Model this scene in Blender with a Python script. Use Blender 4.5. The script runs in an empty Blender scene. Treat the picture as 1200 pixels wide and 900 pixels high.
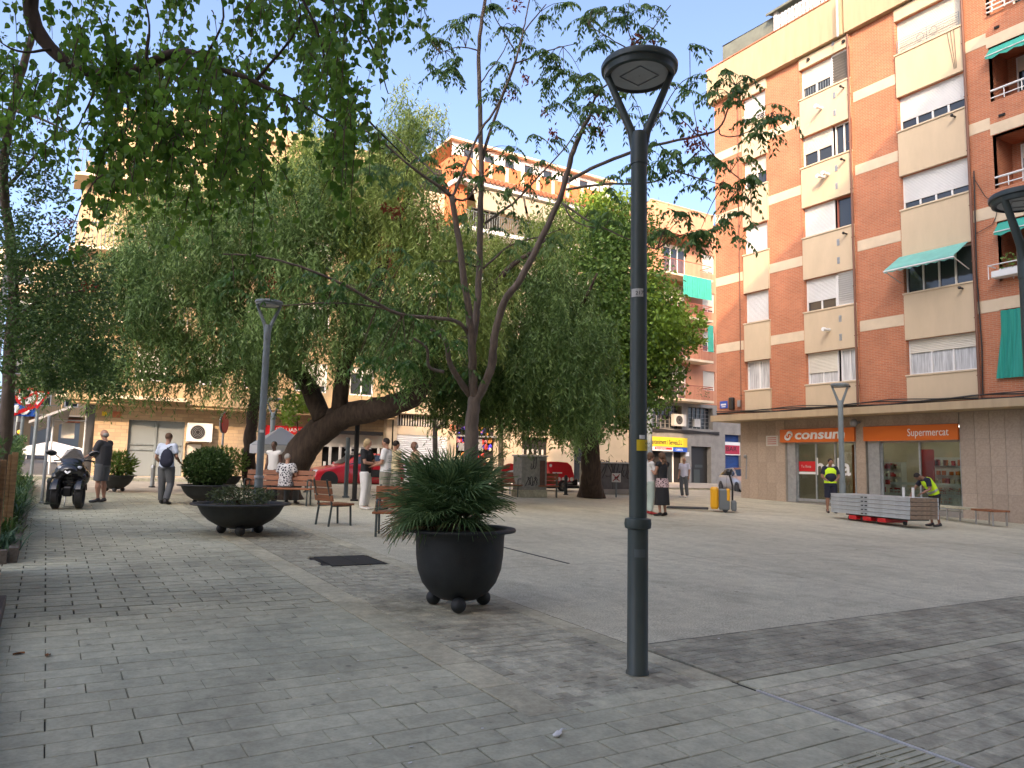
import bpy, math, random
import numpy as np
from mathutils import Vector, Matrix, Euler, noise as mnoise
random.seed(7); rng = np.random.default_rng(7)
scene = bpy.context.scene
COL = scene.collection
R = math.radians

# ------------------------------------------------------------------ camera
F_PX = 878.0
CX = Vector((0.84913229, -0.52775178, 0.02126971))     # camera right, in world axes
CDN = Vector((0.07503881, 0.08067745, -0.99391163))    # camera down
CF = Vector((0.52282265, 0.84555852, 0.1081077))       # camera forward
EYE = Vector((0.0, 0.0, 1.6))
cam_d = bpy.data.cameras.new('camera'); cam = bpy.data.objects.new('camera', cam_d)
COL.objects.link(cam); scene.camera = cam
m = Matrix.Identity(4)
for i in range(3):
    m[i][0] = CX[i]; m[i][1] = -CDN[i]; m[i][2] = -CF[i]; m[i][3] = EYE[i]
cam.matrix_world = m
cam_d.sensor_width = 36.0; cam_d.lens = 36.0 * F_PX / 1200.0
cam_d.clip_start = 0.05; cam_d.clip_end = 2000.0

# ------------------------------------------------------------------ sky, sun, exposure
SUN_AZ = R(40.0)      # heading the light travels to, from +Y towards +X
SUN_EL = R(27.5)
world = bpy.data.worlds.new('World'); scene.world = world; world.use_nodes = True
nt = world.node_tree
for n in list(nt.nodes): nt.nodes.remove(n)
sky = nt.nodes.new('ShaderNodeTexSky'); sky.sky_type = 'NISHITA'; sky.sun_disc = False
sky.sun_elevation = SUN_EL
sky.sun_rotation = math.pi + SUN_AZ      # where the sun stands
sky.altitude = 30; sky.air_density = 0.47; sky.dust_density = 5.0; sky.ozone_density = 1.1
bg = nt.nodes.new('ShaderNodeBackground'); bg.inputs['Strength'].default_value = 0.15
wo = nt.nodes.new('ShaderNodeOutputWorld')
nt.links.new(sky.outputs[0], bg.inputs[0]); nt.links.new(bg.outputs[0], wo.inputs[0])
sun_d = bpy.data.lights.new('sun', 'SUN'); sun = bpy.data.objects.new('sun', sun_d); COL.objects.link(sun)
sun_d.energy = 2.0; sun_d.angle = R(0.53); sun_d.color = (0.60, 0.395, 0.235)
sd = Vector((math.sin(SUN_AZ) * math.cos(SUN_EL), math.cos(SUN_AZ) * math.cos(SUN_EL), -math.sin(SUN_EL)))
sun.rotation_euler = sd.to_track_quat('-Z', 'Y').to_euler()
scene.view_settings.view_transform = 'Standard'; scene.view_settings.look = 'None'
scene.view_settings.exposure = 2.17; scene.view_settings.gamma = 1.0
scene.view_settings.use_curve_mapping = False

# ------------------------------------------------------------------ ground plane and point helpers
GA, GB = -0.0100636, 0.0253686
def gz(x, y): return GA * x + GB * y
def ray(px, py): return CX * (px - 600.0) + CDN * (py - 450.0) + CF * F_PX
def on_x(px, py, x):
    d = ray(px, py); return EYE + d * (x / d.x)
def on_y(px, py, y):
    d = ray(px, py); return EYE + d * (y / d.y)
def on_g(px, py):
    d = ray(px, py); t = -1.6 / (d.z - GA * d.x - GB * d.y); return EYE + d * t
def at_d(px, py, dep): return EYE + ray(px, py) * (dep / F_PX)
def G(x, y): return (x, y, gz(x, y))
TILT = (math.atan(GB), -math.atan(GA), 0.0)

# ------------------------------------------------------------------ materials
def mat(name, col, rough=0.7, metal=0.0, var=0.0, scale=4.0, bump=0.0, bscale=40.0, col2=None, rnd=0.0, spec=0.5,
        trans=None, stretch=None, attr=None, alpha=None, emit=None, detail=4.0, coat=0.0, world=False, dirt=0.0):
    mt = bpy.data.materials.new(name); mt.use_nodes = True
    nt = mt.node_tree; N = nt.nodes; L = nt.links
    b = N['Principled BSDF']; b.inputs['Roughness'].default_value = rough; b.inputs['Metallic'].default_value = metal
    b.inputs['Specular IOR Level'].default_value = spec
    if coat: b.inputs['Coat Weight'].default_value = coat
    c4 = (col[0], col[1], col[2], 1)
    out = None
    tc = N.new('ShaderNodeTexCoord'); src = tc.outputs['Object']
    if world: src = N.new('ShaderNodeNewGeometry').outputs['Position']
    if stretch:
        mp = N.new('ShaderNodeMapping'); mp.inputs['Scale'].default_value = stretch
        L.new(src, mp.inputs[0]); src = mp.outputs[0]
    if attr:
        at = N.new('ShaderNodeAttribute'); at.attribute_name = attr
        mx = N.new('ShaderNodeMix'); mx.data_type = 'RGBA'
        mx.inputs[6].default_value = c4; mx.inputs[7].default_value = (*col2, 1)
        L.new(at.outputs['Fac'], mx.inputs[0]); out = mx.outputs[2]
    elif col2 is not None or var:
        nz = N.new('ShaderNodeTexNoise'); nz.inputs['Scale'].default_value = scale; nz.inputs['Detail'].default_value = detail
        nz.inputs['Roughness'].default_value = 0.6
        L.new(src, nz.inputs['Vector'])
        rp = N.new('ShaderNodeMapRange'); rp.inputs[1].default_value = 0.3; rp.inputs[2].default_value = 0.7
        L.new(nz.outputs['Fac'], rp.inputs[0])
        mx = N.new('ShaderNodeMix'); mx.data_type = 'RGBA'
        if col2 is None:
            a = tuple(max(0, c * (1 - var)) for c in col); bb = tuple(min(1, c * (1 + var)) for c in col)
        else: a, bb = col, col2
        mx.inputs[6].default_value = (*a, 1); mx.inputs[7].default_value = (*bb, 1)
        L.new(rp.outputs[0], mx.inputs[0]); out = mx.outputs[2]
    if rnd:
        oi = N.new('ShaderNodeObjectInfo'); hs = N.new('ShaderNodeHueSaturation')
        mr = N.new('ShaderNodeMapRange'); mr.inputs[3].default_value = 1 - rnd; mr.inputs[4].default_value = 1 + rnd
        L.new(oi.outputs['Random'], mr.inputs[0]); L.new(mr.outputs[0], hs.inputs['Value'])
        if out is not None: L.new(out, hs.inputs['Color'])
        else: hs.inputs['Color'].default_value = c4
        out = hs.outputs[0]
    if dirt:
        def mulv(o_, fac, lo, hi, a, c):
            mr = N.new('ShaderNodeMapRange'); mr.inputs[1].default_value = a; mr.inputs[2].default_value = c; mr.inputs[3].default_value = lo; mr.inputs[4].default_value = hi
            L.new(fac, mr.inputs[0]); h = N.new('ShaderNodeHueSaturation'); L.new(mr.outputs[0], h.inputs['Value'])
            if o_ is not None: L.new(o_, h.inputs['Color'])
            else: h.inputs['Color'].default_value = c4
            return h.outputs[0]
        for sc_, lo, hi, a, c in ((.45,1-dirt*.35,1+dirt*.25,.35,.65),(1.6,1-dirt*.28,1.0,.34,.50),(45.0,1-dirt*.16,1.0+dirt*.12,.35,.6),(11.0,1-dirt*.25,1+dirt*.15,.35,.65)):
            nd = N.new('ShaderNodeTexNoise'); nd.inputs['Scale'].default_value = sc_; nd.inputs['Detail'].default_value = 7; L.new(src, nd.inputs['Vector']); out = mulv(out, nd.outputs['Fac'], lo, hi, a, c)
        vo = N.new('ShaderNodeTexVoronoi'); vo.inputs['Scale'].default_value = 2.6; L.new(src, vo.inputs['Vector'])
        out = mulv(out, vo.outputs['Distance'], 1-dirt*.9, 1.0, .05, .075)
        vo = N.new('ShaderNodeTexVoronoi'); vo.inputs['Scale'].default_value = 6.5; L.new(src, vo.inputs['Vector'])
        out = mulv(out, vo.outputs['Distance'], 1-dirt*.6, 1.0, .06, .09)
    if out is not None: L.new(out, b.inputs['Base Color'])
    else: b.inputs['Base Color'].default_value = c4
    if bump:
        nb = N.new('ShaderNodeTexNoise'); nb.inputs['Scale'].default_value = bscale; nb.inputs['Detail'].default_value = 5
        L.new(src, nb.inputs['Vector'])
        bn = N.new('ShaderNodeBump'); bn.inputs['Strength'].default_value = bump; bn.inputs['Distance'].default_value = 0.01
        L.new(nb.outputs['Fac'], bn.inputs['Height']); L.new(bn.outputs[0], b.inputs['Normal'])
    if trans is not None:
        tr = N.new('ShaderNodeBsdfTranslucent'); ms = N.new('ShaderNodeMixShader'); ms.inputs[0].default_value = trans
        if out is not None: L.new(out, tr.inputs['Color'])
        else: tr.inputs['Color'].default_value = c4
        L.new(b.outputs[0], ms.inputs[1]); L.new(tr.outputs[0], ms.inputs[2])
        L.new(ms.outputs[0], N['Material Output'].inputs[0])
    if alpha is not None: b.inputs['Alpha'].default_value = alpha
    if emit: b.inputs['Emission Color'].default_value = (*emit[:3], 1); b.inputs['Emission Strength'].default_value = emit[3]
    return mt

def brick_mat(name, c1, c2, mortar, bw=0.24, bh=0.065, ms=0.010, axes='YZ', bump=0.35, rough=0.85, jitter=0.12):
    mt = bpy.data.materials.new(name); mt.use_nodes = True
    nt = mt.node_tree; N = nt.nodes; L = nt.links; b = N['Principled BSDF']; b.inputs['Roughness'].default_value = rough
    tc = N.new('ShaderNodeTexCoord'); sp = N.new('ShaderNodeSeparateXYZ'); cb = N.new('ShaderNodeCombineXYZ')
    L.new(tc.outputs['Object'], sp.inputs[0])
    if axes == 'YZ':
        ad = N.new('ShaderNodeMath'); ad.operation = 'ADD'; L.new(sp.outputs['X'], ad.inputs[0]); L.new(sp.outputs['Y'], ad.inputs[1])
        L.new(ad.outputs[0], cb.inputs[0])
    else: L.new(sp.outputs['X'], cb.inputs[0])
    L.new(sp.outputs['Z'], cb.inputs[1])
    br = N.new('ShaderNodeTexBrick'); br.inputs['Scale'].default_value = 1.0
    br.inputs['Brick Width'].default_value = bw; br.inputs['Row Height'].default_value = bh; br.inputs['Mortar Size'].default_value = ms
    br.inputs['Mortar Smooth'].default_value = 0.3; br.inputs['Bias'].default_value = 0.0
    br.inputs['Color1'].default_value = (*c1, 1); br.inputs['Color2'].default_value = (*c2, 1); br.inputs['Mortar'].default_value = (*mortar, 1)
    L.new(cb.outputs[0], br.inputs['Vector'])
    nz = N.new('ShaderNodeTexNoise'); nz.inputs['Scale'].default_value = 0.9; nz.inputs['Detail'].default_value = 6
    L.new(tc.outputs['Object'], nz.inputs['Vector'])
    mr = N.new('ShaderNodeMapRange'); mr.inputs[1].default_value = .3; mr.inputs[2].default_value = .7; mr.inputs[3].default_value = 1 - jitter; mr.inputs[4].default_value = 1 + jitter
    L.new(nz.outputs['Fac'], mr.inputs[0])
    hs = N.new('ShaderNodeHueSaturation'); L.new(br.outputs['Color'], hs.inputs['Color']); L.new(mr.outputs[0], hs.inputs['Value'])
    L.new(hs.outputs[0], b.inputs['Base Color'])
    bn = N.new('ShaderNodeBump'); bn.inputs['Strength'].default_value = bump; bn.inputs['Distance'].default_value = 0.008; bn.invert = True
    L.new(br.outputs['Fac'], bn.inputs['Height']); L.new(bn.outputs[0], b.inputs['Normal'])
    return mt

# ------------------------------------------------------------------ mesh builder
class MB:
    def __init__(s): s.v = []; s.f = []
    def add(s, vs, fs):
        o = len(s.v); s.v += [tuple(v) for v in vs]; s.f += [tuple(i + o for i in f) for f in fs]; return s
    def box(s, a, b, mtx=None):
        x0, y0, z0 = a; x1, y1, z1 = b
        vs = [Vector(p) for p in ((x0,y0,z0),(x1,y0,z0),(x1,y1,z0),(x0,y1,z0),(x0,y0,z1),(x1,y0,z1),(x1,y1,z1),(x0,y1,z1))]
        if mtx is not None: vs = [mtx @ v for v in vs]
        return s.add(vs, [(0,3,2,1),(4,5,6,7),(0,1,5,4),(1,2,6,5),(2,3,7,6),(3,0,4,7)])
    def cbox(s, c, sz, rz=0.0, rx=0.0, ry=0.0):
        m = Matrix.Translation(Vector(c)) @ Euler((rx, ry, rz)).to_matrix().to_4x4()
        h = [q / 2 for q in sz]; return s.box((-h[0],-h[1],-h[2]), (h[0],h[1],h[2]), m)
    def rbox(s, a, b, r=0.01):
        """box with chamfered vertical and top edges"""
        x0, y0, z0 = a; x1, y1, z1 = b; r = min(r, (x1-x0)/2.2, (y1-y0)/2.2, (z1-z0)/2.2)
        def ring(q, z): return [(x0+q,y0+r+0,z),(x0+r,y0+q,z),(x1-r,y0+q,z),(x1-q,y0+r,z),(x1-q,y1-r,z),(x1-r,y1-q,z),(x0+r,y1-q,z),(x0+q,y1-r,z)]
        rings = [ring(r*.6, z0), ring(0, z0+r), ring(0, z1-r), ring(r*.6, z1)]
        o = len(s.v)
        for g in rings: s.v += g
        for k in range(3):
            for i in range(8):
                j = (i+1) % 8; s.f.append((o+k*8+i, o+k*8+j, o+k*8+8+j, o+k*8+8+i))
        s.f.append(tuple(o+i for i in reversed(range(8)))); s.f.append(tuple(o+24+i for i in range(8)))
        return s
    def tube(s, pts, rad, n=8, caps=True, flat=1.0):
        pts = [Vector(p) for p in pts]; k = len(pts)
        if not hasattr(rad, '__len__'): rad = [rad] * k
        o = len(s.v); prev = None
        for i in range(k):
            d = (pts[min(i+1, k-1)] - pts[max(i-1, 0)])
            d = d.normalized() if d.length > 1e-9 else Vector((0,0,1))
            if prev is None:
                u = d.cross(Vector((0,0,1)) if abs(d.z) < 0.9 else Vector((1,0,0))).normalized()
            else:
                u = prev - d * prev.dot(d)
                u = u.normalized() if u.length > 1e-6 else d.orthogonal().normalized()
            w = d.cross(u); prev = u
            for j in range(n):
                a = 2 * math.pi * j / n; s.v.append(tuple(pts[i] + (u * math.cos(a) + w * math.sin(a) * flat) * rad[i]))
        for i in range(k-1):
            for j in range(n):
                j2 = (j+1) % n; s.f.append((o+i*n+j, o+i*n+j2, o+(i+1)*n+j2, o+(i+1)*n+j))
        if caps:
            s.f.append(tuple(o+j for j in reversed(range(n)))); s.f.append(tuple(o+(k-1)*n+j for j in range(n)))
        return s
    def lathe(s, prof, c=(0,0,0), n=24, sx=1.0, sy=1.0, caps=True):
        o = len(s.v); k = len(prof)
        for r, z in prof:
            for j in range(n):
                a = 2*math.pi*j/n; s.v.append((c[0]+r*sx*math.cos(a), c[1]+r*sy*math.sin(a), c[2]+z))
        for i in range(k-1):
            for j in range(n):
                j2 = (j+1) % n; s.f.append((o+i*n+j, o+i*n+j2, o+(i+1)*n+j2, o+(i+1)*n+j))
        if caps:
            s.f.append(tuple(o+j for j in reversed(range(n)))); s.f.append(tuple(o+(k-1)*n+j for j in range(n)))
        return s
    def ell(s, c, r, n=12, m=8, rot=None):
        o = len(s.v); c = Vector(c)
        if not hasattr(r, '__len__'): r = (r, r, r)
        def put(x, y, z):
            p = Vector((x*r[0], y*r[1], z*r[2]))
            if rot is not None: p = rot @ p
            s.v.append(tuple(c + p))
        put(0,0,-1)
        for i in range(1, m):
            t = math.pi*i/m - math.pi/2
            for j in range(n):
                a = 2*math.pi*j/n; put(math.cos(t)*math.cos(a), math.cos(t)*math.sin(a), math.sin(t))
        put(0,0,1)
        for j in range(n): s.f.append((o, o+1+(j+1)%n, o+1+j))
        for i in range(m-2):
            for j in range(n):
                j2 = (j+1)%n; s.f.append((o+1+i*n+j, o+1+i*n+j2, o+1+(i+1)*n+j2, o+1+(i+1)*n+j))
        t = o+1+(m-1)*n
        for j in range(n): s.f.append((t, o+1+(m-2)*n+j, o+1+(m-2)*n+(j+1)%n))
        return s
    def prism(s, poly, fn, d0, d1):
        """poly in 2D, fn(u,v,d)->3D, extruded d0..d1"""
        o = len(s.v); n = len(poly)
        for d in (d0, d1):
            for u, v in poly: s.v.append(tuple(fn(u, v, d)))
        s.f.append(tuple(o+i for i in reversed(range(n)))); s.f.append(tuple(o+n+i for i in range(n)))
        for i in range(n):
            j = (i+1)%n; s.f.append((o+i, o+j, o+n+j, o+n+i))
        return s
    def quad(s, a, b, c, d): return s.add([a,b,c,d], [(0,1,2,3)])
    def shift(s, v):
        s.v = [(p[0]+v[0], p[1]+v[1], p[2]+v[2]) for p in s.v]; return s
    def mesh(s, name, m=None, smooth=False):
        me = bpy.data.meshes.new(name); me.from_pydata(s.v, [], s.f)
        if m is not None: me.materials.append(m)
        if smooth:
            me.polygons.foreach_set('use_smooth', [True]*len(me.polygons))
            if smooth != 'all':
                try: me.set_sharp_from_angle(angle=R(40))
                except Exception: pass
        me.update(); return me
    def build(s, name, m, parent=None, smooth=False, loc=None):
        o = bpy.data.objects.new(name, s.mesh(name, m, smooth)); COL.objects.link(o)
        if parent is not None: o.parent = parent
        if loc is not None: o.location = loc
        return o

def thing(name, label, cat, loc=(0,0,0), rz=0.0, group=None):
    o = bpy.data.objects.new(name, None); COL.objects.link(o); o.location = loc; o.rotation_euler = (0,0,rz)
    o.empty_display_size = 0.1
    o['label'] = label; o['category'] = cat
    if group: o['group'] = group
    return o
def tag(o, label=None, cat=None, group=None, kind=None):
    if label: o['label'] = label
    if cat: o['category'] = cat
    if group: o['group'] = group
    if kind: o['kind'] = kind
    return o
def setting(name, loc=(0,0,0), rot=(0,0,0)):
    o = bpy.data.objects.new(name, None); COL.objects.link(o); o.location = loc; o.rotation_euler = rot; o['kind'] = 'structure'; return o
def copy_tree(o, parent=None, first=True):
    c = o.copy(); COL.objects.link(c)
    if parent is not None: c.parent = parent
    for ch in list(o.children): copy_tree(ch, c, False)
    return c
def text(s, size, m, parent, loc, rot, depth=0.01, name='lettering', align='LEFT', sx=1.0, bold=0.0, shear=0.0):
    cu = bpy.data.curves.new('t', 'FONT'); cu.body = s; cu.size = size; cu.extrude = depth; cu.align_x = align; cu.offset = bold; cu.shear = shear
    cu.resolution_u = 3
    t = bpy.data.objects.new('t', cu); COL.objects.link(t)
    bpy.context.view_layer.update()
    me = bpy.data.meshes.new_from_object(t.evaluated_get(bpy.context.evaluated_depsgraph_get()))
    bpy.data.objects.remove(t); bpy.data.curves.remove(cu)
    me.materials.clear(); me.materials.append(m)
    for v in me.vertices: v.co.x *= sx
    o = bpy.data.objects.new(name, me); COL.objects.link(o)
    if parent is not None: o.parent = parent
    o.location = loc; o.rotation_euler = rot
    return o

def np_mesh(name, verts, faces, mt, attrs=None, smooth=False):
    """verts (N,3), faces (M,k) arrays; attrs = per-face float"""
    me = bpy.data.meshes.new(name); n = len(verts); mf, k = faces.shape
    me.vertices.add(n); me.vertices.foreach_set('co', np.asarray(verts, dtype=np.float32).ravel())
    me.loops.add(mf*k); me.loops.foreach_set('vertex_index', faces.astype(np.int32).ravel())
    me.polygons.add(mf); me.polygons.foreach_set('loop_start', np.arange(0, mf*k, k, dtype=np.int32))
    try: me.polygons.foreach_set('loop_total', np.full(mf, k, dtype=np.int32))
    except Exception: pass
    me.update(calc_edges=True)
    if attrs is not None:
        a = me.attributes.new('rnd', 'FLOAT', 'FACE'); a.data.foreach_set('value', np.asarray(attrs, dtype=np.float32))
    if smooth: me.polygons.foreach_set('use_smooth', [True]*mf)
    me.materials.append(mt); return me

# colours ---------------------------------------------------------
M = {}
M['slab'] = mat('slab_stone', (0.44,0.43,0.31), .8, var=.12, scale=3.5, bump=.25, bscale=60, rnd=.09, world=True, dirt=.5)
M['slab_pale'] = mat('pale_stone', (0.46,0.43,0.30), .8, var=.15, scale=3, bump=.25, bscale=60, rnd=.08, world=True, dirt=.6)
M['sett'] = mat('sett_stone', (0.41,0.39,0.285), .8, var=.3, scale=3, bump=.4, bscale=50, rnd=.15, world=True, dirt=.7)
M['sett_dark'] = mat('sett_dark_stone', (0.35,0.335,0.245), .8, var=.3, scale=2, bump=.3, bscale=50, rnd=.10, world=True, dirt=.7)
M['joint'] = mat('joint_dirt', (0.03,0.027,0.023), .95, var=.3, scale=5)
M['asphalt'] = mat('asphalt', (0.07,0.07,0.072), .9, var=.2, scale=1.2, bump=.3, bscale=90)
M['white_line'] = mat('white_stone_line', (0.5,0.5,0.48), .7, var=.2, scale=6)
M['iron'] = mat('cast_iron_dark', (0.018,0.021,0.022), .6, var=.25, scale=8, bump=.15, bscale=60)
M['grey_green'] = mat('grey_green_paint', (0.052,0.068,0.062), .45, var=.18, scale=3, bump=.06, bscale=40, stretch=(3,3,.6))
M['pole_grey'] = mat('pole_grey_paint', (0.16,0.19,0.20), .5, var=.2, scale=4, stretch=(3,3,.6))
M['galv'] = mat('galvanised_steel', (0.36,0.38,0.39), .45, metal=.5, var=.15, scale=6)
M['steel'] = mat('brushed_steel', (0.5,0.5,0.5), .35, metal=.8)
M['white'] = mat('white_paint', (0.72,0.72,0.70), .5, var=.05, scale=2)
M['offwhite'] = mat('offwhite_paint', (0.55,0.53,0.48), .6, var=.08, scale=2)
M['glass'] = mat('window_glass', (0.03,0.036,0.04), .06, spec=.8)
M['glass_lit'] = mat('pale_glass', (0.22,0.25,0.26), .08, spec=.8)
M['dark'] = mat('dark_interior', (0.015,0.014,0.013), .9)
M['black'] = mat('black_plastic', (0.012,0.012,0.013), .4)
M['curtain'] = mat('white_curtain', (0.62,0.63,0.63), .9, var=.22, scale=9, stretch=(6,6,.3))
M['wood'] = mat('red_brown_wood', (0.24,0.085,0.032), .5, var=.3, scale=3, bump=.15, bscale=20, stretch=(1,12,12), rnd=.12)
M['wood_old'] = mat('weathered_wood', (0.30,0.18,0.085), .8, var=.35, scale=4, bump=.4, bscale=25, stretch=(1,1,6))
M['shutter'] = mat('shutter_cream', (0.66,0.62,0.52), .6, var=.06, scale=1)
M['shutter_w'] = mat('shutter_white', (0.68,0.68,0.66), .55, var=.05, scale=1)
M['red'] = mat('red_paint', (0.55,0.015,0.02), .35)
M['green_awn'] = mat('green_awning_cloth', (0.04,0.33,0.25), .75, var=.1, scale=3)
M['green_pale'] = mat('faded_green_cloth', (0.16,0.42,0.36), .75, var=.12, scale=2)
M['orange'] = mat('orange_sign', (0.62,0.135,0.015), .4)
M['soil'] = mat('soil', (0.06,0.042,0.028), .95, var=.4, scale=20, bump=.6, bscale=40)
M['rubber'] = mat('tyre_rubber', (0.02,0.02,0.021), .75)
M['grey_mid'] = mat('mid_grey', (0.25,0.25,0.25), .6, var=.1)
M['yellow'] = mat('yellow_sign', (0.75,0.55,0.02), .5)
M['blue'] = mat('blue_sign', (0.02,0.09,0.45), .5)
M['rock_cable'] = mat('cable_black', (0.03,0.028,0.027), .7)
# ================================================================== GROUND
g = MB(); NX = 24
xs = np.linspace(-400, 600, 41); ys = np.linspace(-400, 600, 41)
vs = []; fs = []
for j, y in enumerate(ys):
    for i, x in enumerate(xs): vs.append((x, y, gz(x, y) - 0.2))
for j in range(40):
    for i in range(40): a = j*41+i; fs.append((a, a+1, a+42, a+41))
gr = MB().add(vs, fs).build('ground', M['asphalt']); tag(gr, kind='structure')

def pmat_conc():
    mt = mat('plaza_concrete', (.45,.40,.35), .85)
    N = mt.node_tree.nodes; L = mt.node_tree.links; b = N['Principled BSDF']
    tc = N['Texture Coordinate'] if 'Texture Coordinate' in N else N.new('ShaderNodeTexCoord')
    def nz(sc, st=None, det=5):
        n = N.new('ShaderNodeTexNoise'); n.inputs['Scale'].default_value = sc; n.inputs['Detail'].default_value = det
        if st:
            mp = N.new('ShaderNodeMapping'); mp.inputs['Scale'].default_value = st; mp.inputs['Rotation'].default_value = (0,0,-.9)
            L.new(tc.outputs['Object'], mp.inputs[0]); L.new(mp.outputs[0], n.inputs['Vector'])
        else: L.new(tc.outputs['Object'], n.inputs['Vector'])
        return n
    big = nz(.35, (1,.35,1)); streak = nz(.8, (2.0,.5,1), 8); fine = nz(70, None, 3)
    r1 = N.new('ShaderNodeValToRGB'); r1.color_ramp.elements[0].position = .3; r1.color_ramp.elements[1].position = .7
    r1.color_ramp.elements[0].color = (.43,.41,.30,1); r1.color_ramp.elements[1].color = (.55,.525,.39,1)
    L.new(big.outputs['Fac'], r1.inputs[0])
    def mul(col, src, lo, hi, a=.3, c=.7):
        mr = N.new('ShaderNodeMapRange'); mr.inputs[1].default_value = a; mr.inputs[2].default_value = c; mr.inputs[3].default_value = lo; mr.inputs[4].default_value = hi
        L.new(src, mr.inputs[0]); h = N.new('ShaderNodeHueSaturation'); L.new(col, h.inputs['Color']); L.new(mr.outputs[0], h.inputs['Value']); return h.outputs[0]
    c = mul(r1.outputs[0], streak.outputs['Fac'], .90, 1.08); c = mul(c, fine.outputs['Fac'], .62, 1.36)
    st = nz(.9, None, 6)                                  # darker stains
    c = mul(c, st.outputs['Fac'], .80, 1.0, .30, .44)
    med = nz(6, None, 6); c = mul(c, med.outputs['Fac'], .88, 1.10)
    vo = N.new('ShaderNodeTexVoronoi'); vo.inputs['Scale'].default_value = 1.7; L.new(tc.outputs['Object'], vo.inputs['Vector']); c = mul(c, vo.outputs['Distance'], .5, 1.0, .04, .06)
    L.new(c, b.inputs['Base Color'])
    bn = N.new('ShaderNodeBump'); bn.inputs['Strength'].default_value = .5; bn.inputs['Distance'].default_value = .006
    L.new(fine.outputs['Fac'], bn.inputs['Height']); L.new(bn.outputs[0], b.inputs['Normal'])
    return mt
M['plaza'] = pmat_conc()
def gsheet(name, rects, m, dz, parent=None):
    b = MB()
    for x0, y0, x1, y1 in rects:
        b.quad((x0,y0,gz(x0,y0)+dz),(x1,y0,gz(x1,y0)+dz),(x1,y1,gz(x1,y1)+dz),(x0,y1,gz(x0,y1)+dz))
    o = b.build(name, m, parent)
    if parent is None: tag(o, kind='structure')
    return o
gsheet('plaza_floor', [(4.42, 5.08, 40, 30.5)], M['plaza'], 0.0)
gsheet('far_pavement', [(-12, 32.6, 60, 60), (-12,24.0,4.42,30.5)], mat('far_pavement_stone', (.48,.42,.32), .85, var=.2, scale=1.5, bump=.3), -0.004)
gsheet('paving_bed', [(-1.2, 0.5, 4.42, 24.0), (4.42, 0.5, 16, 5.08), (4.42,5.08,4.48,18)], M['joint'], -0.016)
gsheet('road', [(-60, 30.62, 80, 32.48)], M['asphalt'], -0.15)
gsheet('side_street', [(-12, 34, 0.6, 110)], M['asphalt'], 0.0)
kb = MB()
for yk in (30.5, 32.45):
    for k in range(60):
        x = -12 + k
        kb.cbox((x+.5, yk+.075, gz(x,yk)-.075), (.985,.15,.17))
tag(kb.build('kerb', M['slab_pale']), kind='structure')

def slab_mesh(name, w, d, m, h=0.03, r=0.004):
    b = MB(); x, y = w/2, d/2
    b.add([(-x,-y,-h),(x,-y,-h),(x,y,-h),(-x,y,-h),(-x,-y,-r),(x,-y,-r),(x,y,-r),(-x,y,-r),(-x+r,-y+r,0),(x-r,-y+r,0),(x-r,y-r,0),(-x+r,y-r,0)],
          [(0,1,5,4),(1,2,6,5),(2,3,7,6),(3,0,4,7),(4,5,9,8),(5,6,10,9),(6,7,11,10),(7,4,8,11),(8,9,10,11)])
    return b.mesh(name, m)
def pave(setname, piece, items, m, limit=300, h=0.03, jit=.0015):
    """items: (x, y, w, d) centre and size; nearest ones are objects, the rest one stuff mesh"""
    par = setting(setname, (0,0,0), TILT)
    items = sorted(items, key=lambda t: (t[0]-1.5)**2*0.6 + t[1]**2)
    def seen(t):
        return t[1] > 1.2
    vis = [t for t in items if seen(t)]
    cache = {}
    for t in vis[:limit]:
        key = (round(t[2],2), round(t[3],2))
        if key not in cache: cache[key] = slab_mesh(piece, key[0]-.006, key[1]-.005, m, h)
        o = bpy.data.objects.new(piece, cache[key]); COL.objects.link(o); o.parent = par
        o.location = (t[0]+random.uniform(-.0015,.0015), t[1]+random.uniform(-.0022,.0022), random.uniform(-jit, jit)); o.rotation_euler = (random.uniform(-.003,.003), random.uniform(-.003,.003), random.uniform(-.004,.004))
    rest = vis[limit:]
    if rest:
        b = MB()
        for x, y, w, d in rest:
            w = w/2-.0045; d = d/2-.0045; z = random.uniform(-jit, jit)
            b.add([(x-w,y-d,z-.03),(x+w,y-d,z-.03),(x+w,y+d,z-.03),(x-w,y+d,z-.03),(x-w+.003,y-d+.003,z),(x+w-.003,y-d+.003,z),(x+w-.003,y+d-.003,z),(x-w+.003,y+d-.003,z)],
                  [(0,1,5,4),(1,2,6,5),(2,3,7,6),(3,0,4,7),(4,5,6,7)])
        me = b.mesh(piece+'s', M[m.name+'_f'] if m.name+'_f' in M else m)
        a = me.attributes.new('rnd', 'FLOAT', 'FACE')
        vals = np.repeat(rng.random(len(rest)), 5).astype(np.float32); a.data.foreach_set('value', vals)
        o = bpy.data.objects.new(piece+'s', me); COL.objects.link(o); o.parent = par; o['kind'] = 'stuff'
    return par
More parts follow.
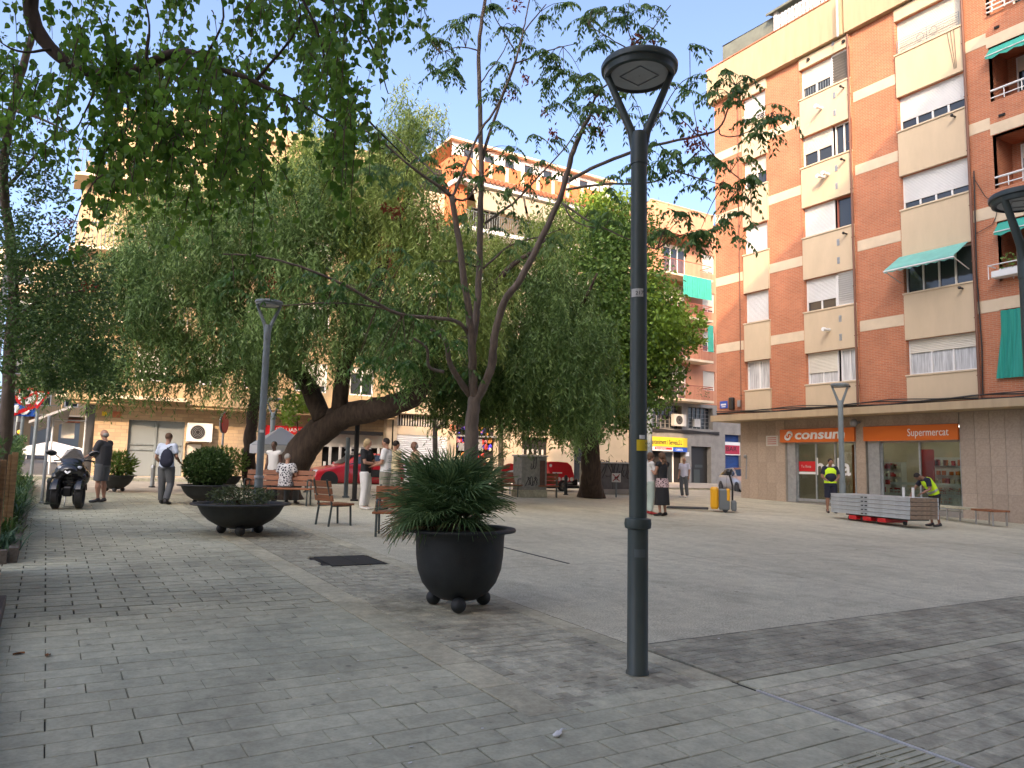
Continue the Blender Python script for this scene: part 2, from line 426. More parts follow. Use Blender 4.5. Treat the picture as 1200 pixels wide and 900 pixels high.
def stone_f(name, c, v):      # joined pieces: tone per face
    a = tuple(q*(1-v) for q in c); b2 = tuple(q*(1+v) for q in c)
    mt = mat(name+'_f', a, .8, col2=b2, attr='rnd', bump=.25, bscale=60, world=True, dirt=.6); M[name+'_f'] = mt; return
    N = mt.node_tree.nodes; L = mt.node_tree.links
    nz = N.new('ShaderNodeTexNoise'); nz.inputs['Scale'].default_value = 1.2; nz.inputs['Detail'].default_value = 8
    mr = N.new('ShaderNodeMapRange'); mr.inputs[1].default_value = .3; mr.inputs[2].default_value = .7; mr.inputs[3].default_value = .72; mr.inputs[4].default_value = 1.25
    L.new(N['Texture Coordinate'].outputs['Object'], nz.inputs['Vector']); L.new(nz.outputs['Fac'], mr.inputs[0])
    hs = N.new('ShaderNodeHueSaturation'); L.new(N['Mix'].outputs[2], hs.inputs['Color']); L.new(mr.outputs[0], hs.inputs['Value'])
    L.new(hs.outputs[0], N['Principled BSDF'].inputs['Base Color']); M[name+'_f'] = mt
stone_f('slab_stone', (.44,.43,.31), .09); stone_f('pale_stone', (.46,.43,.30), .08); stone_f('sett_stone', (.41,.39,.285), .16); stone_f('sett_dark_stone', (.35,.335,.245), .10)

# large slabs, running bond, long side across the walk
items = []
ry = 0.0; row = 0
y = 0.9
while y < 24.0:
    off = 0.0 if row % 2 == 0 else 0.22
    if random.random() < .12: off += .11
    xmax = 2.62 if y > 3.98 else 4.40
    edges = [-1.0]; x = -1.0 + .22 + off
    edges[0] = -1.0
    while x < xmax - .08: edges.append(x); x += .445
    edges.append(xmax)
    for a, b in zip(edges[:-1], edges[1:]):
        if y < 2.65 and b > 2.9: continue
        items.append(((a+b)/2, y+.1, b-a, .2))
    y += .2; row += 1
pave('slab_paving', 'paving_slab', items, M['slab'])
# pale kerb strips
items = []; y = 3.98
while y < 24: items.append((2.78, y+.3, .30, .6)); y += .6
y = 3.98
while y < 24: items.append((4.31, y+.3, .22, .6)); y += .6
pave('pale_strip', 'strip_stone', items, M['slab_pale'])
# setts between the strips
items = []; y = 3.98; row = 0
x0, x1 = 2.935, 4.195
while y < 5.0:                                     # laid along the walk near the lamp
    for c in range(12):
        w = (x1-x0)/12
        oy = .1 if c % 2 else 0
        yy = y + oy
        items.append((x0+w*(c+.5), yy+.1, w, .2))
    y += .2
for c in range(0, 12, 2): items.append((x0+(x1-x0)/12*(c+1.5), 3.98+.05, (x1-x0)/12, .1))
for c in range(0, 12, 2): items.append((x0+(x1-x0)/12*(c+.5), 5.03, (x1-x0)/12, .1))
y = 5.08; row = 0
while y < 23.9:
    off = random.choice([0,.1,.05]); x = x0; first = True
    while x < x1 - .02:
        w = (.21 - off) if first else .21
        first = False
        w = min(w, x1 - x)
        if w > .03 and not (3.30 < x + w/2 < 4.20 and 9.84 < y < 10.74): items.append((x+w/2, y+.052, w, .104))
        x += w
    y += .104; row += 1
for c in range(12): items.append((x0 + (x1-x0)/12*(c+.5), 5.0+.03, .1, .01)) if False else None
pave('sett_paving', 'sett', items, M['sett'], h=.02)
# right hand bands
items = []; x = 4.46; 
while x < 15: items.append((x+.5, 3.865, 1.0, .2)); x += 1.0
pave('band_kerb', 'kerb_stone', items, M['slab_pale' if False else 'slab'])
items = []; y = 3.975; row = 0
while y < 5.06:
    x = 4.46 + (0 if row % 2 else -.1)
    while x < 15:
        a = max(x, 4.46); w = x + .22 - a
        if w > .03: items.append((a+w/2, y+.055, w, .11))
        x += .22
    y += .11; row += 1
pave('dark_sett_paving', 'sett', items, M['sett_dark'], h=.02, jit=.001)
items = []; y = 3.76; row = 0
while y > 0.9:
    x = 4.46 + (0 if row % 2 else -.15)
    while x < 13:
        a = max(x, 4.46); w = x + .3 - a
        if w > .03: items.append((a+w/2, y-.075, w, .15))
        x += .3
    y -= .15; row += 1
pave('crossing_paving', 'paver', items, M['sett'], h=.02)
wl = MB().cbox((4.43, 2.35, -.012), (.022, 2.83, .026)); o = wl.build('edge_strip', M['white_line']); o.rotation_euler = TILT; tag(o, kind='structure')
# tactile paving: tiles with raised bars
par = setting('tactile_paving', (0,0,0), TILT)
tb = MB(); w = .3
tb.box((-w/2+.003,-w/2+.003,-.03),(w/2-.003,w/2-.003,-.004))
for k in range(5):
    xx = -w/2 + .04 + k*.055
    tb.box((xx-.013+.0,-w/2+.02,-.004),(xx+.013,w/2-.02,.003))
tme = tb.mesh('tactile_tile', M['slab'])
for iy in range(6):
    for ix in range(5):
        o = bpy.data.objects.new('tactile_tile', tme); COL.objects.link(o); o.parent = par
        o.location = (4.41-.15-ix*.3, 2.70-.15-iy*.3, 0); o.rotation_euler = (0,0,math.pi/2)
# manhole, drain slot, litter
mh = thing('manhole_cover', 'dark square twin-leaf manhole cover set in the small setts', 'manhole', (3.75, 10.32, gz(3.75,10.32)))
mh.rotation_euler = TILT
for k in (-1, 1): MB().box((-.37 if k<0 else .005,-.42,-.02),(-.005 if k<0 else .37,.42,.006)).build('cover_leaf', M['iron'], mh)
ds = MB().box((-.02,-1.0,-.01),(.02,1.0,.006)); o = ds.build('drain_slot', M['iron'], loc=(6.75,10.2,gz(6.75,10.2))); o.rotation_euler = TILT
tag(o, 'thin dark drain slot in the plaza floor beside the palm planter', 'drain')
for (px, py, s, c, lab) in [(657,861,.06,'white','crumpled white tissue on the slabs in front of the lamp'),]:
    p = on_g(px, py); b = MB()
    pts = [Vector((-.05,-.02,.01)),Vector((-.02,-.01,.02)),Vector((.0,.01,.012)),Vector((.03,.03,.02)),Vector((.07,.05,.008))]
    b.tube(pts, [.018,.022,.01,.006,.004], 6, flat=.5); b.ell((-.045,-.02,.012),(.022,.02,.012),8,6)
    tag(b.build('tissue', M['white'], loc=p, smooth=True), lab, 'litter')
lit = MB()
for k in range(150):
    x = random.uniform(0, 8); yy = random.uniform(3.5, 14); z = gz(x, yy)+.004; s = random.uniform(.006,.016); a = random.uniform(0,6)
    lit.add([(x+s*math.cos(a+t), yy+s*math.sin(a+t)*.7, z+.003*(t>2)) for t in (0,1.6,3.1,4.7)], [(0,1,2,3)])
tag(lit.build('litter_bits', mat('litter_white', (.6,.58,.55), .8)), kind='stuff')
M['dry_leaf'] = mat('dry_leaf', (.28,.11,.03), .8, var=.4, scale=30)
for i, (px, py, lab) in enumerate([(22,767,'curled brown dead leaf, left one of two near the timber edging'),(56,769,'curled brown dead leaf, right one of two near the timber edging')]):
    p = on_g(px, py); b = MB(); n = 5
    for k in range(n):
        t = k/(n-1); w = .018*math.sin(math.pi*(.1+.8*t)); x = (t-.5)*.08
        b.v += [(x,-w,.012+.01*math.sin(t*5)),(x,0,.004),(x,w,.014)]
    for k in range(n-1):
        a = k*3; b.f += [(a,a+1,a+4,a+3),(a+1,a+2,a+5,a+4)]
    o = b.build('dead_leaf', M['dry_leaf'], loc=p); o.rotation_euler = (0,0,.4+i); tag(o, lab, 'leaf')

# saw-cut joints across the plaza floor
jb = MB()
for yj in (9.1, 13.6, 18.2, 23.0, 27.6):
    jb.quad(*[(x, y, gz(x,y)+.0015) for x, y in ((4.5,yj-.006),(39,yj-.006),(39,yj+.006),(4.5,yj+.006))])
for xj in (9.4, 14.6, 19.8, 25.0):
    jb.quad(*[(x, y, gz(x,y)+.0025) for x, y in ((xj-.006,5.1),(xj+.006,5.1),(xj+.006,30.4),(xj-.006,30.4))])
tag(jb.build('floor_joints', mat('floor_joint_dirt', (.17,.155,.125), .95)), kind='structure')  # one even dark tone along the joint lines
# ================================================================== BUILDINGS
M['brick'] = brick_mat('red_brick', (.48,.170,.078), (.40,.130,.060), (.43,.25,.16))
M['beige'] = mat('beige_render', (.52,.41,.275), .85, col2=(.585,.46,.31), scale=1.4, bump=.12, bscale=50, stretch=(1.5,1.5,.5), detail=7)
M['beige_band'] = mat('beige_band_render', (.62,.50,.35), .85, var=.08, scale=2)
M['fascia'] = mat('fascia_render', (.41,.31,.19), .8, var=.10, scale=2, bump=.1, stretch=(2,2,.3), detail=7)
M['cladding'] = mat('granite_cladding', (.43,.345,.265), .6, col2=(.31,.245,.19), scale=14, bump=.1, bscale=80, rnd=.09, detail=8)
M['pink'] = mat('salmon_render', (.50,.235,.135), .85, var=.14, scale=.8, bump=.1, stretch=(1,1,.4))
M['tarp'] = mat('grey_green_tarp', (.13,.145,.12), .9, var=.2, scale=2)
M['concrete'] = mat('grey_concrete', (.24,.225,.20), .85, var=.18, scale=1.5, bump=.2)
M['pipe'] = mat('brown_downpipe', (.17,.075,.045), .6)
M['stonebrick'] = brick_mat('stone_block_wall', (.52,.39,.24), (.40,.29,.18), (.34,.26,.18), bw=.42, bh=.15, ms=.012, axes='X', bump=.6)
M['cream'] = mat('cream_render', (.52,.42,.29), .85, var=.10, scale=1, bump=.1)
M['golden'] = mat('ochre_render', (.40,.285,.155), .85, var=.10, scale=1, bump=.1)
M['orange_wall'] = mat('orange_wall', (.56,.16,.06), .85, var=.12, scale=1)
M['tile'] = mat('clay_tile', (.42,.15,.08), .8, var=.25, scale=6)
M['awn_cream'] = mat('cream_awning', (.60,.53,.38), .8, var=.12, scale=6, stretch=(8,1,.2))
M['rust'] = mat('rust_red_paint', (.33,.10,.06), .6)
M['blue_door'] = mat('blue_shutter', (.012,.045,.17), .45, var=.2, scale=1)

class Bld:
    def __init__(s, name, label, cat, loc, group=None, kind=None):
        s.loc = Vector(loc); s.t = thing(name, label, cat, loc, 0, group)
    def part(s, name, mb, m, parent=None, smooth=False):
        mb.shift(-s.loc); return mb.build(name, m, parent or s.t, smooth)
def fx(X): return lambda u, z, d: Vector((X - d, u, z))        # facade that looks to -X
def fy(Y): return lambda u, z, d: Vector((u, Y - d, z))        # facade that looks to -Y
def fbox(mb, fn, u0, u1, z0, z1, d0, d1):
    a, b = fn(u0, z0, d0), fn(u1, z1, d1)
    return mb.box((min(a.x,b.x),min(a.y,b.y),min(a.z,b.z)), (max(a.x,b.x),max(a.y,b.y),max(a.z,b.z)))
def wall(mb, fn, u0, u1, z0, z1, holes, depth=.22, back=True):
    us = sorted({u0, u1, *[h[0] for h in holes], *[h[1] for h in holes]}); zs = sorted({z0, z1, *[h[2] for h in holes], *[h[3] for h in holes]})
    us = [u for u in us if u0 <= u <= u1]; zs = [z for z in zs if z0 <= z <= z1]
    for i in range(len(us)-1):
        for j in range(len(zs)-1):
            cu, cz = (us[i]+us[i+1])/2, (zs[j]+zs[j+1])/2
            if any(h[0] < cu < h[1] and h[2] < cz < h[3] for h in holes): continue
            mb.quad(fn(us[i],zs[j],0), fn(us[i],zs[j+1],0), fn(us[i+1],zs[j+1],0), fn(us[i+1],zs[j],0))
    for a, b, c, d in [h[:4] for h in holes]:
        mb.quad(fn(a,c,0), fn(a,c,-depth), fn(a,d,-depth), fn(a,d,0)); mb.quad(fn(b,c,0), fn(b,d,0), fn(b,d,-depth), fn(b,c,-depth))
        mb.quad(fn(a,c,0), fn(b,c,0), fn(b,c,-depth), fn(a,c,-depth)); mb.quad(fn(a,d,0), fn(a,d,-depth), fn(b,d,-depth), fn(b,d,0))
    return mb
def slats(mb, fn, u0, u1, z0, z1, d, pitch=.055, thick=.012):
    n = max(1, int((z1-z0)/pitch)); h = (z1-z0)/n
    for k in range(n):
        z = z0 + k*h
        mb.quad(fn(u0,z+.004,d), fn(u0,z+h*.5,d+thick), fn(u1,z+h*.5,d+thick), fn(u1,z+.004,d))
        mb.quad(fn(u0,z+h*.5,d+thick), fn(u0,z+h,d), fn(u1,z+h,d), fn(u1,z+h*.5,d+thick))
        mb.quad(fn(u0,z,d-.006), fn(u0,z+.004,d), fn(u1,z+.004,d), fn(u1,z,d-.006))
    return mb
def window(B, fn, u0, u1, z0, z1, dep=.16, shut=0.0, panes=2, curtain=False, sm='shutter', fm='white', fw=.05, lintel=True, dark=True, blades=None, split=None):
    """frame (part) > pane, shutter, curtain (sub-parts)"""
    f = MB(); d = -dep
    for a, b, c, e in ((u0,u1,z0,z0+fw),(u0,u1,z1-fw,z1),(u0,u0+fw,z0+fw,z1-fw),(u1-fw,u1,z0+fw,z1-fw)): fbox(f, fn, a, b, c, e, d, d+.06)
    zs = z1 - fw - shut*(z1-z0-2*fw)
    us = np.linspace(u0+fw, u1-fw, panes+1)
    for k in range(1, panes): fbox(f, fn, us[k]-.03, us[k]+.03, z0+fw, z1-fw, d+.002, d+.05)
    fr = B.part('window', f, M[fm])
    if shut < .97:
        for k in range(panes):
            a = us[k] + (.03 if k else 0); b = us[k+1] - (.03 if k < panes-1 else 0)
            g = MB(); fbox(g, fn, a, b, z0+fw, zs, d-.012, d+.012 if False else d+.004)
            B.part('pane', g, M['glass'] if not curtain else M['curtain_glass'], fr)
            if not curtain and dark is False: pass
    if shut > .02:
        g = MB(); slats(g, fn, u0+fw*.6, u1-fw*.6, zs, z1-fw*.4, d+.052); B.part('shutter', g, M[sm], fr)
    return fr
M['curtain_glass'] = mat('curtained_glass', (.50,.51,.51), .25, var=.35, scale=5, stretch=(4,4,.25), spec=.6)

# ------------------------------------------------ brick block with the supermarket
RB = Bld('apartment_block', 'tall red brick and beige apartment block with an orange fronted supermarket on its ground floor', 'building', (27.0, 15.0, gz(27,15)))
f27 = fx(27.0)
fl = [(5.24,6.54),(8.32,9.71),(11.55,12.86),(14.66,16.02),(17.76,19.12)]
cols = [(23.30,21.95),(20.08,17.74),(15.72,13.30)]
holes = []
for (a, b) in cols:
    for z0, z1 in fl: holes.append((b, a, z0, z1))
lg = [(9.7,12.44,4.85,7.15),(9.7,12.44,8.15,10.2),(9.7,12.44,11.38,13.28),(9.7,12.44,14.5,16.47),(9.7,12.44,17.66,19.6)]
holes += lg
for (a, b) in ((9.1,6.8),(5.9,3.6)):
    for z0, z1 in fl: holes.append((b, a, z0, z1))
w = MB(); wall(w, f27, 2.0, 25.08, 4.14, 19.66, holes, .24)
w.quad((27,25.08,4.14),(27,25.08,19.66),(40,25.08,19.66),(40,25.08,4.14)); w.quad((27,2,4.14),(40,2,4.14),(40,2,19.66),(27,2,19.66))
RB.part('brick_wall', w, M['brick'])
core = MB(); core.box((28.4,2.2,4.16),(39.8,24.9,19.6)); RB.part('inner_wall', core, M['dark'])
# projecting beige spandrel panels, one object each
for ci, (a, b) in enumerate(cols + [(9.1,6.8),(5.9,3.6)]):
    prev = 4.19
    tops = [z0-.0 for z0, z1 in fl]; starts = [4.19] + [z1 for z0, z1 in fl]
    for k in range(6):
        zb = starts[k]; zt = tops[k] if k < 5 else 19.66
        if zt - zb < .2: continue
        s = MB(); fbox(s, f27, b-.05, a+.02, zb+.01, zt-.06, .002, .09)
        RB.part('spandrel_panel', s, M['beige'])
        if k < 5:
            s = MB(); fbox(s, f27, b-.07, a+.05, zt-.058, zt-.004, -.10, .13); RB.part('window_sill', s, M['beige_band'])
# beige bands across the brick piers
piers = [(23.42,25.08),(20.16,21.90),(15.80,17.60),(11.4 if False else 12.50,13.20)]
for (a, b) in piers:
    for zc in (7.35,10.60,13.75,16.85):
        s = MB(); fbox(s, f27, a, b, zc-.21, zc+.21, .001, .014); RB.part('beige_band', s, M['beige_band'])
for zc in (7.37,10.42,13.5,16.68):
    s = MB(); fbox(s, f27, 9.2, 12.50, zc-.20, zc+.20, .001, .014); RB.part('beige_band', s, M['beige_band'])
# shallow pilaster returns and downpipes
for u in (23.36, 21.93, 20.12, 17.66, 15.76, 13.24):
    s = MB(); fbox(s, f27, u-.025, u+.025, 4.2, 19.6, .001, .05); RB.part('pilaster_edge', s, M['brick'])
for u, mm, r in ((17.70,'pipe',.045),(13.18,'pipe',.05),(23.5,'pipe',.02)):
    s = MB(); s.tube([f27(u,4.2,.14), f27(u,12,.14), f27(u,19.6 if u > 13.5 else 21.2,.14)], r, 8)
    for k in range(8): s.tube([f27(u-.07,5+k*2,.14), f27(u+.07,5+k*2,.14)], .02, 6)
    RB.part('downpipe', s, M[mm], smooth=True)
s = MB(); s.tube([f27(17.82,19.4,.6), f27(17.82,21.2,.6)], .05, 8); RB.part('downpipe', s, M['galv'])
# windows ------------------------------------------------------------
def ww(c, k, **kw):
    a, b = cols[c]; z0, z1 = fl[k]; kw.setdefault('dep', .17)
    u0, u1 = kw.pop('u0', b), kw.pop('u1', a)
    return window(RB, f27, u0, u1, z0, z1, **kw)
ww(0,0,shut=0,curtain=True,panes=2); ww(0,1,shut=1,sm='shutter_w'); ww(0,2,shut=1,sm='shutter_w'); ww(0,3,shut=.52,sm='shutter'); ww(0,4,shut=.75,sm='shutter_w')
mid = 18.66
for k, (sa, sb) in enumerate([(.66,0),(.72,None),(1,0),(.55,0),(.62,None)]):
    ww(1,k,u0=mid,u1=20.08,shut=sa,panes=2,sm='shutter_w' if k in (1,2) else 'shutter', curtain=(k==0))
    if sb is not None: ww(1,k,u0=17.74,u1=mid-.12,shut=0,panes=2 if k!=2 else 1,curtain=(k==0), fm='white' if k != 2 else 'rust')
    else:
        f = MB(); z0, z1 = fl[k]
        for a, b, c, e in ((17.74,mid-.06,z0,z0+.06),(17.74,mid-.06,z1-.06,z1),(17.74,17.80,z0,z1),(mid-.12,mid-.06,z0,z1)): fbox(f, f27, a, b, c, e, -.1, -.04)
        fr = RB.part('window', f, M['white'])
        n = 14 if k == 1 else 10
        for q in range(n):
            zz = z0+.08+q*(z1-z0-.14)/n; s = MB()
            p = [f27(17.80,zz,-.11), f27(mid-.12,zz,-.11), f27(mid-.12,zz+.085,-.03), f27(17.80,zz+.085,-.03)]
            s.add(p + [v+Vector((.008,0,.012)) for v in p], [(0,1,2,3),(7,6,5,4),(0,4,5,1),(2,6,7,3)])
            RB.part('louvre', s, M['shutter_w'] if k == 1 else M['grey_louvre'] if 'grey_louvre' in M else M['concrete'], fr)
ww(2,0,shut=.37,panes=3,curtain=True); ww(2,1,shut=0,panes=4); ww(2,2,shut=.80,panes=4,sm='shutter_w'); ww(2,3,shut=.72,panes=4,sm='shutter_w'); ww(2,4,shut=.93,panes=2,sm='shutter')
for (a, b) in ((9.1,6.8),(5.9,3.6)):
    for z0, z1 in fl: window(RB, f27, b, a, z0, z1, shut=random.choice([.3,.6,1]), panes=3)
# small wrought railings on some sills
def grille(u0, u1, z0, z1, m, d=.05, n=6, horiz=True):
    s = MB()
    if horiz:
        for k in range(n+1): zz = z0+(z1-z0)*k/n; s.tube([f27(u0,zz,d), f27(u1,zz,d)], .009, 5)
    for u in np.linspace(u0, u1, max(2,int((u1-u0)/(.9 if horiz else .12))+1)): s.tube([f27(u,z0,d), f27(u,z1,d)], .011, 5)
    if horiz:
        c = (u0+u1)/2
        for q in (-.25,.25): s.tube([f27(c+q+.14*math.cos(t), (z0+z1)/2+.16*math.sin(t), d) for t in np.linspace(0,6.28,13)], .009, 5)
    return RB.part('window_railing', s, M[m])
grille(13.35,15.68,17.78,18.32,'pole_grey'); grille(22.0,23.26,17.78,18.28,'offwhite'); grille(18.7,20.04,17.78,18.15,'pole_grey',horiz=False)
# green awning over the second floor window
aw = MB(); uu = np.linspace(13.35, 15.85, 17); prof = []
top = lambda u: f27(u, 9.74, .10); low = lambda u: f27(u, 9.08, 1.10)
for i in range(16):
    u, v = uu[i], uu[i+1]
    aw.quad(top(u), top(v), low(v), low(u)); aw.quad(top(u)-Vector((0,0,.02)), low(u)-Vector((0,0,.02)), low(v)-Vector((0,0,.02)), top(v)-Vector((0,0,.02)))
    e = .10 if i % 2 else .14; e2 = .14 if i % 2 else .10
    aw.quad(low(u), low(v), low(v)-Vector((0,0,e2)), low(u)-Vector((0,0,e)))
awo = RB.part('awning', aw, M['green_pale'])
s = MB(); s.tube([f27(13.32,9.02,1.11), f27(15.88,9.02,1.11)], .03, 6)
for u in (13.36,15.84): s.tube([f27(u,9.02,1.1), f27(u,8.75,.1)], .018, 6)
RB.part('awning_arm', s, M['white'], awo)
# loggias on the right
for k, (a, b, z0, z1) in enumerate(lg):
    r = MB(); D = 1.3
    r.quad(f27(a,z0,-D), f27(b,z0,-D), f27(b,z1,-D), f27(a,z1,-D)); r.quad(f27(a,z0,0), f27(b,z0,0), f27(b,z0,-D), f27(a,z0,-D))
    r.quad(f27(a,z1,0), f27(a,z1,-D), f27(b,z1,-D), f27(b,z1,0)); r.quad(f27(a,z0,0), f27(a,z0,-D), f27(a,z1,-D), f27(a,z1,0)); r.quad(f27(b,z0,0), f27(b,z1,0), f27(b,z1,-D), f27(b,z0,-D))
    RB.part('loggia', r, M['brick'])
    window(RB, f27, a+1.1, b-.35, z0+.1, z1-.15, dep=1.22, shut=.3, panes=2)
    if k in (1,2,3):
        s = MB(); s.tube([f27(a,z0+.38,.02), f27(b-.02,z0+.38,.02)], .04, 8); s.tube([f27(a,z0+.12,.02), f27(b-.02,z0+.12,.02)], .022, 6)
        for u in np.arange(a+.1, b, .55): s.tube([f27(u,z0,.02), f27(u,z0+.36,.02)], .018, 6)
        RB.part('loggia_railing', s, M['white'])
    if k in (1,3):
        s = MB(); n = 12; ul = np.linspace(a-.05, b-.02, n+1); zt = z1-.02; zl = z1-.42
        for i in range(n):
            u, v = ul[i], ul[i+1]; h1 = .09+.07*(i%2); h2 = .09+.07*((i+1)%2)
            s.quad(f27(u,zt,-.05), f27(v,zt,-.05), f27(v,zl,.30), f27(u,zl,.30)); s.quad(f27(u,zl,.30), f27(v,zl,.30), f27(v,zl-h2,.31), f27(u,zl-h1,.31))
        o = RB.part('awning', s, M['green_awn'])
        s = MB(); s.tube([f27(a-.05,zl,.31), f27(b-.02,zl,.31)], .022, 6); RB.part('awning_rail', s, M['white'], o)
    if k == 0:
        s = MB(); n = 60; ul = np.linspace(a, b+.02, n+1)
        def cz(u, t): return f27(u - .0 + .28*max(0,(t-.35))*(1 if u > b-.5 else 0), z1-.02-(z1-z0-.0)*t, .03+.045*math.sin(u*26)+.12*t)
        for i in range(n):
            for j in range(6):
                t, t2 = j/6, (j+1)/6; s.quad(cz(ul[i],t), cz(ul[i+1],t), cz(ul[i+1],t2), cz(ul[i],t2))
        RB.part('balcony_curtain', s, mat('green_balcony_curtain', (.012,.22,.17), .8, col2=(.03,.33,.26), scale=1, stretch=(1,18,.02)))
    if k == 4:
        s = MB()
        for zz in (.05,.22,.38): s.tube([f27(a,z0+zz,.12), f27(b-.05,z0+zz,.12)], .03, 6)
        for u in np.arange(a+.1, b, .4): s.tube([f27(u,z0,.12), f27(u,z0+.4,.12)], .02, 6)
        RB.part('loggia_railing', s, M['white'])
# planter box with a plant on the second loggia
s = MB(); s.rbox((26.55,11.4,8.20),(26.93,12.50,8.42),.02); s.tube([(26.5,12.55,8.15),(26.5,12.55,8.62),(26.5,11.3,8.62)], .02, 6); s.tube([(26.5,12.55,8.62),(27,12.55,8.62)], .02, 6); RB.part('balcony_box', s, M['white'])
s = MB()
for k in range(60):
    c = Vector((26.75+random.uniform(-.12,.12), 12.05+random.uniform(-.22,.22), 8.45+random.uniform(0,.5))); d = Vector((random.uniform(-1,1),random.uniform(-1,1),random.uniform(-.3,1))).normalized()*.1; e = d.orthogonal().normalized()*.035
    s.quad(c, c+d*.5+e, c+d, c+d*.5-e)
RB.part('balcony_plant', s, mat('balcony_plant', (.12,.22,.04), .6, var=.4, scale=12))
s = MB(); s.ell((28.2,11.9,12.75),(.05,.16,.16),14,8); RB.part('wall_plate', s, M['yellow'], smooth=True)
# cornice and roof terrace
s = MB(); s.box((26.72,17.86,19.66),(28.4,25.32,21.42)); s.box((28.4,24.9,19.66),(39,25.32,21.42)); RB.part('parapet', s, M['fascia'])
s = MB(); s.box((26.75,2.0,19.665),(28.4,17.78,21.415)); RB.part('parapet', s, M['fascia'])
s = MB(); s.box((26.68,2.0,21.42),(28.45,25.36,21.47)); RB.part('parapet_coping', s, M['tile'])
s = MB(); s.box((26.9,2.2,19.7),(39.5,25.0,19.8)); RB.part('roof', s, M['concrete'])
s = MB(); P0 = [(27.3,21.6),(27.3,24.9)]
s.box((27.25,21.6,21.47),(27.30,24.75,22.6)); s.add([(27.25,24.75,21.47),(27.25,24.75,22.6),(31,25.0,22.4),(31,25.0,21.47)], [(0,1,2,3),(3,2,1,0)])
s.add([(27.22,21.6,22.55),(27.22,24.78,22.66),(30,24.78,22.9),(30,21.6,22.9)], [(0,1,2,3),(3,2,1,0)]); RB.part('roof_tarpaulin', s, M['tarp'])
s = MB()
for zz in (21.58,21.95,22.32): s.box((27.1,14,zz),(27.16,21.45,zz+.09))
for u in np.arange(14, 21.4, .19): s.box((27.09,u,21.5),(27.17,u+.10,22.45))
for u in (21.4,19.3,17.2,15.1): s.box((27.05,u-.09,21.47),(27.21,u+.09,22.62))
RB.part('roof_railing', s, M['white'])
s = MB(); s.add([(26.9,14,22.62),(26.9,21.8,22.62),(30,21.8,23.3),(30,14,23.3)], [(0,1,2,3),(3,2,1,0)]); s.box((26.88,14,22.56),(26.94,21.8,22.66)); RB.part('roof_canopy', s, M['tarp'])
# fittings on the facade: vents, plaques, cables
for (u, z) in ((19.0,16.95),(19.0,13.9),(18.9,7.4),(18.75,13.95)):
    s = MB(); s.tube([f27(u,z,.08), f27(u+.02,z-.02,.42)], .06, 8); s.tube([f27(u,z-.02,.40), f27(u,z-.02,.52)], .085, 8); RB.part('flue', s, M['white'], smooth=True)
for (u, z) in ((17.95,17.4),(18.0,14.3),(18.0,11.2),(13.6,14.4),(13.6,8.1),(18.05,5.0)):
    s = MB(); s.tube([f27(u,z,.08), f27(u,z,.30)], .035, 6); s.ell(f27(u,z,.32), .06, 8, 6); RB.part('spotlight', s, M['black'])
for k in range(5):
    for dz in (0,.95):
        s = MB(); fbox(s, f27, 18.34, 18.46, fl[k][1]+.35+dz*.8, fl[k][1]+.62+dz*.8, .091, .10)
        for q in range(3): fbox(s, f27, 18.35, 18.45, fl[k][1]+.38+dz*.8+q*.08, fl[k][1]+.42+dz*.8+q*.08, .10, .112)
        RB.part('vent_grille', s, M['galv'])
for u in (17.9,19.6):
    s = MB(); s.tube([f27(u,19.4,.08), f27(u,19.4,.14)], .08, 10); RB.part('vent_hole', s, M['dark'])
s = MB(); fbox(s, f27, 24.42, 24.86, 4.48, 4.82, .0, .04); pq = RB.part('street_plaque', s, M['blue'])
s = MB(); fbox(s, f27, 24.48, 24.80, 4.62, 4.70, .041, .045); fbox(s, f27, 24.52, 24.76, 4.54, 4.58, .041, .045); RB.part('plaque_print', s, M['white'], pq)
s = MB(); s.rbox((26.78,23.95,4.38),(27.0,24.22,4.95),.05); RB.part('alarm_box', s, M['black'])
s = MB(); fbox(s, f27, 23.6, 23.75, 4.5, 4.8, .0, .12); RB.part('junction_box', s, M['grey_mid'])
s = MB()
for q, r in ((0,.035),(.06,.028),(-.05,.022),(.1,.02)):
    pts = [f27(u, 4.235+q+.035*math.sin(u*1.4+q*40)-.03*abs(math.sin(u*.9+q*9)), .13+q*.5) for u in np.arange(2.2, 25.1, .35)]; s.tube(pts, r, 6)
RB.part('cable_bundle', s, M['rock_cable'], smooth=True)
s = MB(); s.tube([f27(13.1,4.3,.1), f27(13.06,6,.1), f27(13.12,8.6,.1), f27(13.05,12.2,.1)], .025, 6); RB.part('cable', s, M['rock_cable']); s = MB(); s.tube([f27(13.1,12.0,.08)]+[f27(12.75-.35*math.sin(t), 11.2-.9*t/2.2*1.0, .06) for t in np.linspace(0,2.6,10)]+[f27(13.1,9.95,.08)], .012, 5); RB.part('cable', s, M['rock_cable']); s = MB()
for q in range(3): s = MB(); s.tube([f27(13.75-.12*q,17.7,.11), f27(13.55-.04*q,16.2,.11)], .008, 4); RB.part('cable', s, M['rock_cable'])
s = MB(); fbox(s, f27, 12.05, 12.2, 17.05, 17.13, .0, .05); fbox(s, f27, 12.0, 12.2, 13.85, 13.93, .0, .05); RB.part('vent_hole', s, M['dark'])
# canopy slab over the shops
s = MB(); s.box((26.62,2.0,3.86),(28.6,25.14,4.14)); RB.part('canopy_slab', s, M['fascia'])
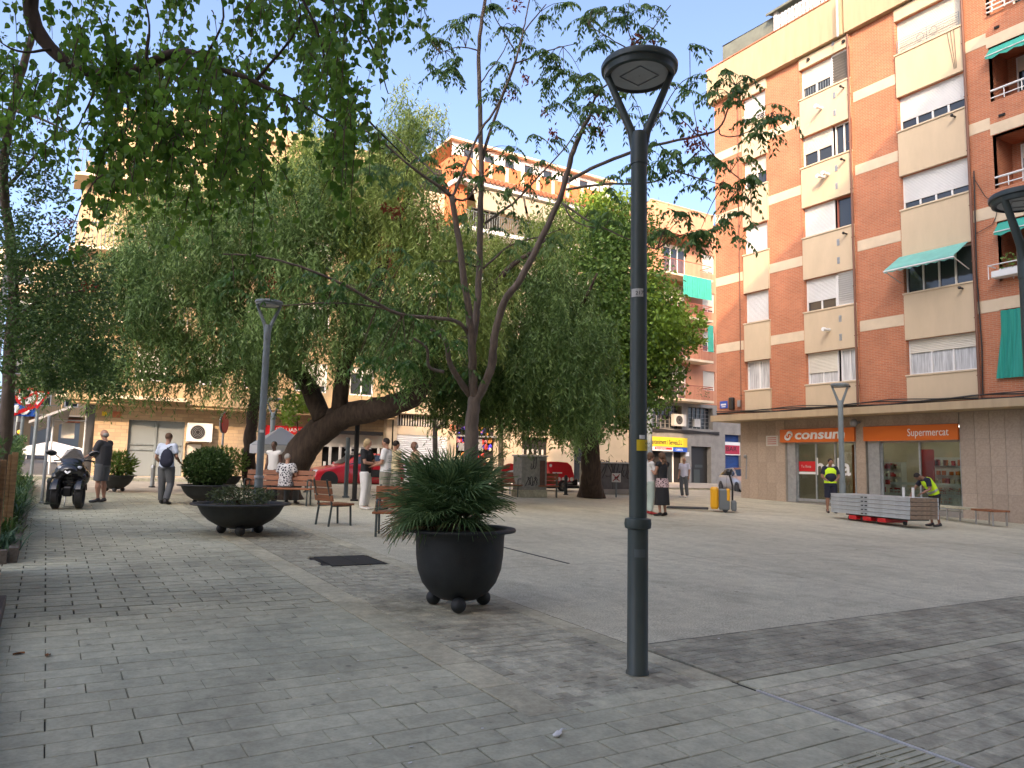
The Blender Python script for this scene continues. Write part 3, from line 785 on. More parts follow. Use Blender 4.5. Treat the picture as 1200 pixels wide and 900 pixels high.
# ground floor: cladding panels on the wall X = 27.8
XS = 27.8; fs = fx(XS)
gb = MB(); wall(gb, fs, 2.0, 24.36, 0.0, 3.86, [(18.45,21.8,.3,3.43),(14.39,18.02,.3,3.44)], .5)
gb.quad((XS,24.36,0),(XS,24.36,3.86),(39,24.36,3.86),(39,24.36,0)); RB.part('shop_wall', gb, M['concrete'])
pm = {}
def clad(u0, u1, z0, z1, nu, nz):
    for i in range(nu):
        for j in range(nz):
            a = u0+(u1-u0)*i/nu; b = u0+(u1-u0)*(i+1)/nu; c = z0+(z1-z0)*j/nz; d = z0+(z1-z0)*(j+1)/nz
            s = MB(); s.box((-.014,-(b-a)/2+.004,-(d-c)/2+.004),(.014,(b-a)/2-.004,(d-c)/2-.004))
            key = (round(b-a,3), round(d-c,3))
            if key not in pm: pm[key] = s.mesh('cladding_panel', M['cladding'])
            o = bpy.data.objects.new('cladding_panel', pm[key]); COL.objects.link(o); o.parent = RB.t
            o.location = Vector((XS-.016-random.uniform(0,.003), (a+b)/2, (c+d)/2)) - RB.loc
clad(21.86, 24.35, .15, 3.85, 5, 4); clad(18.03, 18.44, .15, 3.85, 1, 6); clad(7.4, 14.36, .0, 3.85, 14, 4)
clad(14.39, 18.02, 3.46, 3.85, 6, 1); clad(18.45, 21.84, 3.46, 3.85, 6, 1)
for (a, b, t) in ((18.42,22.02,'c'),(14.37,18.02,'s')):
    s = MB(); fbox(s, fs, a, b, 2.86, 3.43, .05, .16); sg = RB.part('shop_sign', s, M['orange'])
    if t == 's': text('Supermercat', .40, M['white'], sg, fs(16.22,3.02,.165)-RB.loc, (R(90),0,R(-90)), .004, sx=.74)
    else:
        text('consum', .56, M['white'], sg, fs(21.26,3.0,.165)-RB.loc, (R(90),0,R(-90)), .006, sx=1.38, bold=.014, shear=.12)
        s = MB()                                         # two hooked strokes around each other
        for sgn in (1,-1):
            pts = []; rad = []
            for t2 in np.linspace(-.3,1.25,12):
                a2 = t2*math.pi*.95 + (0 if sgn > 0 else math.pi)
                pts.append(fs(21.55 + sgn*(-.05) - .13*math.cos(a2), 3.145 + sgn*.035 + .125*math.sin(a2), .17)); rad.append(.012+.045*max(0,math.sin((t2+.3)/1.55*math.pi)))
            s.tube(pts, rad, 8, flat=1)
        RB.part('emblem', s, M['white'], sg)
# door side: interior, glazing
inn = MB(); inn.box((28.2,14.2,0.28),(33.5,21.9,.30)); RB.part('shop_floor', inn, M['offwhite'])
inn = MB(); inn.box((33.4,14.2,.3),(33.5,21.9,3.5)); inn.box((28.3,21.85,.3),(33.4,21.9,3.5)); inn.box((28.3,14.2,.3),(33.4,14.25,3.5)); RB.part('shop_back_wall', inn, M['cream'])
inn = MB(); inn.box((28.3,14.2,3.5),(33.5,21.9,3.55)); RB.part('shop_ceiling', inn, M['offwhite'])
M['tube_light'] = mat('tube_light', (1,1,1), .5, emit=(1,.97,.9,4.0))
for (x, y) in ((29.6,15.2),(29.6,16.9),(31.6,15.2),(31.6,16.9),(30,19.4),(32,20.6)):
    s = MB(); s.box((x,y,3.42),(x+.1,y+1.1,3.48)); RB.part('ceiling_light', s, M['tube_light'])
def shelf(u0, u1, x, h, cols_):
    s = MB(); s.box((x,u0,.3),(x+.4,u1,h)); o = RB.part('shelf_unit', s, M['offwhite'])
    for c in cols_:
        s = MB()
        for k in range(26):
            u = random.uniform(u0+.1,u1-.1); z = .45+random.randrange(5)*(h-.4)/5; s.box((x-.1,u-.06,z),(x+.02,u+.06,z+random.uniform(.12,.25)))
        RB.part('goods', s, c, o)
M['g1']=mat('goods_orange',(.6,.16,.03),.6); M['g2']=mat('goods_red',(.4,.03,.03),.6); M['g3']=mat('goods_cream',(.6,.55,.4),.6)
shelf(15.3,17.2,31,2.3,[M['g1'],M['g2'],M['g3']]); shelf(18.8,20.0,31.5,2.1,[M['g2'],M['g3']])
s = MB(); s.box((29.6,19.5,.3),(29.75,19.85,2.8)); RB.part('inner_post', s, M['g1'])
s = MB(); s.box((30.2,16.7,.9),(30.3,17.2,2.6)); s.box((30.2,14.6,2.0),(30.3,15.2,2.7)); RB.part('poster', s, M['g2'])
# glazing
GL = bpy.data.materials.new('shop_glass'); GL.use_nodes = True; _n = GL.node_tree.nodes; _l = GL.node_tree.links
for n_ in list(_n): _n.remove(n_)
_o = _n.new('ShaderNodeOutputMaterial'); _t = _n.new('ShaderNodeBsdfTransparent'); _g = _n.new('ShaderNodeBsdfGlossy'); _g.inputs['Roughness'].default_value = .02
_f = _n.new('ShaderNodeFresnel'); _f.inputs[0].default_value = 1.5; _m = _n.new('ShaderNodeMixShader'); _t.inputs[0].default_value = (.74,.80,.78,1)
_l.new(_f.outputs[0], _m.inputs[0]); _l.new(_t.outputs[0], _m.inputs[1]); _l.new(_g.outputs[0], _m.inputs[2]); _l.new(_m.outputs[0], _o.inputs[0]); M['clear'] = GL
def glazing(u0, u1, z0, z1, nu, lab):
    f = MB(); us = np.linspace(u0, u1, nu+1)
    for u in us: fbox(f, fs, u-.03, u+.03, z0, z1, -.22, -.14)
    fbox(f, fs, u0, u1, z0-.06, z0+.06, -.23, -.13); fbox(f, fs, u0, u1, z1-.06, z1, -.225, -.135)
    fr = RB.part('shopfront', f, M['galv'])
    for k in range(nu):
        s = MB(); fbox(s, fs, us[k]+.03, us[k+1]-.03, z0+.06, z1-.06, -.19, -.18); RB.part('pane', s, M['clear'], fr)
    return fr
fr = glazing(18.6, 21.35, .40, 2.86, 3, ''); glazing(14.45, 17.45, .42, 2.86, 2, '')
s = MB(); s.box((27.82,21.37,.3),(28.0,21.78,2.86)); RB.part('door_jamb', s, M['galv']); s = MB(); s.box((27.82,17.48,.3),(28.0,17.95,2.86)); RB.part('door_jamb', s, M['galv'])
s = MB(); fbox(s, fs, 20.45, 21.3, 1.62, 2.05, -.17, -.168); st = RB.part('window_sticker', s, M['red']); text('Tu llista', .16, M['offwhite'], st, fs(21.2,1.78,-.165)-RB.loc, (R(90),0,R(-90)), .001)
s = MB(); fbox(s, fs, 20.45, 21.3, 1.50, 1.60, -.17, -.167); RB.part('window_sticker', s, M['white'])
text('hola', 1.0, M['white'], RB.t, fs(20.52,1.50,-.165)-RB.loc, (R(90),0,R(-90)), .002, bold=.02)
s = MB()                                                  # row of trolleys behind the glass
for k in range(9):
    u = 14.7+k*.3
    for dz in (.5,.65,.8,.95): s.tube([(28.3,u,dz),(28.3,u+.28,dz+.02)], .018, 4)
    for q in range(5): s.tube([(28.3,u+q*.06,.45),(28.3,u+q*.06+.04,1.0)], .014, 4)
    s.tube([(28.3,u,1.1),(29.1,u,1.0)], .02, 4)
s.box((28.2,14.5,1.18),(28.26,17.3,1.28)); RB.part('trolley_rack', s, M['offwhite'])
s = MB(); fbox(s, fs, 22.22, 22.86, 2.72, 3.18, .03, .06); nb = RB.part('notice_board', s, M['offwhite'])
s = MB()
for k in range(4): fbox(s, fs, 22.3, 22.78, 2.80+k*.09, 2.83+k*.09, .061, .064)
RB.part('notice_print', s, M['g2'], nb)
s = MB(); s.tube([fs(24.0,2.2,.03), fs(24.05,1.2,.03)], .04, 6); s.ell(fs(24.05,2.25,.07),.09,8,6); s.tube([fs(17.9+.35,3.62,.0), fs(18.25,3.62,.35)], .05, 6); s.ell(fs(18.25,3.6,.4),.16,10,8); RB.part('security_camera', s, M['grey_mid'])

# ------------------------------------------------ salmon block across the street (Y = 40)
PB = Bld('apartment_block', 'salmon coloured apartment block with corner balconies and green blinds above a yellow shop sign', 'building', (40.5, 40.0, gz(40.5,40)))
f40 = fy(40.0)
pz = [(7.55,9.0),(10.5,12.0),(13.55,15.05),(16.6,18.05)]
h = [(41.6,42.9,a,b) for a, b in pz]
h += [(37.6,39.9,a-.9,b+.15) for a, b in pz]
w = MB(); wall(w, f40, 35.2, 58, 6.45, 20.3, h, .25); w.quad((35.2,40,6.45),(35.2,52,6.45),(35.2,52,20.3),(35.2,40,20.3)); PB.part('rendered_wall', w, M['pink'])
for i, (a, b) in enumerate(pz):
    window(PB, f40, 41.62, 42.88, a, b, shut=[.95,.55,.9,.95][i], panes=2, sm='shutter')
    window(PB, f40, 37.62, 39.88, a-.9, b+.15, shut=.1 if i==3 else .5, panes=3, sm='shutter')
    s = MB(); s.box((36.0,38.7,a-1.12),(41.36,39.99,a-.95)); sl = PB.part('balcony', s, M['beige_band'])
    s = MB(); z0 = a-.95
    s.tube([(36.05,38.75,z0+1.0),(41.30,38.75,z0+1.0),(41.30,39.95,z0+1.0)], .03, 6)
    for u in np.arange(36.05, 41.35, .13): s.tube([(u,38.75,z0),(u,38.75,z0+1.0)], .012, 4, False)
    for u in np.arange(38.8, 39.9, .13): s.tube([(41.3,u,z0),(41.3,u,z0+1.0)], .012, 4, False)
    PB.part('balcony_railing', s, M['rust'], sl)
    s = MB(); s.box((40.6,38.72,z0+1.0 if i == 99 else a-.9),(41.34,39.98,b+.6 if i == 3 else a-.89)); 
for (u0,u1,z0,z1) in ((38.3,41.2,14.05,15.62),(40.75,41.33,10.2,12.2)):
    s = MB(); n = 24; ul = np.linspace(u0, u1, n+1)
    for i in range(n):
        d1, d2 = 1.32+.03*(i%2), 1.32+.03*((i+1)%2)
        s.quad(f40(ul[i],z0,d1), f40(ul[i],z1,d1-.02), f40(ul[i+1],z1,d2-.02), f40(ul[i+1],z0,d2))
    PB.part('balcony_blind', s, M['green_awn'])
s = MB()
for k in range(120):
    c = Vector((random.choice([38.2,38.6,40.2,40.8])+random.gauss(0,.18), 38.85+random.uniform(-.1,.2), 6.75+random.uniform(0,.75))); d = Vector((random.uniform(-1,1),random.uniform(-1,1),random.uniform(-.2,1))).normalized()*.13; e = d.orthogonal().normalized()*.05
    s.quad(c, c+d*.5+e, c+d, c+d*.5-e)
PB.part('balcony_plants', s, mat('balcony_leaves', (.10,.12,.04), .7, var=.4, scale=6))
s = MB(); s.box((35.2,38.7,18.55),(41.45,40.2,20.55)); s.box((41.45,39.96,20.3),(58,40.3,20.45)); s.box((35.2,38.68,20.55),(41.5,38.9,20.65)); PB.part('parapet', s, M['pink'])
s = MB(); s.tube([(36.6,42,20.3),(36.6,42,22.6)], .12, 6); s.tube([(36.6,42,22.6),(36.9,42,22.6)], .2, 6); s.box((35.6,41,21.2),(37.6,43,21.35)); PB.part('chimney', s, M['galv'])
# mezzanine and ground floor
w = MB(); wall(w, f40, 35.2, 58, 0.0, 6.44, [(36.0,39.4,4.5,6.2),(40.0,42.6,4.6,6.2),(40.34,42.4,.2,3.3),(36.0,39.7,.3,3.1),(43.9,45.7,.2,4.3)], .5)
PB.part('ground_floor_wall', w, M['concrete'])
for (a,b,n) in ((36.0,39.4,8),(40.0,42.6,6)):
    s = MB()
    for u in np.linspace(a,b,n+1): fbox(s, f40, u-.03, u+.03, 4.55, 6.2, -.42, -.38)
    for z in np.arange(4.6,6.2,.28): fbox(s, f40, a, b, z-.012, z+.012, -.425, -.385)
    fr = PB.part('window', s, M['grey_mid']); s = MB(); fbox(s, f40, a, b, 4.5, 6.2, -.5, -.44); PB.part('pane', s, M['glass'], fr)
def ac(B, fn, u, z, w=.8, hh=.62, d=.35, m='offwhite'):
    s = MB(); fbox(s, fn, u, u+w, z, z+hh, .04, d); o = B.part('air_conditioner', s, M[m])
    s = MB(); c = fn(u+w*.4, z+hh*.5, d+.004); a = fn(0,0,1)-fn(0,0,0); s.tube([c, c+a*.02], hh*.38, 20); fo = B.part('fan', s, M['dark'], o)
    s = MB()
    for q in (.12,.2,.28,.36):
        pts = [fn(u+w*.4+hh*q*math.cos(t), z+hh*.5+hh*q*math.sin(t), d+.03) for t in np.linspace(0,2*math.pi,17)]; s.tube(pts, .006, 4, False)
    B.part('fan_guard', s, M['grey_mid'], o)
    s = MB(); fbox(s, fn, u+.05, u+.1, z-.04, z, 0, d); fbox(s, fn, u+w-.1, u+w-.05, z-.04, z, 0, d); B.part('bracket', s, M['galv'], o)
    return o
ac(PB, f40, 38.3, 4.7, 1.15, .85, .4)
s = MB(); fbox(s, f40, 40.9, 41.5, 4.75, 5.35, -.36, -.2); PB.part('air_conditioner', s, M['offwhite'])
s = MB()
for q in range(4): s.tube([f40(u, 4.25+q*.05+.03*math.sin(u*2+q), .08) for u in np.arange(35.2,43.6,.4)], .03, 5)
PB.part('cable_bundle', s, M['rock_cable'])
s = MB(); fbox(s, f40, 36.0, 39.75, 3.18, 3.85, .05, .2); sg = PB.part('shop_sign', s, M['yellow'])
text('Manteniment i Serveis,S.L', .48, mat('sign_black',(.03,.025,.02),.5), sg, f40(36.05,3.34,.205)-PB.loc, (R(90),0,0), .004, sx=.64, bold=.008)
s = MB(); fbox(s, f40, 36.0, 38.35, 2.86, 3.15, .05, .18); s2 = PB.part('shop_sign', s, M['white'])
s = MB(); fbox(s, f40, 36.6, 38.25, 2.96, 3.12, .181, .186); PB.part('sign_print', s, M['red'], s2)
text('REFORMES', .16, M['white'], s2, f40(36.7,2.98,.19)-PB.loc, (R(90),0,0), .002, sx=1.3)
s = MB(); fbox(s, f40, 38.4, 39.75, 2.84, 3.15, .05, .18); s2 = PB.part('shop_sign', s, M['blue'])
text('OBRES', .2, M['white'], s2, f40(38.6,2.91,.185)-PB.loc, (R(90),0,0), .002, sx=1.2)
s = MB(); fbox(s, f40, 36.0, 39.7, .3, 3.1, -.5, -.45); PB.part('shop_interior', s, M['dark'])
window(PB, f40, 37.9, 38.9, .4, 2.9, dep=.4, panes=1, fw=.1)
s = MB(); fbox(s, f40, 40.34, 42.4, .2, 3.3, -.5, -.42); dr = PB.part('door', s, mat('dark_door',(.02,.018,.016),.4))
s = MB(); fbox(s, f40, 41.0, 41.6, .5, 1.6, -.415, -.40); fbox(s, f40, 41.1, 41.9, 1.75, 1.95, -.415, -.40); PB.part('door_panel', s, mat('door_glass',(.05,.06,.055),.3), dr)
s = MB(); fbox(s, f40, 39.8, 40.1, 2.55, 2.85, .0, .03); PB.part('sign_plate', s, M['white'])
s = MB(); slats(s, f40, 43.9, 45.7, .2, 4.3, -.3, .1, .02); bs = PB.part('roller_shutter', s, M['blue_door'])
s = MB(); fbox(s, f40, 43.9, 45.7, 2.75, 3.75, -.2, -.12); sg = PB.part('shop_sign', s, M['white'])
s = MB(); fbox(s, f40, 43.98, 45.62, 2.82, 3.5, -.115, -.11); PB.part('sign_print', s, mat('crimson',(.4,.02,.05),.5), sg); text('BAR', .5, M['black'], sg, f40(44.1,3.05,-.10)-PB.loc, (R(90),0,0), .003, sx=1.3)
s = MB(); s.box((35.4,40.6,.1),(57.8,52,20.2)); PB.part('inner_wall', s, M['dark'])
s = MB(); s.box((35.2,40.2,20.2),(58,52,20.3)); PB.part('roof', s, M['concrete'])

# ------------------------------------------------ ochre corner building (Y = 34)
f34 = fy(34.0)
LB = Bld('apartment_block', 'ochre corner apartment block with stone brick ground floor behind the leaning pepper tree', 'building', (7.2, 34.0, gz(7.2,34)))
cx = [(2.9,4.1),(5.35,6.3),(7.2,8.1),(9.4,10.9),(12.0,13.2)]
hl = [(a,b,z,z+1.35) for a, b in cx for z in (4.75,7.6,10.55)]
w = MB(); wall(w, f34, 2.0, 14.3, 3.98, 13.4, hl, .2); LB.part('rendered_wall', w, M['golden'])
for a, b, c, d in hl: window(LB, f34, a+.01, b-.01, c, d, shut=random.choice([.2,.5,.8,0]), panes=2, fw=.06, dep=.1)
s = MB(); s.add([(.55,34.8,3.98),(2.0,34.0,3.98),(2.0,34.0,13.4),(.55,34.8,13.4),(.55,46,3.98),(.55,46,13.4)], [(0,1,2,3),(0,3,5,4)]); LB.part('corner_wall', s, M['golden'])
s = MB(); s.box((14.05,34.02,3.98),(14.3,46,17)); LB.part('party_wall', s, M['golden'])
for z in (3.9,6.85,9.85,12.85):
    s = MB(); s.add([(.2,34.0,z),(2.6,33.1,z),(4.8,33.1,z),(4.8,34.0,z),(.2,36,z)] + [(.2,34.0,z+.14),(2.6,33.1,z+.14),(4.8,33.1,z+.14),(4.8,34.0,z+.14),(.2,36,z+.14)], [(4,3,2,1,0),(5,6,7,8,9),(0,1,6,5),(1,2,7,6),(2,3,8,7),(4,0,5,9)])
    sl = LB.part('balcony', s, M['beige_band']); s = MB()
    if z > 4:
        pts = [Vector((.25,34.05,z+1.1)), Vector((2.6,33.15,z+1.1)), Vector((4.75,33.15,z+1.1))]; s.tube(pts, .03, 5)
        for q in range(2):
            n = 16
            for k in range(n+1): p = pts[q].lerp(pts[q+1], k/n); s.tube([p-Vector((0,0,.97)), p], .014, 4, False)
        LB.part('balcony_railing', s, M['pole_grey'], sl)
s = MB(); s.box((1.6,35.2,13.4),(14.3,46,16.6)); LB.part('upper_storey', s, M['golden'])
s = MB(); s.box((3.8,35.0,16.6),(14.3,46,17.3)); s.box((.6,34.1,13.4),(14.3,46,13.55)); LB.part('parapet', s, M['golden'])
# fascia and ground floor
s = MB(); s.box((.7,33.55,3.68),(14.2,34.6,3.98)); s.box((.62,33.45,3.80),(14.25,33.56,5.0 if False else 4.55)); LB.part('fascia_slab', s, M['golden'])
w = MB(); wall(w, fy(34.5), 1.62, 14.2, .3, 3.68, [(2.85,5.0,.84,3.15),(5.06,6.9 if False else 5.75,.84,2.25),(11.0,14.0,.7,2.95),(8.5,10.3,.7,2.9)], .3); LB.part('stone_wall', w, M['stonebrick'])
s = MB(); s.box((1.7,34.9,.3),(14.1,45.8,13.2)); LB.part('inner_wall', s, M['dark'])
g45 = fy(34.5)
fr = MB()
for u in (2.88,3.9,4.97): fbox(fr, g45, u-.04, u+.04, .84, 3.15, -.2, -.1)
for z in (.84,1.9,2.12,3.1): fbox(fr, g45, 2.88, 4.97, z, z+.06, -.205, -.11)
fo = LB.part('shopfront', fr, M['pole_grey'])
for a, b in ((2.92,3.86),(3.94,4.93)):
    s = MB(); fbox(s, g45, a, b, .9, 3.1, -.18, -.16); LB.part('pane', s, M['glass_lit'], fo)
ac(LB, fy(34.5), 5.06, 2.33, .98, .78, .4, 'white')
s = MB(); fbox(s, g45, 5.1, 5.72, .86, 2.22, -.2, -.12); LB.part('shutter', s, M['offwhite'])
s = MB(); fbox(s, g45, 8.3, 10.4, 2.62, 3.16, .1, .2); sg = LB.part('shop_sign', s, M['red'])
text('ITALIANA', .26, M['white'], sg, g45(8.75,2.9,.205)-LB.loc, (R(90),0,0), .003, sx=1.1); text('GELAT', .2, M['yellow'], sg, g45(9.4,2.67,.205)-LB.loc, (R(90),0,0), .003, sx=1.1)
s = MB(); fbox(s, g45, 8.5, 10.3, .7, 2.9, -.3, -.25); LB.part('shop_interior', s, M['dark'])
s = MB(); fbox(s, g45, 10.9, 13.75, 2.9, 3.06, .0, .6); LB.part('shop_canopy', s, M['black'])
s = MB()
for k in range(12): u = 11.05+k*.24; s.box((u,34.35,.95 if k%3 else .7),(u+.1,34.45,2.3 if k%2 else 1.6))
fbox(s, g45, 11.0, 14.0, 2.3, 2.9, -.1, -.05); LB.part('shopfront', s, M['offwhite'])
for k in range(5):
    s = MB(); fbox(s, g45, 12.1, 13.4, 1.35+k*.22, 1.45+k*.22, -.1, .04); LB.part('shelf', s, M['grey_mid'])
s = MB(); s.box((14.0,34.1,.5),(14.28,34.5,3.9)); LB.part('pilaster', s, M['cream'])
# side canopy with its posts at the left end
s = MB(); s.add([(.75,33.5,3.55),(.75,38.5,3.2),(-.3,38.5,2.75),(-.6,33.8,2.9)]+[(.75,33.5,3.45),(.75,38.5,3.1),(-.3,38.5,2.65),(-.6,33.8,2.8)], [(0,1,2,3),(7,6,5,4),(0,3,7,4),(3,2,6,7)]); cn = LB.part('side_canopy', s, M['grey_mid'])
s = MB()
for p in ((.2,34.2),(.2,36.5),(1.3,34.3)): s.tube([(p[0],p[1],.8),(p[0],p[1],3.3)], .04, 6)
s.tube([(.2,34.2,3.0),(1.3,34.3,3.0)], .03, 6); LB.part('canopy_post', s, M['galv'], cn)
s = MB(); s.box((.5,34.6,2.3),(.95,35.0,2.9)); LB.part('air_conditioner', s, M['offwhite'])
s = MB(); s.box((2.22,34.44,3.2),(2.55,34.49,3.45)); LB.part('sign_plate', s, M['tile'])
s = MB(); s.box((1.85,34.44,3.25),(2.05,34.49,3.42)); LB.part('sign_plate', s, M['yellow'])

# ------------------------------------------------ cream block with orange attic (Y = 34)
CB = Bld('apartment_block', 'cream apartment block with an orange attic and tiled terrace above a white garage shutter', 'building', (21.7, 34.0, gz(21.7,34)))
cc = [(15.0,16.4),(18.2,20.0),(21.4,23.2),(24.6,26.2),(27.2,28.6)]
hc = [(a,b,z,z+1.4) for a, b in cc for z in (5.3,8.2,11.1)]
w = MB(); wall(w, f34, 14.31, 29.2, 4.1, 13.6, hc, .2); w.quad((29.2,34,.3),(29.2,46,.3),(29.2,46,17.4),(29.2,34,17.4)); CB.part('rendered_wall', w, M['cream'])
for a, b, c, d in hc: window(CB, f34, a+.01, b-.01, c, d, shut=random.choice([.2,.5,.8,0]), panes=2, fw=.06, dep=.1)
s = MB(); s.box((17.2,32.9,13.55),(27.9,34,13.75)); tr = CB.part('terrace_slab', s, M['white'])
s = MB(); s.tube([(17.3,33.0,14.6),(27.8,33.0,14.6)], .03, 5)
for u in np.arange(17.3,27.9,.14): s.tube([(u,33.0,13.7),(u,33.0,14.6)], .012, 4, False)
CB.part('terrace_railing', s, M['pole_grey'], tr)
w = MB(); wall(w, fy(34.9), 14.31, 29.15, 13.6, 15.9, [(18.6,20.6,13.7,15.6),(22.2,24.6,13.7,15.6)], .2); CB.part('terrace_wall', w, M['cream'])
for a,b in ((18.6,20.6),(22.2,24.6)): window(CB, fy(34.9), a, b, 13.7, 15.6, panes=3, dep=.1)
for q0, q1 in (((17.1,33.6,13.75),(17.75,34.9,16.5)), ((14.32,33.99,13.6),(14.6,34.9,16.4))): s = MB(); s.box(q0, q1); CB.part('pillar', s, M['orange_wall'])
for (a, b) in ((17.9,21.0),(21.15,24.3)):
    s = MB(); s.add([(a,33.3,16.1),(b,33.3,16.1),(b,32.8,14.75),(a,32.8,14.75)], [(0,1,2,3),(3,2,1,0)]); CB.part('awning', s, M['awn_cream'])
s = MB(); s.box((17.0,33.1,16.12),(29.2,34.4,16.38)); CB.part('fascia_beam', s, M['white'])
for k in range(44):
    x = 17.0+k*.277; s = MB(); s.tube([(x,32.95,16.42),(x,33.75,16.78)], .13, 8); CB.part('roof_tile', s, M['tile'])
s = MB(); s.box((17.0,33.75,16.4),(26.9,45,17.75)); CB.part('attic_wall', s, M['orange_wall'])
for k in range(9):
    s = MB(); s.box((18.1+k*1.02,33.70,16.75),(18.3+k*1.02,33.75,17.7)); CB.part('attic_pier', s, M['beige_band'])
w = MB(); wall(w, fy(34.6), 17.3, 28.2, 17.75, 18.85, [(18+k*1.3,18.7+k*1.3,18.0,18.65) for k in range(7)], .1); w.quad((28.2,34.6,17.75),(28.2,45,17.75),(28.2,45,18.85),(28.2,34.6,18.85)); CB.part('penthouse_wall', w, M['white'])
for k in range(7): window(CB, fy(34.6), 18+k*1.3, 18.7+k*1.3, 18.0, 18.65, panes=1, dep=.08, fw=.04)
s = MB(); s.box((17.1,34.3,18.85),(28.4,45,18.97)); CB.part('roof', s, M['beige_band'])
s = MB(); s.box((26.95,33.9,16.4),(29.2,45,17.45)); CB.part('end_block', s, M['cream'])
s = MB(); s.box((14.4,35.1,.3),(28.9,45.8,17.3)); CB.part('inner_wall', s, M['dark'])
w = MB(); wall(w, f34, 14.31, 29.2, .3, 4.09, [(14.5,17.3,.6,3.98),(17.75,20.1,.6,4.0),(21.74,23.5,2.2,3.15),(25.2,26.8,.6,3.2)], .3); CB.part('ground_floor_wall', w, M['cream'])
s = MB(); fbox(s, f34, 14.31, 29.2, 4.02, 4.2, .01, .25); CB.part('string_course', s, M['beige_band'])
s = MB(); slats(s, f34, 14.5, 17.3, .6, 3.0, -.12, .09, .02); gd = CB.part('garage_shutter', s, M['shutter_w'])
s = MB(); fbox(s, f34, 14.5, 17.3, 3.0, 3.42, -.14, -.08); CB.part('garage_lintel', s, M['beige_band'])
for k in range(20):
    s = MB(); fbox(s, f34, 14.55+k*.14, 14.60+k*.14, 3.44, 3.96, -.12, -.09); CB.part('grille_bar', s, M['offwhite'])
for (q0,q1,q2,q3) in ((14.5,17.3,3.42,3.98),(17.75,20.1,.6,4.0),(21.74,23.5,2.2,3.15),(25.2,26.8,.6,3.2)): s = MB(); fbox(s, f34, q0, q1, q2, q3, -.29, -.25); CB.part('opening', s, M['dark'])
s = MB()
for k in range(5): fbox(s, f34, 21.85+k*.32, 21.93+k*.32, 2.22, 2.5, -.2, -.12)
CB.part('window_bars', s, M['offwhite'])
shopc = [mat('toy_'+n, c, .5) for n, c in (('red',(.5,.04,.03)),('pink',(.6,.25,.3)),('violet',(.12,.05,.4)),('blue',(.05,.03,.6)),('cream',(.7,.6,.4)),('orange',(.6,.25,.05)))]
for mi, mm in enumerate(shopc):
    s = MB()
    for k in range(16):
        u = random.uniform(17.85,19.9); z = random.choice([random.uniform(3.2,3.75), random.uniform(.9,2.2), random.uniform(2.4,3.0)]); a = random.uniform(.05,.16)
        s.ell((u,34.12,z),(a,.05,a*random.uniform(.6,1.6)),7,5)
    CB.part('shop_goods', s, mm)
s = MB(); fbox(s, f34, 17.75, 20.1, 3.02, 3.1, -.1, .1); fbox(s, f34, 18.8, 19.3, 2.35, 2.95, -.1, -.05); fbox(s, f34, 17.9,18.6,2.3,2.7,-.1,-.05); CB.part('shop_panel', s, M['grey_mid'])
s = MB(); fbox(s, f34, 17.35,17.65+.02,3.3,3.6,.02,.07); CB.part('sign_plate', s, M['tile'])
window(CB, f34, 25.2, 26.8, .62, 3.2, dep=.2, panes=2, fw=.12)

# ------------------------------------------------ far street end and unseen blocks behind the viewer, sized to shade the plaza
def plain_block(label, x0, x1, y0, y1, hgt, m, face, nfl, ncol, base=0.0, bal=False, group=None):
    B = Bld('apartment_block', label, 'building', ((x0+x1)/2,(y0+y1)/2,base), group)
    s = MB(); s.box((x0,y0,base-.5),(x1,y1,base+hgt)); B.part('rendered_wall', s, m)
    if face == '-Y': fn = fy(y0); a, b = x0, x1
    elif face == '+Y': fn = lambda u, z, d: Vector((u, y1+d, z)); a, b = x0, x1
    elif face == '+X': fn = lambda u, z, d: Vector((x1+d, u, z)); a, b = y0, y1
    for i in range(nfl):
        for k in range(ncol):
            u = a+(b-a)*(k+.5)/ncol; z = base+3.4+i*(hgt-4)/nfl
            s = MB(); fbox(s, fn, u-.6, u+.6, z+.9, z+2.3, .0, .04); f = B.part('window', s, M['white'])
            s = MB(); fbox(s, fn, u-.52, u+.52, z+.98, z+1.7, .041, .05); B.part('pane', s, M['glass'], f)
            s = MB(); slats(s, fn, u-.52, u+.52, z+1.7, z+2.25, .045, .1); B.part('shutter', s, M['shutter'], f)
            if bal:
                s = MB(); fbox(s, fn, u-1.1, u+1.1, z-.1, z+.05, 0, .8); bb = B.part('balcony', s, M['beige_band'])
                s = MB(); fbox(s, fn, u-1.1, u+1.1, z+.9, z+.95, .75, .8)
                for q in np.arange(u-1.1,u+1.11,.2): fbox(s, fn, q-.01, q+.01, z+.05, z+.9, .77, .79)
                B.part('balcony_railing', s, M['pole_grey'], bb)
    for k in range(ncol):
        u = a+(b-a)*(k+.5)/ncol; w_ = (b-a)/ncol*.38; s = MB(); fbox(s, fn, u-w_, u+w_, base+.3, base+2.7, .0, .03); B.part('shopfront', s, M['glass_lit'] if k%3 else M['shutter'])
        s = MB(); fbox(s, fn, u-w_, u+w_, base+2.72, base+3.15, .0, .1); B.part('shop_sign', s, [M['white'],M['orange_wall'],M['tile'],M['offwhite']][k%4])
    return B
plain_block('pale yellow block closing the far end of the street at the left', -4, 5.5, 88, 100, 19, M['golden'], '-Y', 5, 4, gz(0,88), True)
plain_block('cream block along the far left side of the street', -24, -5.2, 50, 86, 17, M['cream'], '+X', 5, 10, gz(-5,60), True)
plain_block('sand coloured block behind the far trees at the left edge', -34, -5.5, 100, 112, 22, M['beige'], '-Y', 6, 8, gz(-20,100), False)
plain_block('unseen tall beige block behind the viewer, sized to shade the plaza', -10, 24, -19, -6, 29.7, M['beige'], '+Y', 9, 10, 0, True)
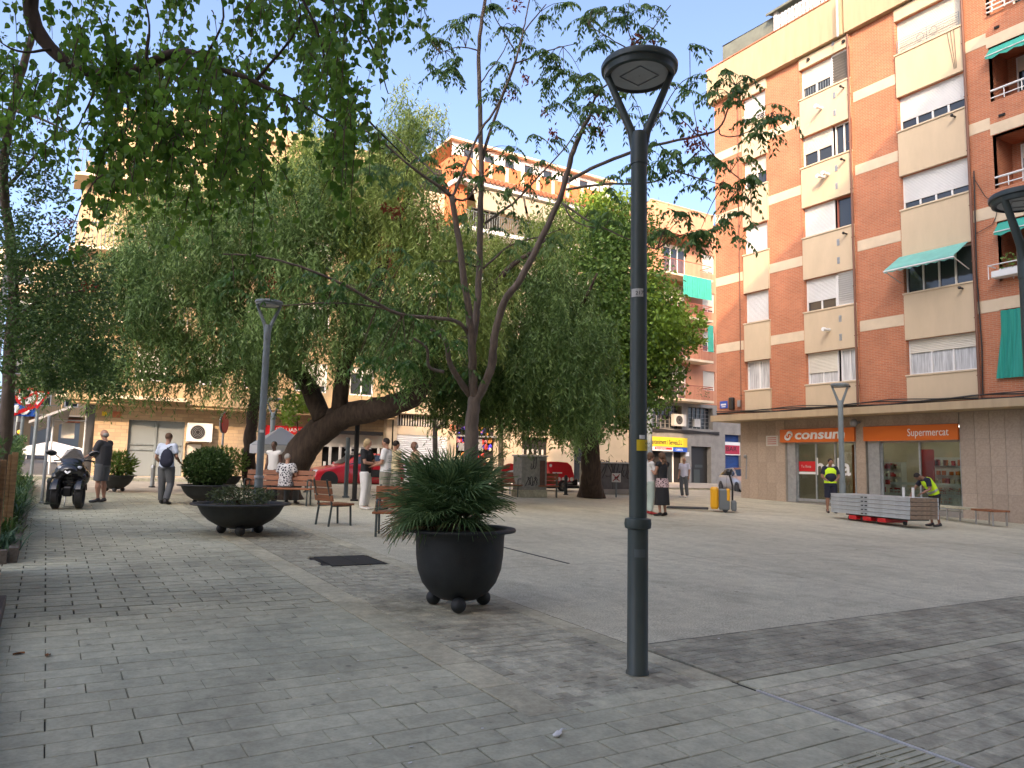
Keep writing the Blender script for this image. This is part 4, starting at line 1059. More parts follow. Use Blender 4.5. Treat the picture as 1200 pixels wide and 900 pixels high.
plain_block('unseen wide ochre block behind the viewer to the left, sized to shade the plaza', -50, -10.05, -19.5, -6, 28.1, M['golden'], '+Y', 8, 11, 0, True)
# ================================================================== TREES AND PLANTS
def leafmat(name, c1, c2, trans=.35, rough=.45):
    return mat(name, c1, rough, col2=c2, attr='rnd', trans=trans, spec=.35)
M['bark'] = mat('grey_brown_bark', (.15,.115,.09), .9, var=.35, scale=6, bump=.8, bscale=18, stretch=(2,2,.5))
M['bark_dark'] = mat('dark_furrowed_bark', (.05,.034,.024), .95, var=.45, scale=5, bump=1.0, bscale=12, stretch=(2.5,2.5,.6))
M['twig'] = mat('twig_brown', (.09,.055,.035), .85)
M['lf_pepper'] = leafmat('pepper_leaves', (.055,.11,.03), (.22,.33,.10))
M['lf_pepper_sunlit'] = leafmat('sunlit_pepper_leaves', (.14,.22,.05), (.32,.39,.10))  # sunlight put into the leaf colour of the top and right foliage
M['lf_ail'] = leafmat('compound_leaves', (.07,.15,.045), (.18,.29,.08))
M['lf_near'] = leafmat('heart_leaves', (.07,.16,.02), (.22,.38,.055), .55)
M['lf_small'] = leafmat('small_dark_leaves', (.06,.12,.035), (.14,.23,.06))
M['lf_round'] = leafmat('broad_leaves', (.06,.13,.03), (.18,.29,.06))
M['lf_bright'] = leafmat('bright_green_leaves', (.16,.27,.03), (.28,.40,.06))
M['seed'] = leafmat('red_brown_seeds', (.16,.03,.02), (.30,.09,.04), .1, .8)

def unit(a): return a / np.maximum(np.linalg.norm(a, axis=1, keepdims=True), 1e-9)
def cards(c, d, L, W, fold=0.0):
    """rhombic leaves: c base points, d directions, L lengths, W widths"""
    n = len(c); d = unit(d); r = rng.normal(size=(n,3)); w = unit(np.cross(d, r))
    L = np.broadcast_to(L, n).reshape(-1,1); W = np.broadcast_to(W, n).reshape(-1,1)
    nn = np.cross(d, w)
    v = np.stack([c, c + d*L*.45 + w*W*.5 + nn*W*fold, c + d*L, c + d*L*.45 - w*W*.5 + nn*W*fold], 1).reshape(-1,3)
    f = np.arange(4*n).reshape(n,4); return v, f
def hearts(c, d, L):
    n = len(c); d = unit(d); r = rng.normal(size=(n,3)); w = unit(np.cross(d, r)); L = np.asarray(L).reshape(-1,1); nn = np.cross(d, w)
    pts = [(0,0,0),(.12,.36,.06),(.45,.44,.10),(.75,.2,.05),(1.0,0,-.05),(.75,-.2,.05),(.45,-.44,.10),(.12,-.36,.06)]
    v = np.stack([c + d*L*a + w*L*b*.9 + nn*L*e for a,b,e in pts], 1).reshape(-1,3)
    q = np.array([[0,1,2,3],[0,3,4,5],[0,5,6,7]]); f = (np.arange(n)*8)[:,None,None] + q[None]; return v, f.reshape(-1,4)
class Leaves:
    def __init__(s): s.V = []; s.F = []; s.A = []; s.n = 0
    def add(s, v, f, a):
        s.V.append(v); s.F.append(f + s.n); s.A.append(np.broadcast_to(a, len(f))); s.n += len(v)
    def build(s, name, m, parent, loc):
        if not s.V: return None
        v = np.concatenate(s.V) - np.array(loc)[None]; me = np_mesh(name, v, np.concatenate(s.F), m, np.concatenate(s.A))
        o = bpy.data.objects.new(name, me); COL.objects.link(o); o.parent = parent; return o
def V3(p): return np.array([p[0], p[1], p[2]])
def wpath(pts, n=6, wob=.0):
    """smooth a polyline (Catmull-Rom)"""
    P = [Vector(p) for p in pts]; P = [P[0]*2-P[1]] + P + [P[-1]*2-P[-2]]; out = []
    for i in range(1, len(P)-2):
        for k in range(n):
            t = k/n; a, b, c, d = P[i-1:i+3]
            q = .5*((2*b)+(c-a)*t+(2*a-5*b+4*c-d)*t*t+(3*b-a-3*c+d)*t**3)
            if wob: q = q + Vector((random.gauss(0,wob),random.gauss(0,wob),random.gauss(0,wob)))
            out.append(q)
    out.append(P[-2]); return out
def limb(mb, pts, r0, r1, n=8, seg=5, wob=0.0):
    p = wpath(pts, seg, wob); k = len(p)
    rr = [r0 + (r1-r0)*(i/(k-1)) for i in range(k)]
    if wob: rr = [r*(1+random.uniform(-.06,.06)) for r in rr]
    mb.tube(p, rr, n); return p
def tree(name, label, loc, group=None):
    return thing(name, label, 'tree', loc, 0, group)
def finish(mb, name, m, t, smooth=True):
    mb.shift(-Vector(t.location)); return mb.build(name, m, t, 'all')
def cl(px, py, dep, rx, ry, rd):    # a foliage clump: centre point and half sizes in metres
    s = dep/F_PX; return V3(at_d(px,py,dep)), (rx*s, ry*s, rd)
def in_clump(c, r, n, shell=.35):
    d = unit(rng.normal(size=(n,3))); q = rng.random(n)**(shell)
    # camera-right, up, forward axes are only used to orient the clump sizes
    ax = np.array([V3(CX), [0,0,1], [V3(CF)[0],V3(CF)[1],0]]); ax = ax/np.linalg.norm(ax,axis=1,keepdims=True)
    return c[None] + (d*q[:,None]*np.array([r[0],r[1],r[2]])[None]) @ ax

# --- weeping pepper foliage
DENS = 2.45
def strands(clumps, per0, leaf=.17, wid=.030, lmin=.6, lmax=1.7, step=.06, dens=1.0):
    L1 = Leaves(); tw = MB(); per = [int(q*DENS*dens) for q in per0]
    for (c, r), k in zip(clumps, per):
        ns = max(2, k//16); sub_ = in_clump(c, r, ns, .42); ii = rng.integers(0, ns, k); a = sub_[ii] + rng.normal(size=(k,3))*np.array([.19,.19,.16])[None]; ln = rng.uniform(lmin, lmax, k); st_ = rng.random(ns)
        h = rng.normal(size=(k,2))*.22; tone = np.clip(st_[ii]*.75+.1+rng.normal(0,.08,k), 0, 1)
        n = int((lmax)/step); t = np.arange(n)*step
        for i in range(k):
            tt = t[t < ln[i]]; m = len(tt)
            if m < 3: continue
            pos = a[i][None] + np.stack([h[i,0]*np.sqrt(tt), h[i,1]*np.sqrt(tt), -tt + .0*tt], 1)
            dd = rng.normal(size=(m,3))*np.array([1,1,.35]) + np.array([0,0,-1.25])
            v, f = cards(pos, dd, rng.uniform(.7,1.3,m)*leaf, wid*rng.uniform(.8,1.5,m)); L1.add(v, f, np.clip(tone[i]+rng.normal(0,.12,m),0,1))
    return L1
pt = tree('pepper_tree', 'large weeping pepper tree with a thick dark trunk leaning to the right', G(6.05, 22.2))
D = 21.8
tb = MB()
limb(tb, [Vector(G(5.85,22.3))-Vector((0,0,.2)), at_d(338,555,D), at_d(362,518,D), at_d(398,490,D), at_d(440,480,D-.3), at_d(478,468,D-.6), at_d(500,440,D-.8), at_d(506,395,D-1)], .50, .22, 14, 6, .02)
tb.lathe([(.80,-.15),(.62,.12),(.50,.45)], G(5.9,22.25), 14)
limb(tb, [at_d(398,482,D), at_d(402,440,D-.3), at_d(420,380,D-.8), at_d(455,300,D-1), at_d(480,220,D-.5), at_d(488,160,D)], .25, .05, 9, 5, .02)
limb(tb, [at_d(380,492,D), at_d(350,440,D+.6), at_d(318,425,D+.8), at_d(270,430,D+.6), at_d(215,445,D), at_d(170,440,D)], .30, .06, 9, 5, .02)
limb(tb, [at_d(352,438,D+.6), at_d(320,390,D+.8), at_d(290,372,D+1), at_d(240,360,D+1), at_d(180,350,D+.5)], .2, .05, 8, 5, .02)
limb(tb, [at_d(420,380,D-.8), at_d(370,330,D), at_d(320,260,D+.5), at_d(280,200,D+1)], .17, .04, 8, 5, .02)
limb(tb, [at_d(500,430,D-.8), at_d(540,380,D-1), at_d(590,320,D-.8), at_d(640,280,D-.5)], .17, .04, 8, 5, .02)
limb(tb, [at_d(506,400,D-1), at_d(520,320,D-1), at_d(500,240,D-.6)], .17, .04, 8, 5, .02)
finish(tb, 'trunk', M['bark_dark'], pt)
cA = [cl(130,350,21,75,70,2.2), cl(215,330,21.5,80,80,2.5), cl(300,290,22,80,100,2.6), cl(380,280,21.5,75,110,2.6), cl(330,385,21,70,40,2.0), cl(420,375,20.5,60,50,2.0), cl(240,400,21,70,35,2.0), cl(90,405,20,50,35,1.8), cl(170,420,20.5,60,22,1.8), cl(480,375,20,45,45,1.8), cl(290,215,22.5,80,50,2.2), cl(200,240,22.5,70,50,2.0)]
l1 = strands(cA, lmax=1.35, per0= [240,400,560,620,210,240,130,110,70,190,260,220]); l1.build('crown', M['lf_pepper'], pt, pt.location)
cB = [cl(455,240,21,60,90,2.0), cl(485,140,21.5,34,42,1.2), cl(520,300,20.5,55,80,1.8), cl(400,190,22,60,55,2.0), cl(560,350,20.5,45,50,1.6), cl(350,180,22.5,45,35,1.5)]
l2 = strands(cB, [420,95,330,260,170,110], lmax=1.5); l2.build('crown', M['lf_pepper_sunlit'], pt, pt.location)
l3 = strands([cl(465,300,20.5,14,55,.8), cl(325,330,20.5,12,30,.6), cl(500,250,20.5,14,30,.6)], [34,16,14], leaf=.06, wid=.03, lmax=.9, dens=.6); l3.build('seed_strand', M['seed'], pt, pt.location)

pt2 = tree('pepper_tree', 'second weeping pepper tree with a slim upright trunk behind the grey lamp post', G(6.1, 26.3))
tb = MB(); limb(tb, [Vector(G(6.1,26.3))-Vector((0,0,.2)), at_d(291,540,25.4), at_d(296,490,25.4), at_d(303,440,25.3), at_d(315,380,25)], .26, .12, 10, 6, .02)
limb(tb, [at_d(303,440,25.3), at_d(270,400,25), at_d(230,380,24.5)], .12, .04, 8); finish(tb, 'trunk', M['bark_dark'], pt2)
strands([cl(300,420,25,60,35,1.8), cl(250,300,25,70,90,2), cl(170,330,24.5,60,60,2)], [120,160,90]).build('crown', M['lf_pepper'], pt2, pt2.location)

pt3 = tree('pepper_tree', 'third weeping pepper tree hanging pale green in front of the cream block', G(18.9, 24.9))
# its stem is hidden behind the utility cabinets
tb = MB(); limb(tb, [Vector(G(18.9,24.9))-Vector((0,0,.2)), at_d(696,520,30), at_d(684,480,28.5), at_d(655,430,26), at_d(630,385,24.5), at_d(650,320,23.5)], .2, .08, 9, 5, .02)
limb(tb, [at_d(625,390,24), at_d(590,350,23.5), at_d(565,320,23)], .1, .03, 7); limb(tb, [at_d(635,420,24.5), at_d(680,360,23.5), at_d(700,320,23)], .1, .03, 7); finish(tb, 'trunk', M['bark_dark'], pt3)
strands([cl(640,330,23.5,48,70,1.8), cl(665,400,23,55,60,1.8), cl(615,400,23,55,60,1.8), cl(690,450,23,40,30,1.5), cl(570,420,23.5,45,45,1.6), cl(530,440,23.5,45,30,1.6), cl(610,455,23.5,50,22,1.5)], [300,330,330,130,210,160,140]).build('crown', M['lf_pepper'], pt3, pt3.location)
strands([cl(600,300,23.8,40,45,1.5), cl(640,260,24,35,30,1.2), cl(585,390,23.9,35,60,1.2)], [150,80,110], lmax=1.3).build('crown', M['lf_pepper_sunlit'], pt3, pt3.location)

# --- broadleaved crowns
def leafy(clumps, per, L, W, m, t, drop=-.3, shell=.5, name='crown', group_tone=.25):
    lv = Leaves()
    for (c, r), k in zip(clumps, per):
        ns = max(1, k//28); sub = in_clump(c, r, ns, shell); tone = rng.random(ns)
        idx = rng.integers(0, ns, k); p = sub[idx] + rng.normal(size=(k,3))*min(r)*.16
        d = rng.normal(size=(k,3)) + np.array([0,0,drop]); v, f = cards(p, d, L*rng.uniform(.6,1.3,k), W*rng.uniform(.7,1.3,k), .15)
        lv.add(v, f, np.clip(.5+(tone[idx]-.5)*.9+rng.normal(0,.15,k),0,1))
    return lv.build(name, m, t, t.location)
bt = tree('broadleaf_tree', 'dense dark round crowned tree with a thick trunk beside the graffiti cabinets', G(18.4, 23.65))
tb = MB(); D = 28.7
limb(tb, [Vector(G(18.4,23.65))-Vector((0,0,.2)), at_d(693,560,D), at_d(692,530,D), at_d(689,500,D), at_d(692,470,D), at_d(700,420,D), at_d(715,350,D)], .46, .12, 12, 5, .02)
tb.lathe([(.62,-.1),(.52,.2),(.44,.5)], G(18.4,23.65), 12)
for e in ((660,450,D-1),(640,420,D),(740,430,D-1),(770,400,D),(670,380,D+1),(750,340,D-.5)):
    limb(tb, [at_d(691,495,D), at_d((691+e[0])/2+3, (490+e[1])/2, (D+e[2])/2), at_d(*e)], .14, .03, 7)
finish(tb, 'trunk', M['bark_dark'], bt)
leafy([cl(700,330,28.5,70,80,2.8), cl(735,390,28,65,75,2.4), cl(690,460,28,75,42,2.5), cl(650,470,28.5,45,35,2), cl(735,470,27.5,45,35,2), cl(730,280,29,50,45,2), cl(770,440,28,35,40,1.6), cl(690,400,28.5,70,50,2.6)], [9500,8500,7500,3000,3000,4200,2200,5000], .17, .10, M['lf_round'], bt)
leafy([cl(765,380,27.2,40,55,1.6), cl(700,250,29,45,30,1.6), cl(800,390,27.8,24,30,1.2), cl(740,430,27,22,25,1)], [5200,2200,1300,900], .17, .11, M['lf_bright'], bt)  # brighter leaf colour paints the sunlit part of this crown

for (px, D, lab, rx, bright, clumps) in [
    (510, 29.5, 'slim young street tree with two forked limbs in front of the garage shutter', .12, False, [cl(505,440,29.5,50,35,1.6), cl(540,430,29.5,30,25,1.3)]),
    (587, 31.0, 'slim pale stemmed street tree with bright leaves beside the toy coloured shop', .13, True, [cl(580,465,31,42,26,1.3), cl(560,480,31,22,16,1)]),
    (688, 33.0, 'slim dark street tree behind the red delivery scooter box', .09, False, [cl(680,500,33,35,22,1.5), cl(655,505,33,25,18,1.2)])]:
    base = at_d(px, 572, D); base.z = gz(base.x, base.y)
    t = tree('street_tree', lab, base, 'slim street trees along the shopfronts'); tb = MB()
    limb(tb, [base-Vector((0,0,.1)), at_d(px,520,D), at_d(px-1,480,D), at_d(px-1,440,D)], rx, rx*.6, 8)
    limb(tb, [at_d(px,505,D), at_d(px+12,490,D), at_d(px+17,470,D)], rx*.6, rx*.3, 7); limb(tb, [at_d(px-1,490,D), at_d(px-10,470,D), at_d(px-18,462,D)], rx*.5, rx*.2, 7)
    finish(tb, 'trunk', mat('pale_bark_%d' % px, (.30,.25,.16) if bright else (.13,.11,.09), .9, var=.3, scale=5), t)
    leafy(clumps, [2200,1100], .16, .11, M['lf_bright'] if bright else M['lf_round'], t)
# yellow green sapling leaves under the leaning trunk
base = at_d(352,575,28); base.z = gz(base.x, base.y)
t = tree('sapling', 'thin sapling with yellow green leaves above the white parasol', base); tb = MB(); limb(tb, [base, at_d(350,520,28), at_d(348,490,28)], .05, .02, 6); finish(tb, 'trunk', M['twig'], t)
leafy([cl(350,475,28,26,22,1)], [700], .16, .12, M['lf_bright'], t)

# --- airy tree with compound leaves in the middle
def compound(lv, base, d, n=9, Ls=.11, length=.42, tone=.5):
    """one pinnate leaf: drooping rachis with paired leaflets"""
    d = d/np.linalg.norm(d); s = np.linspace(0,1,n); side = np.cross(d, [0,0,1]); side = side/max(np.linalg.norm(side),1e-6)
    pos = base[None] + d[None]*(s*length)[:,None] + np.array([0,0,-1])[None]*(s**2*length*.75)[:,None]
    P = np.repeat(pos, 2, 0); sg = np.tile([1,-1], n)[:,None]
    dd = side[None]*sg*.55 + np.array([0,0,-.9])[None] + d[None]*.25 + rng.normal(size=(2*n,3))*.18
    v, f = cards(P, dd, Ls*rng.uniform(.8,1.2,2*n), Ls*.42, .1); lv.add(v, f, np.clip(tone+rng.normal(0,.1,2*n),0,1))
    w = np.array([0,0,.004]); q = np.concatenate([pos[:-1]-w, pos[1:]-w, pos[1:]+w, pos[:-1]+w], 1).reshape(-1,3)
    lv.add(q, np.arange(4*(n-1)).reshape(-1,4), 0.2)
at = tree('ailanthus_tree', 'airy tree with several thin limbs and drooping compound leaves behind the palm planter', on_g(553,640))
D = (on_g(553,640)-EYE).dot(CF); tb = MB(); S = D/F_PX
def lp(pts, d0=0.0, d1=None):
    d1 = d0 if d1 is None else d1; k = len(pts); return [at_d(x, y, D + d0 + (d1-d0)*i/(k-1)) for i, (x, y) in enumerate(pts)]
limb(tb, [on_g(553,640)-Vector((0,0,.1))]+lp([(553,600),(552,540),(553,500),(556,465)]), 9.5*S, 7.5*S, 12, 5, .004)
limb(tb, lp([(556,468),(554,440),(553,410),(550,370),(544,330),(536,270),(529,230)],0,-.6), 5.5*S, 3.0*S, 9, 5, .004)
limb(tb, lp([(553,405),(558,370),(561,330),(563,260),(564,194),(562,110),(561,55),(568,0),(572,-40)],0,.4), 4.6*S, 1.6*S, 9, 5, .004)
limb(tb, lp([(556,472),(568,450),(577,425),(580,390),(592,352),(608,330),(637,275),(659,223),(670,183),(680,157),(690,138)],0,-.8), 5.5*S, 2.2*S, 9, 5, .004)
limb(tb, lp([(550,462),(538,445),(527,425),(522,400),(505,386)],0,-.7), 4.2*S, 1.8*S, 8)
limb(tb, lp([(520,436),(503,430),(500,408),(482,395)],-.4,-.8), 2.0*S, 1.3*S, 7)
br = [([(553,402),(543,383),(525,374),(472,369),(435,352),(400,332),(350,312),(300,300),(262,298)],-.1,-2.2,2.6,.7),
 ([(470,368),(452,362),(400,355),(330,358)],-.6,-1.6,1.4,.6),
 ([(529,230),(505,212),(480,194),(440,160),(400,140)],-.6,-1.5,2.0,.6), ([(529,230),(510,204),(480,176),(455,150)],-.6,-.2,1.4,.5),
 ([(529,230),(535,220),(559,161),(582,125),(601,80),(610,51),(616,22),(622,-10)],-.6,.2,1.8,.7),
 ([(564,194),(572,161),(590,110),(604,73),(613,40),(640,5)],.2,.8,2.2,.7),
 ([(568,262),(601,238),(626,212),(663,172),(684,140)],.2,1.0,1.8,.6), ([(530,233),(545,234),(556,222),(565,205)],-.5,0,1.3,.8),
 ([(566,315),(597,288),(634,277),(660,268)],.1,.8,1.5,.5), ([(563,205),(540,175),(505,162)],.3,.6,.9,.4),
 ([(667,212),(692,198),(736,180),(757,173),(818,159),(842,151),(856,119),(862,100)],-.6,-1.4,2.2,.6),
 ([(842,151),(846,159),(867,159),(891,146),(905,135)],-1.3,-1.5,.8,.4), ([(820,161),(842,188),(869,212),(880,222)],-1.3,-1.4,.9,.4),
 ([(663,222),(707,216),(760,214),(793,200),(818,178)],-.6,-1.2,1.5,.6), ([(793,201),(830,212),(865,222)],-1.2,-1.3,.8,.4),
 ([(659,238),(685,256),(736,280),(770,292)],-.6,-1.0,1.4,.5), ([(661,240),(672,258),(700,268),(712,262)],-.6,-.9,1.0,.4),
 ([(690,140),(700,110),(722,90),(745,60),(786,6)],-.8,-.2,1.5,.5), ([(745,58),(735,30),(738,0)],-.4,-.4,.8,.4), ([(743,62),(715,45),(690,30)],-.4,-.6,.8,.4),
 ([(561,100),(590,60),(600,30)],.4,.8,.9,.4), ([(562,60),(540,55),(515,62)],.4,.4,.9,.4), ([(604,75),(640,60),(680,50)],.6,.6,1.0,.4), ([(604,60),(580,20),(575,0)],.6,.7,.9,.4),
 ([(765,150),(800,95),(835,95)],-.9,-1.2,.6,.3), ([(757,172),(752,140),(742,110)],-.9,-.7,.6,.3), ([(818,159),(790,130),(780,118)],-1.2,-1.0,.6,.3), ([(818,159),(815,140),(812,120)],-1.2,-1.0,.6,.3)]
for pts, d0, d1, r0, r1 in br: limb(tb, lp(pts,d0,d1), r0*S, r1*S, 6, 5, .004)
finish(tb, 'trunk', M['bark'], at)
lv = Leaves()
spots = [(505,45,30,16),(525,75,25,14),(545,20,30,12),(500,85,14,6),(575,15,25,10),(600,30,25,10),(640,20,35,14),(655,55,30,14),(625,60,20,8),(670,90,24,10),(645,100,22,9),(590,95,18,7),(575,120,14,5),(585,150,14,5),
 (690,20,30,12),(720,15,30,14),(745,20,20,8),(765,45,15,6),(770,20,14,5),(700,60,20,8),(705,115,22,14),(690,100,18,9),(655,135,20,9),(640,165,16,6),(700,140,18,9),(790,95,16,6),(805,60,10,4),(815,80,12,4),
 (850,95,14,7),(862,115,14,8),(845,110,12,5),(870,100,10,4),(880,140,12,5),(905,135,16,9),(912,130,10,5),(885,160,12,6),(870,190,10,4),(875,212,16,8),(862,240,14,8),(845,220,12,5),(840,190,14,6),(825,185,14,6),(815,215,12,5),
 (790,185,18,8),(770,175,14,6),(775,210,18,8),(750,195,16,6),(735,225,14,5),(720,215,16,5),(795,140,12,4),(770,130,10,4),(745,130,14,5),(735,115,12,5),
 (800,258,22,9),(830,262,22,9),(780,272,20,9),(850,268,16,6),(870,272,14,5),(805,280,18,10),(715,262,14,5),(690,250,14,5),
 (540,190,20,8),(560,180,18,6),(600,185,22,9),(630,190,22,8),(580,205,18,7),(520,205,18,7),(555,235,16,5),(610,225,18,6),(650,205,14,5),(535,255,18,6),(590,260,16,6),(600,290,18,7),(640,285,16,5),(545,300,16,5),(660,280,12,4),
 (480,200,18,6),(455,190,18,7),(440,160,14,5),(420,200,16,5),(400,150,12,4),(510,310,14,5),(440,330,20,6),(470,300,14,4),(500,160,12,4)]
tw = MB()
allb = [p for pts,d0,d1,_,_ in br for p in wpath(lp(pts,d0,d1),4)]
def attach(sp, lvs, Ls, length):
    for px, py, r, k in sp:
        near = min(allb, key=lambda q: ((q-EYE).normalized() - ray(px,py).normalized()).length)
        dd = (near-EYE).dot(CF)
        cpt = at_d(px, py, dd+random.uniform(-.25,.25))
        for j in range(max(2, k//4)):
            e = cpt + Vector((random.gauss(0,r*S*.5),random.gauss(0,r*S*.5),random.gauss(0,r*S*.4)+.05)); mid = near.lerp(e,.5)+Vector((0,0,.06))
            tw.tube(wpath([near, mid, e], 3), [.008,.007,.007,.006,.005,.004,.004][:7], 4, False)
            for q in range(max(2, int(round(k/max(2,k//4))))):
                a = random.uniform(0,6.28); compound(lvs, V3(e), np.array([math.cos(a),math.sin(a),random.uniform(-.3,.5)]), 8, Ls, length*random.uniform(.7,1.15), random.random())
attach(spots, lv, .102, .35)
lv.build('crown', M['lf_ail'], at, at.location)
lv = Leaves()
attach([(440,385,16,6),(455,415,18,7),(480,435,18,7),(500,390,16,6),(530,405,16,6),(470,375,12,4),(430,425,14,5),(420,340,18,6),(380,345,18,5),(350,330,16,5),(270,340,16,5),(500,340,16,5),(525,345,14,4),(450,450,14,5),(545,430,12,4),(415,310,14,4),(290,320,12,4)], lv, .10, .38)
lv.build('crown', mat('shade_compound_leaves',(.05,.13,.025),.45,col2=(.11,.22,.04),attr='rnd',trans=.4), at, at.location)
tw.shift(-Vector(at.location)); tg = tw.build('twigs', M['twig'], at); tg['kind'] = 'stuff'
lv = Leaves()
for px, py, r, k in [(700,125,12,60),(688,150,12,50),(705,150,8,30),(815,160,16,90),(600,110,7,35),(745,48,8,40),(765,50,5,20),(616,92,6,25),(466,245,8,45),(450,240,5,20),(650,155,6,25),(605,5,8,30),(812,170,9,40),(640,130,5,18)]:
    near = min(allb, key=lambda q: ((q-EYE).normalized() - ray(px,py).normalized()).length); c = V3(at_d(px,py,(near-EYE).dot(CF)))
    p = c[None] + rng.normal(size=(k,3))*r*S*.55; v, f = cards(p, rng.normal(size=(k,3))+np.array([0,0,-1.2]), .09, .036); lv.add(v, f, rng.random(k))
o = lv.build('seed_clusters', M['seed'], at, at.location); o['kind'] = 'stuff'

# --- tree at the left edge: small dark leaves, and the near boughs above it
def hang_twigs(lv, tw, roots, per, Lmin, Lmax, leaf, spread=.25):
    for c in roots:
        c = np.array(c); ln = random.uniform(Lmin, Lmax); h = np.array([random.gauss(0,spread), random.gauss(0,spread)])
        n = 6; t = np.linspace(0,1,n); pts = [Vector((c[0]+h[0]*q*ln, c[1]+h[1]*q*ln, c[2]-q*q*ln*.8-q*ln*.2)) for q in t]
        tw.tube(pts, [.006,.005,.0045,.004,.003,.002], 4, False)
        k = int(per*ln*random.uniform(.7,1.3))+3; s = rng.uniform(.1,1.0,k)
        P = np.stack([c[0]+h[0]*s*ln, c[1]+h[1]*s*ln, c[2]-s*s*ln*.8-s*ln*.2],1) + rng.normal(size=(k,3))*.035
        d = rng.normal(size=(k,3))*.55 + np.array([0,0,-1.0]); v, f = hearts(P, d, rng.uniform(.7,1.2,k)*leaf); tone = random.random()
        lv.add(v, f, np.repeat(np.clip(tone*.6+.2+rng.normal(0,.15,k),0,1), 3))
nt_ = tree('near_tree', 'tree leaning in from the left with a curved bough and hanging heart shaped leaves', (-2.6, 5.2, gz(-2.6,5.2)))
tb = MB(); D = 7.0
limb(tb, [Vector((-2.6,5.2,-.1)), Vector((-2.65,5.25,2.2)), Vector((-2.3,5.6,4.2)), at_d(20,-120,7.0), at_d(42,-40,7.0)], .20, .10, 12, 5, .006)
limb(tb, [at_d(42,-45,7.0), at_d(36,10,7.0), at_d(50,45,7.0), at_d(75,70,7.0), at_d(105,84,7.0), at_d(140,86,6.9), at_d(172,76,6.8), at_d(200,63,6.7), at_d(228,63,6.6), at_d(250,78,6.5), at_d(290,92,6.4), at_d(345,118,6.3)], .074, .016, 10, 5, .002)
for pts in ([(300,95),(350,30),(345,-20)],[(345,-20),(375,45),(385,110),(402,150)],[(345,-20),(420,30),(445,80),(455,110)],[(220,63),(235,110),(250,150),(262,190)],[(170,78),(175,30),(165,-20)],[(240,70),(262,20),(250,-30)],[(385,100),(430,140),(480,190)],[(345,118),(400,150),(450,175)],[(120,86),(105,120),(85,160)],[(60,58),(20,60),(-10,40)],[(140,86),(150,130),(140,180)]):
    limb(tb, [at_d(x, y, 6.7) for x, y in pts], .014, .005, 6, 4, .002)
finish(tb, 'trunk', M['bark_dark'], nt_)
lv = Leaves(); tw = MB(); roots = []
zones = [(100,0,300,110,96),(130,60,300,200,124),(300,-10,400,40,36),(290,-20,420,0,20),(180,140,320,230,40),(110,130,200,200,26),(395,70,425,110,10),(360,30,405,90,16),(60,0,130,40,8),(410,-25,500,-5,14),(440,10,470,20,5),(0,-20,60,20,10),(330,110,420,150,18),(0,60,60,130,22),(400,130,460,160,8),(440,-20,480,0,4),(20,95,110,150,10)]
for x0,y0,x1,y1,k in zones:
    for _ in range(max(1,k//4)):
        c_ = (random.uniform(x0,x1), random.uniform(y0,y1), random.uniform(5.4,8.4))
        for _ in range(4): roots.append(at_d(c_[0]+random.gauss(0,13), c_[1]+random.gauss(0,13), c_[2]+random.gauss(0,.12)))
hang_twigs(lv, tw, roots, 40, .2, .75, .070)
lv.build('crown', M['lf_near'], nt_, nt_.location); tw.shift(-Vector(nt_.location)); o = tw.build('twigs', M['twig'], nt_); o['kind'] = 'stuff'

lt = tree('left_edge_tree', 'slim trunked tree with small dark leaves growing in the timber planter', (-.62, 13.6, gz(-.62,13.6)))
tb = MB(); D = 11.3
limb(tb, [Vector((-.62,13.6,.1)), at_d(4,530,D), at_d(9,470,D), at_d(12,400,D), at_d(16,340,D), at_d(12,280,D), at_d(4,215,D-.3), at_d(10,150,D-.6), at_d(24,90,D-.9), at_d(38,40,D-1)], .105, .045, 10, 5, .004)
for pts in ([(15,340),(40,300),(75,270)],[(14,380),(50,350),(100,340)],[(8,220),(35,190),(60,160)],[(14,300),(-10,260),(-30,220)],[(20,130),(50,140),(90,160)]): limb(tb, [at_d(x,y,D-.2) for x,y in pts], .03, .01, 6)
finish(tb, 'trunk', M['bark'], lt)
leafy([cl(40,290,D,48,45,1.2), cl(70,330,D,55,45,1.3), cl(30,380,D,50,50,1.3), cl(85,390,D,50,45,1.2), cl(60,440,D,50,25,1.1), cl(20,180,D-.5,35,40,.9), cl(60,230,D,35,30,1), cl(10,90,D-.6,25,35,.9), cl(110,430,D+.3,30,30,.9)], [3000,3600,3600,3000,1700,1300,900,600,900], .062, .034, M['lf_small'], lt, shell=.42)
lv = Leaves(); 
for px,py,r,k in [(80,260,8,50),(60,265,8,40),(45,235,6,30),(105,335,10,40),(70,120,8,20),(45,140,10,30)]:
    c = V3(at_d(px,py,D-.3)); p = c[None]+rng.normal(size=(k,3))*r*D/F_PX*.5; v,f = cards(p, rng.normal(size=(k,3))+np.array([0,0,-1]), .06,.02); lv.add(v,f,rng.random(k))
o = lv.build('seed_clusters', M['seed'], lt, lt.location); o['kind'] = 'stuff'
# trees far down the left street
for (x, y, hh, lab) in ((-4.2,44,6.5,'bushy street tree nearer the viewer down the left side street'),(-4.6,60,7,'bushy street tree farther down the left side street')):
    t = tree('street_tree', lab, G(x,y)); tb = MB(); limb(tb, [Vector(G(x,y)), Vector((x,y,hh*.5)), Vector((x+.2,y,hh*.8))], .15,.07,8); finish(tb,'trunk',M['bark'],t)
    leafy([(np.array([x,y,hh*.8]),(1.8,1.9,1.8))],[1800],.3,.18,M['lf_small'],t)
# ================================================================== STREET FURNITURE
def vec(p): return Vector(p)
